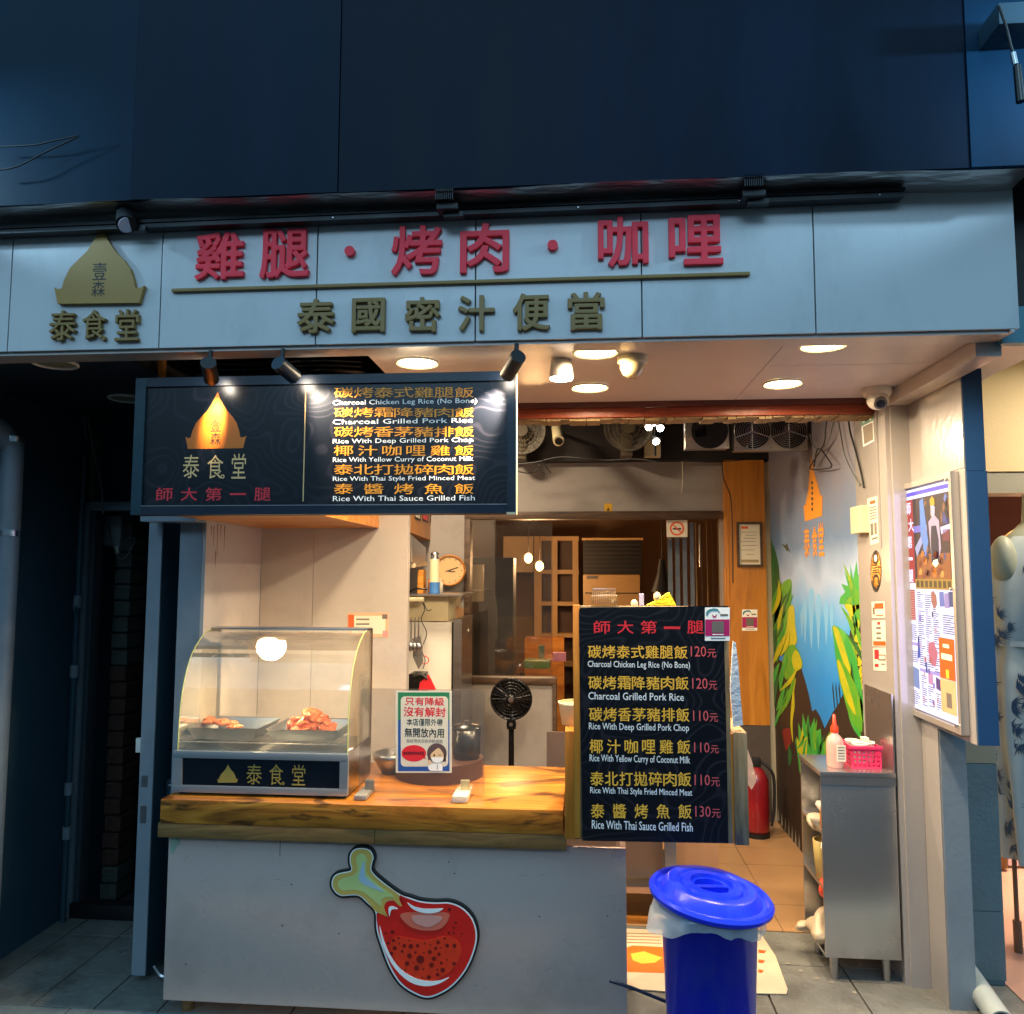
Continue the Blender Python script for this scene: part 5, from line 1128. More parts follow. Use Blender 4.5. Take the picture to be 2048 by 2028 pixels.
obj('table_top', B().prism([at(975, 1262, Z=zt2), at(1062, 1262, Z=zt2), at(1066, 1222, Z=zt2), at(1008, 1222, Z=zt2)], (0, 0, -.04)), M['woodx'], t)
for q in ((985, 1258), (1055, 1258)):
    c = at(*q, Z=zt2-.04); obj('leg', B().box(c.x-.02, c.x+.02, c.y, c.y+.04, 0, zt2-.041), M['dkwood'], t)
obj('table_block', B().box(*sorted((at(990, 1200, Y=7.6).x, at(1064, 1200, Y=7.6).x)), 7.6, 7.9, 0, at(1020, 1205, Y=7.6).z), M['woodx'], None, 0, 'low wooden counter behind the dining table in the rear room', 'counter')
rb = lambda n, x0, y0, x1, y1, Y, d, ma, lab, cat: tag(rbox(n, x0, y0, x1, y1, Y, d, ma, None, .004), lab, cat)
rb('green_tray', 988, 1247, 1037, 1262, 6.25, .2, mat('green_plastic', '#4f8a4c', .4), 'green plastic tray on the table behind the glass', 'tray')
rb('pink_bag', 1043, 1232, 1068, 1248, 6.5, .1, mat('pink_bag', '#c98098', .5, 0, .2, 20, .4), 'small pink bag on the rear room table', 'bag')
rb('glass_jar', 1016, 1218, 1027, 1246, 6.5, .06, mat('green_glass', '#6b8a78', .2), 'greenish jar standing on the rear room table', 'jar')
rb('soap_dispenser', 887, 1065, 911, 1135, 6.3, .1, M['cream'], 'cream towel dispenser on the wall behind the glass', 'dispenser')
rb('dark_locker', 890, 1052, 968, 1275, 6.7, .3, M['dark'], 'dark locker behind the glass beside the dispenser', 'locker')
for i, (x, y) in enumerate(((997, 1053), (1018, 1068))):
    p = at(x, y, Y=7.2); t = thing('pendant_bulb', 'warm pendant bulb glowing behind the glass, '+('left and higher' if i == 0 else 'right and lower')+' one', 'pendant lamp', p, 'pendant bulbs in the rear room')
    obj('bulb', B().blob(p, (.035, .035, .045), i, 0), emit('pendant_glow', '#ffc070', 14), t, True); obj('cord', B().cyl(p+Vector((0, 0, .05)), (p.x, p.y, 2.61), .003, seg=6), M['cableb'], t)
    l_ = bpy.data.lights.new('pendant_light', 'POINT'); l_.energy = 7; l_.color = (1, .6, .3); l_.shadow_soft_size = .05
    o_ = bpy.data.objects.new('pendant_light', l_); S.collection.objects.link(o_); o_.parent = t; o_.location = (0, -.12, 0)
p = at(1250, 1110, Y=7.0)
t = thing('pendant_lamp', 'black conical pendant shade in the rear room beside the plastic curtain', 'pendant lamp', p)
obj('shade', B().lathe(p+Vector((0, 0, -.03)), [(.10, 0), (.05, .14), (.025, .28)], seg=28), M['black'], t, True); obj('cord', B().cyl(p+Vector((0, 0, .25)), (p.x, p.y, 2.61), .004, seg=6), M['cableb'], t)
t = thing('plastic_curtain', 'bluish clear plastic curtain hanging at the right of the opening', 'curtain', at(1290, 1400, Y=6.3))
for i in range(4):
    a = at(1259+i*14, 985, Y=6.2+.02*(i % 2)); b = at(1274+i*14, 1430, Y=6.2+.02*(i % 2)); obj('strip', B().box(a.x, b.x, a.y, a.y+.003, max(b.z, .05), a.z), glassmat('curtain_plastic', (.55, .6, .68), .15, .15, .2, (.4, .48, .56)), t)
t = thing('plank_screen', 'screen of narrow brown planks beside the plastic curtain', 'screen', at(1340, 1400, Y=6.6))
for i in range(5):
    a = at(1312+i*10.5, 985, Y=6.6); b = at(1321+i*10.5, 1430, Y=6.6); obj('plank', B().box(a.x, b.x, 6.6, 6.62, 0, a.z), M['dkwood' if i % 2 else 'woodgrey'], t)
obj('door_handle', B().cyl(at(1320, 990, Y=6.55), at(1321, 1070, Y=6.55), .008), M['steel'], t)

# fire extinguisher
c = at(1428, 1525, Y=5.50); c.z = .0
t = thing('fire_extinguisher', 'red fire extinguisher on the floor at the foot of the column', 'fire extinguisher', (c.x, 5.50, 0))
obj('cylinder', B().lathe((c.x, 5.50, .03), [(0, 0), (.075, 0), (.078, .02), (.078, .33), (.05, .39), (.02, .41)], seg=32), mat('extinguisher_red', '#86141e', .3, 0, .08, coat=.5), t, True)
obj('valve', B().box(c.x-.02, c.x+.03, 5.48, 5.52, .44, .50, .005), M['black'], t)
obj('base_ring', B().cyl((c.x, 5.50, 0), (c.x, 5.50, .03), .08), M['black'], t)
obj('hose', B().tube([(c.x+.03, 5.48, .48), (c.x+.1, 5.46, .40), (c.x+.1, 5.45, .2), (c.x+.08, 5.45, .08)], .01), M['black'], t)
obj('plastic_bag', B().prism([at(x, y, Y=5.3) for x, y in ((1411, 1415), (1420, 1440), (1427, 1475), (1418, 1490), (1411, 1480))], (0, .03, 0)), glassmat('bag_film', (.9, .85, .85), .2, .3, .4, (.8, .7, .68)), None, 0, 'thin translucent bag hanging in front of the fire extinguisher', 'bag')

# ---------------------------------------------------------------- painted mural on the right wall
def mq(x, y): return (1396.2+x*.2958, 1037.7+y*.2958)
def eq(x, y): return (1320.8+x*.2762, 622.6+y*.2762)
mu = thing('wall_mural', 'painted jungle waterfall mural with an orange spire emblem on the right wall', 'mural', (XM, 4.9, 0))
MS = bpy.data.materials.new('mural_sky'); MS.use_nodes = True
_n = MS.node_tree.nodes; _l = MS.node_tree.links
_t = _n.new('ShaderNodeTexCoord'); _s = _n.new('ShaderNodeSeparateXYZ'); _l.new(_t.outputs['Object'], _s.inputs[0])
_z = _n.new('ShaderNodeTexNoise'); _z.inputs['Scale'].default_value = 3; _l.new(_t.outputs['Object'], _z.inputs[0])
_m = _n.new('ShaderNodeMath'); _m.operation = 'MULTIPLY_ADD'; _m.inputs[1].default_value = .35; _l.new(_z.outputs['Fac'], _m.inputs[0]); _l.new(_s.outputs['Z'], _m.inputs[2])
_q = _n.new('ShaderNodeMapRange'); _q.inputs['From Min'].default_value = .7; _q.inputs['From Max'].default_value = 3.0; _l.new(_m.outputs[0], _q.inputs['Value'])
_r = _n.new('ShaderNodeValToRGB'); _e = _r.color_ramp.elements
_e[0].position = 0; _e[0].color = lin('#1274c4'); _e[1].position = 1; _e[1].color = lin('#7c7680')
for p_, c_ in ((.27, '#1a8ae0'), (.40, '#48a4e4'), (.50, '#a0b8da'), (.60, '#5a7aa2'), (.8, '#837e88')): _x = _e.new(p_); _x.color = lin(c_)
_l.new(_q.outputs[0], _r.inputs[0]); _l.new(_r.outputs[0], _n['Principled BSDF'].inputs['Base Color']); _n['Principled BSDF'].inputs['Roughness'].default_value = .5
obj('sky_field', B().box(XM-.002, XM-.0002, 4.0, YB-.001, 0, 3.0), MS, mu)
def mp(name, pts, ma, lay, sm=3, f=mq): return cut(name, [f(*p_) for p_ in pts], ma, mu, .0003, sm, X=XM-.0024-.0005*lay)
def gm(name, a, b, sc=4): 
    Mx = mat(name, a, .5, 0, 0, bump=0, dirt=b, damt=.95, dscale=sc); return Mx
gl = gm('mural_leaf_green', '#4f9a24', '#a8b41c', 5); gd_ = gm('mural_dark_green', '#1f5a28', '#36803a', 4); gy = gm('mural_leaf_yellow', '#b8b41a', '#5fa024', 6); gb = mat('mural_earth', '#2b1d14', .55, 0, .2, 5, 0)
gm2 = gm('mural_bright_green', '#2f9c3c', '#74b83a', 6); go = mat('mural_orange', '#d98a1c', .45, 0, .06, 4, 0); wl = mat('mural_water_light', '#74b4e4', .5, bump=0)
dk_ = mat('mural_outline', '#1d2a14', .5, bump=0)
mp('left_foliage', [(176, -80), (200, -60), (240, 60), (255, 200), (262, 420), (262, 660), (176, 720)], gd_, 0)
mp('earth_field', [(176, 640), (250, 700), (330, 760), (390, 750), (420, 850), (440, 930), (460, 1030), (482, 1015), (510, 1060), (540, 1138), (570, 1080), (592, 1035), (630, 980), (665, 900), (690, 760), (700, 520), (740, 420), (840, 380), (840, 2900), (560, 2300), (176, 1700)], gb, 1, 0)
for x0, y0, y1, w in ((415, 360, 600, 14), (455, 300, 640, 18), (500, 340, 650, 16), (550, 380, 610, 14), (395, 420, 560, 10), (585, 400, 560, 12)):
    mp('water_streak', [(x0-w, y0), (x0, y0-60), (x0+w, y0), (x0+w*.6, (y0+y1)/2), (x0, y1), (x0-w*.6, (y0+y1)/2)], wl, 1)
mp('leaf', [(245, 300), (262, 222), (322, 186), (328, 290), (312, 480), (275, 640), (248, 660), (235, 500)], gl, 2)
mp('leaf', [(300, 470), (310, 372), (342, 358), (352, 480), (362, 590), (320, 620), (278, 650)], gy, 3)
mp('leaf', [(268, 775), (270, 710), (300, 625), (342, 604), (380, 660), (398, 745), (350, 780), (300, 828)], gl, 4)
mp('leaf_light', [(350, 640), (380, 670), (396, 742), (352, 770), (330, 700)], gy, 5)
mp('small_leaf', [(272, 880), (300, 850), (306, 910), (290, 950)], gd_, 2); mp('vine', [(318, 820), (355, 820), (345, 900), (348, 1000), (335, 1100), (338, 1230), (322, 1120), (326, 1000), (334, 900)], gy, 3)
mp('palm_leaf', [(632, 345), (640, 300), (672, 268), (645, 215), (690, 230), (665, 135), (705, 210), (702, 92), (722, 190), (742, 70), (752, 160), (800, 100), (830, 90), (840, 320), (800, 330), (720, 300), (665, 345)], gm2, 2, 0)
mp('leaf', [(665, 345), (712, 290), (785, 240), (840, 230), (840, 480), (780, 462), (730, 420), (690, 390)], gl, 3); mp('leaf_light', [(668, 345), (740, 352), (820, 320), (790, 360), (740, 385), (720, 425), (690, 395)], gy, 4)
mp('leaf', [(589, 485), (640, 500), (690, 560), (740, 700), (772, 850), (785, 1000), (775, 1150), (735, 1080), (690, 970), (650, 850), (612, 700), (596, 560)], gm2, 3)
mp('leaf_light', [(592, 488), (625, 505), (660, 600), (700, 740), (740, 900), (700, 830), (650, 690), (612, 570)], gy, 4)
mp('leaf', [(616, 705), (650, 708), (700, 790), (750, 900), (778, 1080), (772, 1165), (700, 1060), (652, 900), (628, 800)], gl, 5); mp('leaf_light', [(620, 708), (640, 720), (690, 860), (740, 1050), (690, 980), (645, 850)], gy, 6)
rb_ = random.Random(31)
def blade(x0, y0, x1, y1, w, ma, lay, bend=0):
    dx, dy = x1-x0, y1-y0; l_ = math.hypot(dx, dy); nx, ny = -dy/l_, dx/l_
    f = lambda t, k: (x0+dx*t+nx*(k*w+bend*math.sin(math.pi*t)), y0+dy*t+ny*(k*w+bend*math.sin(math.pi*t)))
    mp('blade', [f(0, .25), f(.3, .9), f(.6, .8), f(1, 0), f(.6, -.8), f(.3, -.9), f(0, -.25)], ma, lay, 2)
for i in range(20):
    x = 205+rb_.uniform(0, 60); y = rb_.uniform(250, 1150); blade(x, y+60, x+rb_.uniform(30, 110), y-rb_.uniform(60, 200), rb_.uniform(9, 18), (gl, gd_, gm2, gy)[i % 4], 6+i % 4, rb_.uniform(-20, 20))
for i in range(18):
    x = rb_.uniform(720, 820); y = rb_.uniform(250, 1180); blade(x, y+80, x-rb_.uniform(30, 120), y-rb_.uniform(60, 200), rb_.uniform(9, 18), (gm2, gl, gd_, gl)[i % 4], 2+i % 3, rb_.uniform(-20, 20))
for i in range(14):
    x = rb_.uniform(300, 700); y = rb_.uniform(1250, 1420); blade(x, y, x+rb_.uniform(-60, 60), y-rb_.uniform(90, 210), rb_.uniform(7, 13), (gd_, gm2, gl)[i % 3], 2+i % 2, rb_.uniform(-15, 15))
for i in range(6):
    y = 440+i*75; mp('frond', [(745+i*6, y), (765+i*5, y+30), (750+i*6, y+75), (718+i*8, y+60)], gy, 2)
    mp('frond', [(790, y-10), (812, y+20), (800, y+60), (775, y+40)], gy, 2)
mp('stem', [(690, 390), (705, 395), (770, 640), (800, 850), (790, 850), (755, 650)], gy, 1, 0)
mp('grass', [(370, 1330), (350, 1200), (375, 1240), (372, 1100), (395, 1170), (400, 1040), (420, 1120), (435, 1050), (445, 1140), (475, 1070), (480, 1160), (515, 1140), (520, 1220), (545, 1230), (560, 1330), (520, 1500), (380, 1420)], gm2, 2, 0)
mp('grass_tip', [(368, 1290), (360, 1190), (380, 1230), (398, 1130), (410, 1200), (430, 1190), (425, 1320)], gy, 3, 0)
mp('red_flower', [(270, 1170), (282, 1140), (322, 1145), (325, 1230), (300, 1270), (292, 1280)], mat('mural_red', '#7a2015', .5, bump=0), 2)
for x in (600, 620, 640): mp('reed', [(x, 1010), (x-12, 880), (x-8, 840), (x+6, 1010)], dk_, 2, 0)
for i in range(9): x = 195+i*22; mp('white_grass', [(x, 1660+i*32), (x+6, 1590+i*28), (x+12, 1665+i*32)], mat('mural_pale', '#8f8c84', .5, bump=0), 2, 0)
mp('palm_silhouette', [(300, 10), (280, -20), (262, -40), (290, -30), (300, -45), (306, -20), (325, 20), (308, 0)], dk_, 2, 0)
mp('spire_emblem', [(760, 855), (775, 960), (800, 1040), (822, 1130), (836, 1132), (833, 1270), (716, 1308), (707, 1202), (720, 1192), (737, 1100), (747, 990), (754, 920)], go, 2, 0, eq)
for k in range(6): mp('emblem_mark', [(762, 1030+k*36), (772, 1038+k*36), (768, 1058+k*36), (760, 1050+k*36)], M['ink'], 4, 0, eq)
for ch, b in (('泰', (710, 1345, 750, 1555)), ('食', (764, 1335, 802, 1550)), ('堂', (807, 1312, 846, 1545))):
    p0 = eq(b[0], b[1]); p1 = eq(b[2], b[3]); write(ch, go, mu, *p0, *p1, 0, .02, 'character', X=XM-.0036)

# ---------------------------------------------------------------- stickers on the sticker wall
XS = XM-.0125
def sq(x, y): return (1603.8+x*.3253, 679.2+y*.3253)
def sitem(name, label, cat, quad, ma, marks=(), group=None):
    t = thing(name, label, cat, at(*sq(*quad[3]), X=XS), group)
    cut('sheet', [sq(*p_) for p_ in quad], ma, t, .0006, 0, X=XS-.0007)
    for i, (u0, v0, u1, v1, m2) in enumerate(marks):
        f = lambda u, v: ((quad[0][0]*(1-u)+quad[1][0]*u)*(1-v)+(quad[3][0]*(1-u)+quad[2][0]*u)*v, (quad[0][1]*(1-u)+quad[1][1]*u)*(1-v)+(quad[3][1]*(1-u)+quad[2][1]*u)*v)
        cut('print', [sq(*f(u, v)) for u, v in ((u0, v0), (u1, v0), (u1, v1), (u0, v1))], m2, t, .0002, 0, X=XS-.0008-.0002*(1+i % 3))
    return t
og, gp2 = M['orangep'], M['greyp']
sitem('evacuation_sign', 'green sign with a grey lower picture on the upper sticker wall', 'sign', [(60, 318), (132, 285), (140, 470), (76, 505)], M['white_print'], [(0, 0, 1, .36, mat('sign_green', '#1f8a58', .45, bump=0)), (.12, .4, .92, .94, mat('sign_brown_grid', '#7b6a4e', .5, 0, .3, 60)), (.15, .08, .3, .28, M['white_print']), (.42, .06, .58, .3, M['white_print']), (.68, .06, .82, .3, M['white_print'])])
sitem('receipt_notice', 'long white paper slip with printed rows taped on the sticker wall', 'notice', [(100, 805), (158, 788), (166, 1060), (118, 1075)], M['paper'], [(.2, .07, .8, .14, og)]+[(.15, .2+k*.06, .85, .225+k*.06, gp2) for k in range(5)]+[(.15, .55, .45, .8, gp2), (.55, .55, .85, .8, gp2), (.2, .86, .9, .9, gp2)])
t = thing('oval_sticker', 'long oval gold and black sticker shining on the sticker wall', 'sticker', at(*sq(150, 1345), X=XS))
ov = lambda cx_, cy_, rx, ry: [sq(cx_+rx*math.cos(k*math.pi/14), cy_+ry*math.sin(k*math.pi/14)) for k in range(28)]
gs = mat('shiny_gold_sticker', '#c98a1c', .2, .6, .2, 10, .1)
cut('black_rim', ov(150, 1225, 32, 122), M['ink'], t, .0005, X=XS-.0006); cut('gold_field', ov(150, 1225, 28, 112), gs, t, .0002, X=XS-.0009)
cut('black_field', ov(150, 1290, 20, 50), M['ink'], t, .0002, X=XS-.0012); cut('gold_disc', ov(150, 1290, 12, 30), gs, t, .0002, X=XS-.0015); cut('black_mark', ov(148, 1150, 14, 36), M['ink'], t, .0002, X=XS-.0012); cut('gold_mark', ov(148, 1150, 8, 20), M['white_print'], t, .0002, X=XS-.0015)
for k in range(4): cut('black_bar', [sq(*p_) for p_ in ((128, 1190+k*14), (172, 1186+k*14), (172, 1192+k*14), (128, 1196+k*14))], M['ink'], t, .0002, X=XS-.0012)
sitem('delivery_card', 'orange topped white card, uppermost of three on the sticker wall', 'card', [(125, 1403), (200, 1400), (203, 1495), (128, 1495)], M['paper'], [(.2, .1, .9, .45, og), (.06, .35, .22, .8, gp2), (.3, .82, .85, .88, og)], 'cards in a column on the sticker wall')
sitem('delivery_card', 'white card with a red badge and orange foot, middle of three on the sticker wall', 'card', [(127, 1512), (204, 1510), (208, 1662), (131, 1660)], M['paper'], [(.4, .05, .62, .16, M['red_print']), (.3, .25, .65, .33, gp2), (.3, .45, .65, .53, gp2), (.3, .65, .65, .73, gp2), (.05, .8, .98, .97, og)], 'cards in a column on the sticker wall')
sitem('delivery_card', 'white card with a red drawing of a phone, lowest of three on the sticker wall', 'card', [(133, 1670), (207, 1668), (211, 1805), (137, 1800)], M['paper'], [(.1, .08, .45, .5, M['red_print']), (.4, .3, .95, .55, M['ink']), (.45, .34, .9, .5, M['paper']), (.1, .7, .4, .85, M['red_print']), (.6, .68, .9, .74, gp2)], 'cards in a column on the sticker wall')
a = at(*sq(157, 250), X=XS); b = at(*sq(163, 700), X=XS); obj('wall_conduit', B().box(XS-.006, XS-.0005, b.y-.004, a.y+.004, b.z-.3, a.z), M['post'], None, 0, 'thin painted conduit running down the sticker wall under the camera', 'conduit')

# ---------------------------------------------------------------- stainless side cabinet
kx0, kx1 = 1.014, 1.322; ky0, ky1 = 3.60, 3.92; kz = .862
kb = thing('stainless_cabinet', 'narrow stainless cabinet on short legs, open to the left, by the sticker wall', 'cabinet', (1.17, 3.75, 0))
cst = mat('brushed_cabinet_steel', (.56, .56, .57), .26, .92, .05, 3, .02, 60, dirt='#6b5a4c', damt=.3, dscale=4)
obj('side_panel', B().box(kx0, kx1, ky0, ky0+.012, .10, kz-.02, .002), cst, kb)
obj('front_rim', B().box(kx0-.002, kx1+.002, ky0-.003, ky0-.0005, kz-.055, kz-.0205), cst, kb)
obj('top', B().box(kx0-.004, kx1+.002, ky0-.004, ky1+.01, kz-.0195, kz, .002), cst, kb)
obj('back_panel', B().box(kx0, kx1, ky1-.012, ky1, .10, kz-.02), cst, kb)
obj('inner_side', B().box(kx1-.01, kx1, ky0+.013, ky1-.013, .10, kz-.02), cst, kb)
for z in (.10, .37, .60): obj('shelf', B().box(kx0, kx1-.011, ky0+.013, ky1-.013, z, z+.012), cst, kb)
obj('splash_back', B().box(kx1-.004, kx1+.002, ky0, ky1+.01, kz+.001, 1.19), cst, kb)
for x in (kx0+.045, kx1-.05):
    for y in (ky0+.04, ky1-.05): obj('leg', B().cyl((x, y, 0), (x, y, .099), .016, .019, 20), M['steel'], kb)
a = at(1545, 1495, X=kx0+.1); sitem_ = obj('instruction_label', B().box(kx1-.014, kx1-.0115, 3.68, 3.84, .70, .79), M['paper'], kb)
# on top: sanitiser bottle, pink basket with cups
c = at(1578, 1450, Z=kz); c.z = kz+.001; c.x = 1.105; c.y = 3.69
t = thing('spray_bottle', 'clear bottle of pinkish liquid with a red nozzle on the stainless cabinet', 'bottle', c)
obj('bottle_body', B().lathe(c, [(0, 0), (.034, 0), (.037, .01), (.037, .10), (.03, .125), (.016, .14), (.014, .15)], seg=28), mat('cloudy_bottle', '#d8a294', .2, 0, .05, coat=.4), t, True)
obj('label', B().box(c.x-.005, c.x+.033, c.y-.0395, c.y-.0375, c.z+.03, c.z+.10), M['paper'], t)
for k in range(5): obj('print', B().box(c.x, c.x+.028, c.y-.0402, c.y-.0398, c.z+.04+k*.012, c.z+.044+k*.012), gp2, t)
obj('nozzle', B().lathe(c+Vector((0, 0, .148)), [(.017, 0), (.017, .02), (.009, .035), (.006, .075), (0, .078)], seg=20), mat('red_nozzle', '#e0401c', .35), t, True)
t = thing('pink_basket', 'pink perforated plastic basket of paper cups on the stainless cabinet', 'basket', (1.24, 3.72, kz))
bx0, bx1, by0, by1, bz0, bz1 = 1.165, 1.29, 3.66, 3.82, kz+.001, kz+.095
obj('base', B().box(bx0+.006, bx1-.006, by0+.006, by1-.006, bz0, bz0+.004), M['pinkbasket'], t)
b = B(); n = 6
for i in range(n+1):
    x = bx0+(bx1-bx0-.008)*i/n; b.box(x, x+.008, by0, by0+.004, bz0, bz1)
for i in range(5):
    z = bz0+(bz1-bz0-.02)*i/4; b.box(bx0, bx1, by0-.0006, by0-.0001, z, z+.008)
obj('front_lattice', b, M['pinkbasket'], t, 0)
b = B()
for i in range(8): y = by0+.005+(by1-by0-.012)*i/7; b.box(bx0, bx0+.004, y, y+.008, bz0, bz1)
for i in range(5): z = bz0+(bz1-bz0-.02)*i/4; b.box(bx0-.0006, bx0-.0001, by0+.004, by1, z, z+.008)
obj('side_lattice', b, M['pinkbasket'], t, 0)
obj('far_side', B().box(bx1-.004, bx1, by0+.005, by1, bz0, bz1).box(bx0+.005, bx1-.005, by1-.004, by1-.0005, bz0, bz1), M['pinkbasket'], t)
obj('rim', B().box(bx0-.005, bx1+.005, by0-.006, by0-.001, bz1-.012, bz1+.002, .002).box(bx0-.006, bx0-.001, by0-.001, by1, bz1-.012, bz1+.001), M['pinkbasket'], t)
for i, (x, y, r_) in enumerate(((1.215, 3.70, .033), (1.205, 3.77, .03), (1.26, 3.73, .026))):
    obj('paper_cup', B().lathe((x, y, kz+.02), [(r_*.8, 0), (r_, .075), (r_+.003, .08), (r_+.001, .083), (r_-.003, .078)], seg=24), M['white'], None, True, ('wide white cup at the front of the pink basket', 'white cup at the back of the pink basket', 'smaller white cup at the right of the pink basket')[i], 'cup', 'cups in the pink basket')
obj('cup_lids', B().box(1.245, 1.272, 3.75, 3.79, kz+.03, kz+.115, .003), M['paper'], None, 0, 'upright stack of pale card slips in the pink basket', 'cards')
# shelf contents seen from the open side
def bagblob(c, r, s, ma, label, cat='bag', gr=None): return obj('crumpled_bag', B().blob(c, r, s, .35, 3), ma, None, True, label, cat, gr)
filmy = mat('crumpled_film', '#b9a98f', .4, 0, .15, 12, .8, 16)
bagblob((1.10, 3.73, .655), (.06, .09, .038), 5, M['white'], 'crumpled white bag on the upper shelf of the stainless cabinet')
bagblob((1.045, 3.80, .595), (.035, .05, .03), 6, filmy, 'pale film bag drooping over the middle shelf edge')
obj('yellow_cup', B().lathe((1.06, 3.71, .385), [(0, 0), (.045, 0), (.055, .16), (.05, .16)], seg=24), glassmat('yellow_film', (.85, .75, .45), .1, .2, .4, (.7, .55, .2)), None, True, 'yellowish translucent tub on the middle shelf of the stainless cabinet', 'tub')
bagblob((1.05, 3.66, .36), (.045, .045, .045), 8, mat('red_white_bag', '#d8452c', .4, 0, .5, 30, .8, 16), 'red and white crumpled packet hanging at the middle shelf')
bagblob((1.05, 3.74, .17), (.07, .12, .055), 9, filmy, 'large crumpled clear bag on the bottom shelf of the stainless cabinet')
bagblob((.985, 3.83, .13), (.035, .04, .02), 10, filmy, 'small tail of clear film poking out of the bottom shelf')
obj('card_stack', B().box(1.02, 1.06, 3.615, 3.65, .613, .69), M['woodx'], None, 0, 'small upright wooden block on the upper shelf edge', 'block')

# ---------------------------------------------------------------- light box poster
XL = 1.4285
L0 = at(1714, 924, X=XL); L1 = at(1814, 877, X=XL); L2 = at(1824, 1396, X=XL); L3 = at(1722, 1334, X=XL)
zt3 = (L0.z+L1.z)/2; zb3 = (L2.z+L3.z)/2; yf = (L0.y+L3.y)/2; yn = (L1.y+L2.y)/2
lb = thing('light_box', 'glowing advertising light box with a news page poster on the pillar side', 'light box', (XL, (yf+yn)/2, zb3))
obj('tray_frame', B().box(XL-.030, XL, yn, yf, zt3-.022, zt3).box(XL-.030, XL, yn, yf, zb3, zb3+.022).box(XL-.0295, XL, yn, yn+.022, zb3+.022, zt3-.022).box(XL-.0295, XL, yf-.022, yf, zb3+.022, zt3-.022), mat('brushed_frame', (.5, .46, .42), .3, .6, .08, 3, .03), lb)
ey0, ey1, ez0, ez1 = yf-.024, yn+.026, zt3-.03, zb3+.03
def E_(n, c, s=1.0): return emit(n, c, s*.42)
EW = E_('backlit_white', '#e8e2ff', 1.2); 
def lr(name, u0, v0, u1, v1, ma, lay=1):
    ya, yb_ = ey0+(ey1-ey0)*u0, ey0+(ey1-ey0)*u1; za, zb2 = ez0+(ez1-ez0)*v0, ez0+(ez1-ez0)*v1; x = XL-.02-.0004*lay
    return obj(name, B().box(x-.0003, x, min(ya, yb_), max(ya, yb_), min(za, zb2), max(za, zb2)), ma, lb)
def lpz(name, pts, ma, lay):
    x = XL-.02-.0004*lay; return obj(name, B().prism([(x, ey0+(ey1-ey0)*u, ez0+(ez1-ez0)*v) for u, v in pts], (-.0003, 0, 0)), ma, lb)
lr('lit_sheet', 0, 0, 1, 1, EW, 0)
lr('purple_band', 0.01, .012, .99, .03, E_('backlit_purple', '#5a4ae0', 1.1), 1)
lr('photo_field', .17, .045, .985, .425, E_('backlit_brown', '#3a2024', 1.0), 1)
lr('photo_glow', .25, .30, .95, .42, E_('backlit_orange', '#a85a20', 1.0), 2)
lr('red_column', .01, .045, .2, .43, E_('backlit_red', '#b02a2c', 1.0), 2)
lr('title_band', .2, .41, .985, .455, E_('backlit_gold', '#b88a30', 1.0), 3)
lr('purple_smoke', .2, .17, .5, .2, E_('backlit_lilac', '#8a7fd8', .9), 2)
lpz('light_streak', [(.36, .06), (.44, .05), (.52, .25), (.45, .30), (.36, .22)], E_('backlit_blue', '#6f9fe0', .9), 3)
lpz('light_streak', [(.22, .27), (.50, .17), (.5, .2), (.26, .31)], E_('backlit_grey', '#b9b6d8', .9), 3)
lpz('shelf_shape', [(.78, .19), (.98, .18), (.98, .20), (.8, .22)], EW, 3); lr('shelf_shape', .82, .2, .95, .25, E_('backlit_red2', '#8a3040', .9), 3)
lpz('chef_body', [(.54, .16), (.66, .13), (.76, .16), (.78, .28), (.72, .33), (.58, .33), (.56, .24)], E_('backlit_skin', '#d0b4c0', 1.0), 4)
lpz('chef_apron', [(.6, .18), (.7, .18), (.74, .24), (.74, .34), (.58, .34), (.58, .24)], E_('backlit_navy', '#1a1838', 1.0), 5)
lpz('chef_head', [(.6, .09), (.65, .085), (.69, .10), (.68, .13), (.64, .145), (.6, .13)], E_('backlit_skin2', '#e0c8d0', 1.0), 5)
lpz('chef_hat', [(.59, .065), (.64, .05), (.69, .065), (.69, .09), (.6, .092)], E_('backlit_yellow', '#e0a818', 1.1), 6)
rs = random.Random(5)
for i in range(22):
    u = rs.uniform(.32, .8); v = rs.uniform(.30, .40); c_ = rs.choice(('#d87828', '#8a3a14', '#e0a040', '#5a2410'))
    lpz('food_shape', [(u, v-.018), (u+.04, v-.008), (u+.03, v+.012), (u-.03, v+.014), (u-.04, v)], E_('backlit_food', c_, 1.0), 4+i % 2)
for i in range(26):
    u = rs.uniform(.2, .96); v = rs.uniform(.06, .32); w_ = rs.uniform(.01, .05); h_ = rs.uniform(.01, .035)
    lpz('photo_detail', [(u, v-h_), (min(u+w_, .98), v), (u-.01, v+h_), (max(u-w_, .19), v+.004)], E_('backlit_detail', rs.choice(('#2a3468', '#5a3a30', '#8090d0', '#1c1420', '#a86a3c', '#4a4f90')), .9), 2)
for i in range(16):
    u = rs.uniform(.2, .9); v = rs.uniform(.48, .95)
    if u > .62 and v > .6: u -= .4
    w_ = rs.uniform(.02, .05); lpz('picture_block', [(u, v), (u+w_, v-.002), (u+w_, v+.022), (u, v+.022)], E_('backlit_block', rs.choice(('#3a4a90', '#c06a50', '#8a70c0', '#2c3060', '#d09aa0')), .9), 2)
lpz('food_glow', [(.62, .33), (.7, .325), (.72, .345), (.66, .36), (.6, .345)], E_('backlit_glow', '#fff0b0', 2.0), 7)
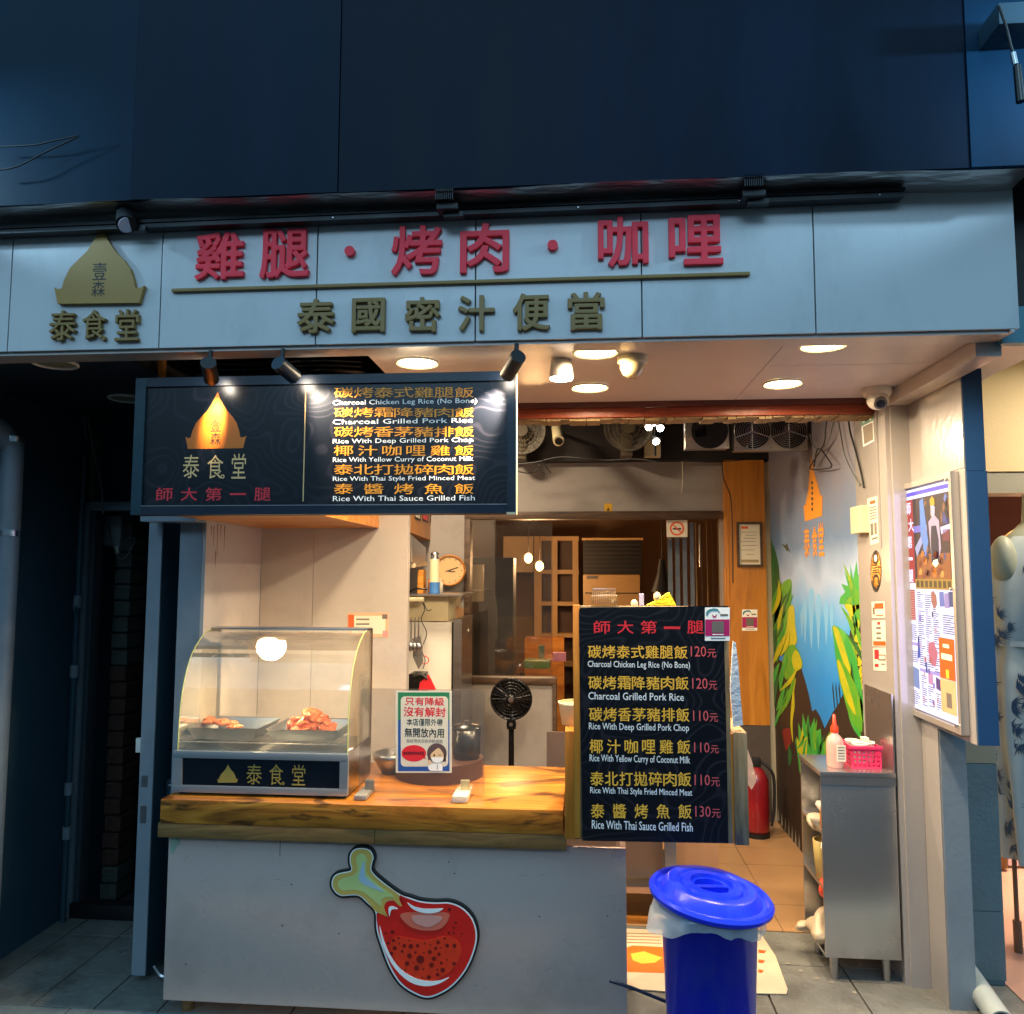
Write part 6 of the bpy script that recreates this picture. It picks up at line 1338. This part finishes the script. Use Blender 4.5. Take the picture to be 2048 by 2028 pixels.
for i, ch in enumerate('師大第一腿'):
    u = .04 if i != 1 else .09; v0 = .055+i*.078
    ya = ey0+(ey1-ey0)*u; yb_ = ey0+(ey1-ey0)*(u+.12); vv = .06 if ch != '一' else .014; vo = 0 if ch != '一' else .022
    # placed on the sheet like the other print
    me = glyphs(ch, 2, 0, 0, .02)
    X_ = [q.co.x for q in me.vertices]; Y_ = [q.co.y for q in me.vertices]; og_ = wloc(lb)
    for q in me.vertices:
        a_ = (q.co.x-min(X_))/(max(X_)-min(X_)); b_ = (q.co.y-min(Y_))/max(1e-5, (max(Y_)-min(Y_)))
    xs_, ys_ = (min(X_), max(X_)), (min(Y_), max(Y_))
    for q in me.vertices:
        a_ = (q.co.x-xs_[0])/(xs_[1]-xs_[0]); b_ = (q.co.y-ys_[0])/max(1e-5, ys_[1]-ys_[0])
        q.co = Vector((XL-.0222-q.co.z*-.2, ya+(yb_-ya)*a_, ez0+(ez1-ez0)*(v0+vo+vv*(1-b_))))-og_
    link_mesh('character', me, EW, lb, (0, 0, 0), 0)
EI = E_('backlit_ink', '#4a4e86', .9)
lr('red_text_block', .02, .46, .17, .60, E_('backlit_brick', '#b04a40', 1.0), 1)
for i in range(13): lr('text_line', .03, .467+i*.0105, .16, .470+i*.0105, E_('backlit_pale', '#e0b0a8', 1.0), 2)
for col, (u0, u1, v0, v1) in enumerate(((.21, .36, .47, .80), (.38, .52, .47, .80), (.54, .68, .53, .82), (.74, .97, .56, .64), (.03, .18, .62, .69), (.03, .2, .74, .80), (.04, .2, .92, .98), (.24, .36, .84, .97), (.38, .5, .88, .97), (.55, .66, .9, .97))):
    v = v0
    while v < v1:
        if rs.random() < .93: lr('text_line', u0+rs.uniform(0, .015), v, u1-rs.choice((0, 0, .02, .06)), v+.0042, EI, 1)
        v += .0092
for i in range(8): lr('gold_letter_block', .23+i*.093, .418, .23+i*.093+.06, .447, E_('backlit_dark_gold', '#5e4412', .9), 4)
lpz('food_photo', [(.58, .46), (.64, .48), (.65, .52), (.58, .54), (.53, .51), (.53, .47)], E_('backlit_dish', '#b06a58', 1.0), 2)
for i, (u, v) in enumerate(((.7, .465), (.80, .47), (.88, .463))): lpz('people_photo', [(u, v), (u+.09, v-.003), (u+.10, v+.06), (u, v+.062)], E_('backlit_photo', ('#6a78b8', '#a890c0', '#3e4a78')[i], 1.0), 2)
lpz('vegetable_photo', [(.44, .69), (.55, .68), (.62, .73), (.56, .79), (.47, .78), (.42, .73)], E_('backlit_meat', '#c86a7a', 1.0), 2)
lpz('knife_photo', [(.2, .68), (.23, .68), (.25, .76), (.18, .77)], E_('backlit_blue3', '#3a4fa8', 1.0), 2)
lpz('small_photo', [(.04, .81), (.2, .82), (.2, .91), (.04, .9)], E_('backlit_photo3', '#7888b8', 1.0), 2); lpz('small_photo', [(.4, .82), (.5, .82), (.5, .87), (.4, .87)], E_('backlit_pinkish', '#c88ab0', 1.0), 2); lpz('small_photo', [(.56, .83), (.67, .84), (.67, .89), (.56, .88)], E_('backlit_photo4', '#5a3a78', 1.0), 2)
lr('lilac_rule', .02, .70, .2, .715, E_('backlit_rule', '#b09ad8', 1.0), 2); lr('lilac_rule', .22, .81, .66, .825, E_('backlit_rule', '#b09ad8', 1.0), 2)
# orange card and beige card tucked in the lower right
def card(name, u0, v0, u1, v1, ma, lay): 
    ya, yb_ = ey0+(ey1-ey0)*u0, ey0+(ey1-ey0)*u1; za, zb2 = ez0+(ez1-ez0)*v0, ez0+(ez1-ez0)*v1; x = XL-.0300-.0004*lay
    return obj(name, B().box(x-.0003, x, min(ya, yb_), max(ya, yb_), min(za, zb2), max(za, zb2)), ma, oc)
oc = thing('orange_flyer', 'orange and beige flyer stuck over the lower right corner of the light box', 'flyer', (XL-.03, yn+.1, zb3+.1))
card('orange_sheet', .70, .655, 1.0, .825, M['orangep'], 0); card('beige_sheet', .70, .826, 1.0, .965, mat('beige_flyer', '#c8a27a', .55), 0)
card('print', .78, .68, .9, .695, M['paper'], 1); card('print', .74, .72, .95, .745, M['paper'], 1); card('bottle_print', .82, .785, .88, .82, M['yellow_print'], 1); card('blank_square', .81, .88, .91, .94, gp2, 1)
lampm = bpy.data.lights.new('light_box_glow', 'AREA'); lampm.shape = 'RECTANGLE'; lampm.size = .36; lampm.size_y = .9; lampm.energy = .7; lampm.color = (.62, .55, 1)
lo = bpy.data.objects.new('light_box_glow', lampm); S.collection.objects.link(lo); lo.rotation_euler = (R(90), 0, R(90)); lo.parent = lb; lo.location = Vector((XL-.045, (yf+yn)/2, (zt3+zb3)/2))-wloc(lb)
for u, v in ((.0, .0), (1, 0), (0, 1), (1, 1), (.0, .45), (1, .45)):
    c = Vector((XL-.031, ey0+(ey1-ey0)*u, ez0+(ez1-ez0)*v)); obj('stud', B().cyl(c, c+Vector((-.008, 0, 0)), .006, seg=12), M['steel'], lb)

# ---------------------------------------------------------------- cameras under the soffit
p = at(1193, 664, Y=2.93); p.z = 2.4995
t = thing('dome_camera', 'cream dome camera under the soffit right of the second downlight', 'camera', p)
obj('base', B().lathe(p, [(.056, 0), (.055, -.022), (.048, -.028)], seg=32), M['cream'], t, True)
obj('dome', B().lathe(p+Vector((0, 0, -.024)), [(.047, 0), (.045, -.02), (.034, -.042), (.016, -.054), (0, -.056)], seg=28), mat('ivory_dome', '#c9b386', .15, 0, .05, coat=.6), t, True)
p = at(1653, 702, Y=3.52); p.z = 2.4995
t = thing('turret_camera', 'white turret camera in the corner where the soffit meets the sticker wall', 'camera', p)
obj('base', B().lathe(p, [(.060, 0), (.060, -.018), (.054, -.030), (.045, -.04)], seg=32), M['white'], t, True)
obj('eyeball', B().blob(p+Vector((-.004, -.02, -.055)), (.045, .045, .042), 1, 0, 3), M['white'], t, True)
q = p+Vector((-.006, -.055, -.075)); d_ = Vector((-.1, -.7, -.55)).normalized()
obj('lens_ring', B().cyl(q-d_*.012, q+d_*.004, .027, seg=28), mat('camera_grey', '#5c564e', .3), t); obj('lens', B().cyl(q+d_*.0045, q+d_*.006, .018, seg=24), M['blackgloss'], t)

# ---------------------------------------------------------------- blue bin, cardboard, hose, pvc pipe
bc = Vector((.425, 2.86, -.06))
bn_ = thing('blue_bin', 'bright blue round plastic bin with tilted lid and liner beside the counter', 'bin', bc)
hb_ = .655
obj('bin_body', B().lathe(bc, [(0, .001), (.130, .001), (.135, .02), (.1605, hb_), (.165, hb_), (.165, hb_-.015)], seg=64), M['blue_can'], bn_, True)
lid = B().lathe((0, 0, 0), [(.196, -.012), (.206, -.004), (.208, .008), (.200, .018), (.190, .017), (.182, .008), (.170, .010), (.150, .040), (.142, .044), (.118, .044), (.112, .036), (.106, .036), (.100, .045), (.078, .046), (.072, .046), (.068, .034), (.058, .034)], seg=72)
q = Matrix.Rotation(R(6.5), 4, 'Y') @ Matrix.Rotation(R(3), 4, 'X'); lc_ = Vector((.432, 2.862, bc.z+hb_+.016))
# flat grip plate with two finger hollows
for a0 in (0, 180):
    pts = [Vector((.058*math.cos(R(a0+14+k*152/14)), .058*math.sin(R(a0+14+k*152/14)), .034)) for k in range(15)]
    cen = [lid.bm.verts.new(p_) for p_ in pts]; low = [lid.bm.verts.new(p_*.92+Vector((0, 0, -.020))) for p_ in pts]
    for k in range(14): lid.bm.faces.new((cen[k], cen[k+1], low[k+1], low[k]))
    lid.bm.faces.new((cen[-1], cen[0], low[0], low[-1])); lid.bm.faces.new(low[::-1])
lid.prism([(-.058, -.011, .030), (.058, -.011, .030), (.058, .011, .030), (-.058, .011, .030)], (0, 0, .0055))
for v in lid.bm.verts: v.co = (q @ Matrix.Rotation(R(18), 4, 'Z') @ v.co)+lc_
lo_ = obj('lid', lid, M['blue_can'], bn_, 40)
lin_ = B(); rings = []
rs = random.Random(4)
N_ = 56; ph = [rs.uniform(0, 6) for _ in range(6)]
for k, (rr_, zz) in enumerate(((.158, hb_+.004), (.172, hb_+.006), (.181, hb_-.016), (.182, hb_-.045))):
    ring = []
    for i in range(N_):
        u = 2*math.pi*i/N_; w = k/3
        drop = (.045*max(0, math.cos(u-3.3))**3+.05*max(0, math.cos(u-5.75))**8+.008*math.sin(u*5+ph[0])+.004*math.sin(u*13+ph[1])-.012)*w
        ex = (.03*max(0, math.cos(u-3.35))**4+.006*math.sin(u*9+ph[2])+.004*math.sin(u*17))*w
        ring.append(lin_.bm.verts.new(bc+Vector(((rr_+ex)*math.cos(u), (rr_+ex)*math.sin(u), zz-drop))))
    rings.append(ring)
for a_, b_ in zip(rings, rings[1:]):
    for i in range(N_): lin_.bm.faces.new((a_[i], a_[(i+1) % N_], b_[(i+1) % N_], b_[i]))
lin_.blob(bc+Vector((-.05, .17, hb_+.012)), (.08, .03, .022), 3, .3)
obj('bin_liner', lin_, M['bag'], bn_, True)
t = thing('flattened_carton', 'flattened white carton with an orange fruit print lying as a mat behind the bin', 'carton', (.5, 3.8, 0))
kq = lambda x, y: (1132+x*.4141, 1547+y*.4141)
def floorpoly(name, pts, ma, z, th=.002): return obj(name, B().prism([at(*kq(*p_), Z=z) for p_ in pts], (0, 0, -th)), ma, t)
crd = mat('white_card', '#c9b79c', .6, 0, .08, 8, .1, 20, dirt='#8f7a5c', damt=.3)
floorpoly('card_sheet', [(60, 492), (735, 520), (800, 620), (855, 770), (850, 792), (300, 780), (60, 762)], crd, .006, .004)
floorpoly('orange_print', [(122, 580), (150, 572), (400, 585), (400, 700), (60, 690), (60, 600)], mat('carton_orange', '#dd6414', .55, 0, .05), .0072, .0006)
floorpoly('fruit_print', [(140, 610), (200, 598), (245, 615), (285, 628), (250, 650), (190, 655), (150, 640)], mat('carton_yellow', '#c9b23c', .55), .008, .0005)
for i in range(4): floorpoly('print_line', [(70, 512+i*14), (280, 518+i*14), (280, 521+i*14), (70, 515+i*14)], mat('carton_brown', '#9a7048', .6), .0074, .0005)
for i in range(3): floorpoly('red_print', [(722, 590+i*45), (758-i*6, 595+i*45), (750-i*6, 606+i*45), (722, 604+i*45)], M['orangep'], .0074, .0005)
wire('floor_hose', [(1150, 1850), (1190, 1863), (1225, 1877), (1258, 1890), (1300, 1905)], 2.98, .006, mat('navy_hose', '#0f2240', .4), 'dark blue hose running from the counter foot behind the bin', cat='hose')
p0 = at(1806, 1812, Z=.10); p1 = at(1862, 1898, Z=.07)
p0 = Vector((1.59, 3.70, .07)); p1 = Vector((1.548, 3.26, .045))
t = thing('drain_pipe', 'stained white drain pipe poking out of the stone panel onto the pavement', 'pipe', (1.58, 3.5, 0))
d_ = (p1-p0).normalized(); pb_ = B()
qt = d_.to_track_quat('Z', 'Y'); 
def ringpts(c, r_): return [pb_.bm.verts.new(c+qt @ Vector((r_*math.cos(2*math.pi*i/32), r_*math.sin(2*math.pi*i/32), 0))) for i in range(32)]
rg = [ringpts(p0, .044), ringpts(p1, .044), ringpts(p1, .038), ringpts(p0, .038)]
for a_, b_ in zip(rg, rg[1:]):
    for i in range(32): pb_.bm.faces.new((a_[i], a_[(i+1) % 32], b_[(i+1) % 32], b_[i]))
obj('pipe_wall', pb_, M['pvc'], t, 50); obj('dark_bore', B().cyl(p1-d_*.02, p1-d_*.019, .0378, seg=32), M['ink'], t)
obj('drain_hollow', B().box(1.5375, 1.5995, 3.636, 3.6439, 0, .1595), M['ink'], None, 0, 'square dark drain opening at the foot of the stone panel', 'opening')

# under the board: stainless kitchen table seen behind the bin
t = thing('stainless_kitchen_table', 'stainless kitchen table with a lower shelf seen under the menu board', 'table', (.25, 4.2, 0))
a = at(1184, 1600, Y=4.1); b = at(1274, 1600, Y=4.1); zz = at(1230, 1667, Y=4.1).z
obj('drawer_front', B().box(a.x-.4, at(1252, 1600, Y=4.1).x, 4.15, 4.16, zz+.01, .9), mat('dark_drawer_steel', '#6a5a52', .35, .4), t)
obj('shelf', B().box(a.x-.4, b.x, 4.05, 4.6, zz-.03, zz), M['steel'], t)
obj('post', B().box(at(1253, 1600, Y=4.1).x, b.x, 4.05, 4.09, 0, .9), M['steel'], t)
obj('knob', B().cyl((a.x+.03, 4.149, .42), (a.x+.03, 4.14, .42), .012), M['ink'], t)
t = thing('beige_cupboard', 'beige cupboard under the menu board, left of the tiled aisle', 'cupboard', (.45, 4.3, 0))
a = at(1276, 1600, Y=4.3); b = at(1355, 1600, Y=4.3); zz = at(1300, 1652, Y=4.3).z
obj('door', B().box(a.x, b.x, 4.28, 4.6, zz, .95, .003), mat('beige_laminate', '#a98264', .5, 0, .06, 4, .03), t)
obj('plinth', B().box(a.x+.02, b.x-.03, 4.32, 4.6, 0, zz-.001), M['ink'], t); obj('leg', B().box(b.x-.025, b.x, 4.285, 4.31, 0, zz-.001), M['woodx'], t)
t = thing('floor_plank', 'pale wooden plank lying on the floor beyond the carton', 'plank', (.1, 4.2, 0))
obj('plank', B().box(-.3, .40, 4.10, 4.17, 0, .03, .003), M['woodx'], t)
obj('standing_panel', B().box(-.25, .1, 4.4, 4.42, 0, .28), mat('brown_panel', '#5b4230', .6), t)

# ---------------------------------------------------------------- left wall pipes and cables
t = thing('downpipe', 'thick grey downpipe with bright clamps on the left wall', 'pipe', (-2.47, 3.24, 0))
xc, yc = -2.485, 3.28
obj('pipe_body', B().tube([(xc, yc, .0), (xc, yc, 1.0), (xc, yc, 2.15), (xc-.01, yc-.01, 2.26), (xc-.06, yc-.06, 2.34), (xc-.2, yc-.2, 2.36)], .045, 24), M['bluegreypaint'], t, True)
for z in (at(15, 828, X=xc).z, at(12, 1006, X=xc).z): obj('clamp', B().cyl((xc, yc, z-.012), (xc, yc, z+.012), .049, seg=28), mat('bright_clamp', (.7, .7, .72), .25, 1, .05), t)
t = thing('thin_conduit', 'thin dark conduit with joints running down the left wall edge', 'conduit', (-2.53, 3.75, 0))
c = at(148, 1100, X=-2.53); obj('pipe_body', B().cyl((-2.53, c.y, 0), (-2.53, c.y, 2.3), .014, seg=12), M['navy'], t)
for y_ in (1135, 1265, 1480, 1560): z = at(148, y_, X=-2.53).z; obj('joint', B().cyl((-2.53, c.y, z-.03), (-2.53, c.y, z+.03), .02, seg=12), M['bluegreypaint'], t)
t = thing('wall_valve', 'small round valve on the thin conduit of the left wall', 'valve', at(141, 1150, X=-2.52)); obj('wheel', B().lathe(at(141, 1150, X=-2.51), [(.018, 0), (.022, .004), (.018, .008)], (1, 0, 0), 16), M['navy'], t, True)
bm2 = B().prism([(-2.559, 2.9, 2.42), (-2.559, 3.9, 2.36), (-2.559, 3.9, 2.30), (-2.559, 2.9, 2.30)], (.05, 0, 0)); 
for k, pts in enumerate((((-10, 700), (30, 738), (60, 752), (100, 758)), ((-10, 728), (60, 748), (110, 757), (150, 770), (166, 795), (176, 850), (188, 900), (192, 930), (195, 970)), ((150, 770), (158, 790), (161, 822), (166, 826)))):
    obj('wall_cable', B().tube([at(x, y, X=-2.535) if x < 160 and k != 1 else at(x, y, Y=3.86) if x > 140 else at(x, y, X=-2.535) for x, y in pts], .0045), M['cable'], None, True, ('pale cable drooping from the top left corner under the dark soffit', 'long pale cable sagging along the left wall and down beside the door frame', 'short cable loop near the top of the door corner')[k], 'cable', 'cables on the left wall')
a = at(176, 900, Y=3.93); obj('wall_batten', B().box(a.x-.015, a.x+.015, 3.92, 3.958, 2.07, 2.42), mat('old_batten', '#4c5048', .7, 0, .3, 10, .2), None, 0, 'weathered vertical batten above the door frame corner', 'batten')
# pink hose and bits beside the counter
obj('pink_hose', B().tube([(-1.63, 3.2, .66), (-1.64, 3.19, .5), (-1.635, 3.2, .3), (-1.63, 3.19, .12), (-1.62, 3.17, .03)], .008), mat('pinkish_hose', '#8a6a72', .5), None, True, 'thin pinkish hose hanging between the open door and the counter', 'hose')
obj('small_tap', B().blob((-1.60, 3.17, .06), (.025, .02, .03), 2, .3), M['post'], None, True, 'small metal tap at the lower left foot of the counter', 'tap')

# ---------------------------------------------------------------- top: box with hanging cable, left wires
t = thing('cable_box', 'grey box at the top right corner with a hanging cable and plug', 'electrical box', at(1890, 10, Y=2.2))
a = at(1846, 14, Y=2.34); a.x = at(1846, 40, Y=2.54).x; b = at(2075, -60, Y=2.3)
obj('box_body', B().box(a.x, b.x, 2.42, 2.548, a.z, b.z, .006), M['navy'], t)
obj('cable', B().tube([at(x, y, Y=2.38) for x, y in ((1885, 12), (1898, 50), (1908, 90), (1916, 112), (1922, 150), (1926, 190))], .004), M['cableb'], t)
obj('joint', B().cyl(at(1911, 100, Y=2.38), at(1916, 122, Y=2.38), .008, seg=12), M['steel'], t); obj('plug', B().cyl(at(1919, 125, Y=2.38), at(1926, 192, Y=2.38), .011, .013, seg=14), M['blackplastic'], t)
for k, pts in enumerate((((-20, 277), (60, 274), (100, 266), (148, 256)), ((-20, 322), (30, 315), (80, 290), (148, 258)))):
    obj('overhead_wire', B().tube([at(x, y, Y=2.5) for x, y in pts], .0028), M['cableb'], None, True, ('upper thin black wire in front of the dark boards at the left', 'lower thin black wire in front of the dark boards at the left')[k], 'wire', 'overhead wires at the left')
# wall wash lamps just past both ends of the boards (their pools of light show on the boards)
def washlamp(x, z, tx, tz, label, w, ang=100):
    p = Vector((x, 2.06, z)); t = thing('wall_lamp', label, 'wall lamp', p, 'arm lamps lighting the upper boards')
    obj('arm', B().cyl(p+Vector((0, .03, 0)), (x, YW-.006, z), .012), M['black'], t)
    obj('head_shell', B().box(x-.08, x+.08, 2.02, 2.1, z, z+.03, .005), M['black'], t)
    obj('lens', B().box(x-.06, x+.06, 2.04, 2.085, z-.003, z-.0005), emit('cold_lamp_face', '#cfe6ff', 6), t)
    spot('lamp_light', t, p+Vector((0, 0, -.02)), (tx, YW, tz), w, ang, 1, (.42, .74, 1), .05)
washlamp(2.15, 3.40, 1.38, 3.30, 'black arm lamp washing the right end of the upper boards', 70, 50)
washlamp(-2.75, 3.35, -2.12, 3.22, 'black arm lamp washing the left end of the upper boards', 34, 44)

# ---------------------------------------------------------------- neighbouring shop: mannequin and arch
mt = thing('mannequin', 'headless grey mannequin in a white dress with blue palm leaves next door', 'mannequin', (2.12, 3.95, 0))
mx_, my_ = 2.13, 3.95
greym = mat('mannequin_grey', '#8d9080', .5, 0, .05)
def ell(b, prof, seg=40, fold=0):
    rings = []
    for z, rx, ry, ox in prof:
        rings.append([b.bm.verts.new((mx_+ox+(rx+fold*(1.9-z)*.02*math.sin(9*2*math.pi*i/seg))*math.cos(2*math.pi*i/seg), my_+(ry+fold*(1.9-z)*.02*math.cos(7*2*math.pi*i/seg))*math.sin(2*math.pi*i/seg), z)) for i in range(seg)])
    for a_, b_ in zip(rings, rings[1:]):
        for i in range(seg): b.bm.faces.new((a_[i], a_[(i+1) % seg], b_[(i+1) % seg], b_[i]))
    return b
obj('torso', ell(B(), [(1.40, .14, .09, 0), (1.60, .16, .10, 0), (1.78, .18, .11, 0), (1.86, .16, .09, 0), (1.91, .10, .065, .0), (1.95, .06, .05, 0), (2.08, .05, .045, 0), (2.10, .0, .0, 0)]), greym, mt, True)
obj('shoulder', B().blob((mx_-.178, my_-.05, 1.77), (.056, .06, .112), 1, .02, 3), greym, mt, True)
dm = bpy.data.materials.new('palm_leaf_fabric'); dm.use_nodes = True; _n = dm.node_tree.nodes; _l = dm.node_tree.links
_t = _n.new('ShaderNodeTexCoord'); _v = _n.new('ShaderNodeTexNoise'); _v.inputs['Scale'].default_value = 5; _v.inputs['Distortion'].default_value = .6; _l.new(_t.outputs['Object'], _v.inputs[0])
_r = _n.new('ShaderNodeValToRGB'); _r.color_ramp.elements[0].color = lin('#93a2a8'); _r.color_ramp.elements[1].color = lin('#b5b9b6'); _l.new(_v.outputs['Fac'], _r.inputs[0]); _l.new(_r.outputs[0], _n['Principled BSDF'].inputs['Base Color']); _n['Principled BSDF'].inputs['Roughness'].default_value = .8
dress = obj('dress', ell(B(), [(1.88, .13, .10, 0), (1.85, .17, .11, 0), (1.72, .215, .14, 0), (1.55, .228, .15, .0), (1.42, .215, .14, 0), (1.36, .205, .135, 0), (1.28, .225, .15, 0), (1.0, .232, .16, 0), (.7, .21, .16, .0), (.41, .19, .155, 0)], 72, 1), dm, mt, True)
obj('waist_belt', ell(B(), [(1.40, .216, .146, 0), (1.375, .216, .146, 0)], 40), mat('belt_white', '#c5cac8', .8), mt, True)
lfm = mat('printed_leaf_blue', '#344c68', .8, bump=0)
rs = random.Random(12)
bl = B()
for k in range(75):
    z = rs.uniform(.46, 1.80); th = rs.uniform(math.pi*.95, math.pi*1.65)
    rx = .19+(z-.41)*.075 if z < 1.0 else .234; ry = .157 if z < 1.5 else .15
    base = rs.uniform(-1, 1)
    for j in range(9):
        an = base+(j-4)*.28; L_ = rs.uniform(.028, .06)
        pts = []
        for s_, w_ in ((0, 0), (.5, .0035), (1, 0), (.5, -.0035)):
            du = math.cos(an)*L_*s_-math.sin(an)*w_; dz = math.sin(an)*L_*s_+math.cos(an)*w_
            t2 = th+du/.2; pts.append((mx_+(rx+.010)*math.cos(t2), my_+(ry+.010)*math.sin(t2), z+dz))
        bl.poly(pts)
lf_ = obj('printed_leaves', bl, lfm, mt); lf_['kind'] = 'stuff'
obj('stand_pole', B().cyl((mx_-.17, my_, .02), (mx_-.17, my_, .7), .010, seg=12), mat('pole_brown', '#6a4c3a', .4), mt)
obj('stand_foot', B().cyl((mx_-.17, my_, .002), (mx_-.17, my_, .14), .018, seg=14), mat('pole_brown2', '#6a4c3a', .4), mt)
arch = thing('arched_mirror', 'arched wooden framed opening glowing pink behind the mannequin', 'arch', (2.7, 5.0, 0))
ac = at(1990, 1110, Y=5.0); ra = abs(at(1862, 1000, Y=5.0).x-ac.x)*1.02
pts = [(ac.x+ra*math.cos(R(k*6)), 5.0, ac.z+ra*math.sin(R(k*6))) for k in range(0, 31)]
obj('frame', B().tube(pts+[(ac.x-ra, 5.0, .02)], .035, 10, False), mat('arch_wood', '#7a5a30', .5), arch, True)
obj('pink_panel', B().poly([(x, 5.03, z) for x, _, z in pts]+[(ac.x-ra, 5.03, .02), (ac.x+ra, 5.03, .02)]), mat('bright_pink_panel', '#e8b4ae', .5), arch)
disk('neighbour_ceiling_lamp', None, (2.9, 4.62, 2.84), 45, .5, (1, .84, .62))
t = thing('neighbour_ceiling_light', 'flat round ceiling light of the shop next door', 'ceiling light', (2.9, 4.5, 2.87)); obj('diffuser', B().cyl((2.9, 4.5, 2.87), (2.9, 4.5, 2.899), .25, seg=32), M['bulb'], t)
a = at(1860, 892, Y=4.2); obj('neighbour_beam', B().box(1.77, 3.5, 4.2, 4.4, at(1890, 930, Y=4.2).z, a.z), mat('grey_beam', '#7b7a72', .5), None, 0, 'grey beam across the shop next door above the arch', 'beam')
obj('neighbour_header', B().box(1.77, 3.5, 4.19, 4.25, a.z+.005, 2.899), mat('cream_header', '#b3a27e', .6), None, 0, 'cream wall band above the grey beam next door', 'wall band')
disk('neighbour_front_lamp', None, (2.6, 3.45, 2.84), 16, .2, (1, .84, .62))
t = thing('neighbour_ceiling_light', 'small round ceiling light over the mannequin next door', 'ceiling light', (2.6, 3.45, 2.86)); obj('diffuser', B().cyl((2.6, 3.45, 2.86), (2.6, 3.45, 2.899), .1, seg=32), M['bulb'], t)
# kitchen ceiling light over the counter (hidden behind the sign)
kp = Vector((-.95, 4.6, 3.01))
t = thing('kitchen_ceiling_light', 'flat kitchen ceiling light above the fridge corner, hidden by the menu sign', 'ceiling light', kp)
obj('diffuser', B().cyl(kp, kp+Vector((0, 0, .009)), .15, seg=28), M['bulb'], t); disk('lamp_light', t, kp+Vector((0, 0, -.01)), 22, .3, (1, .78, .55))
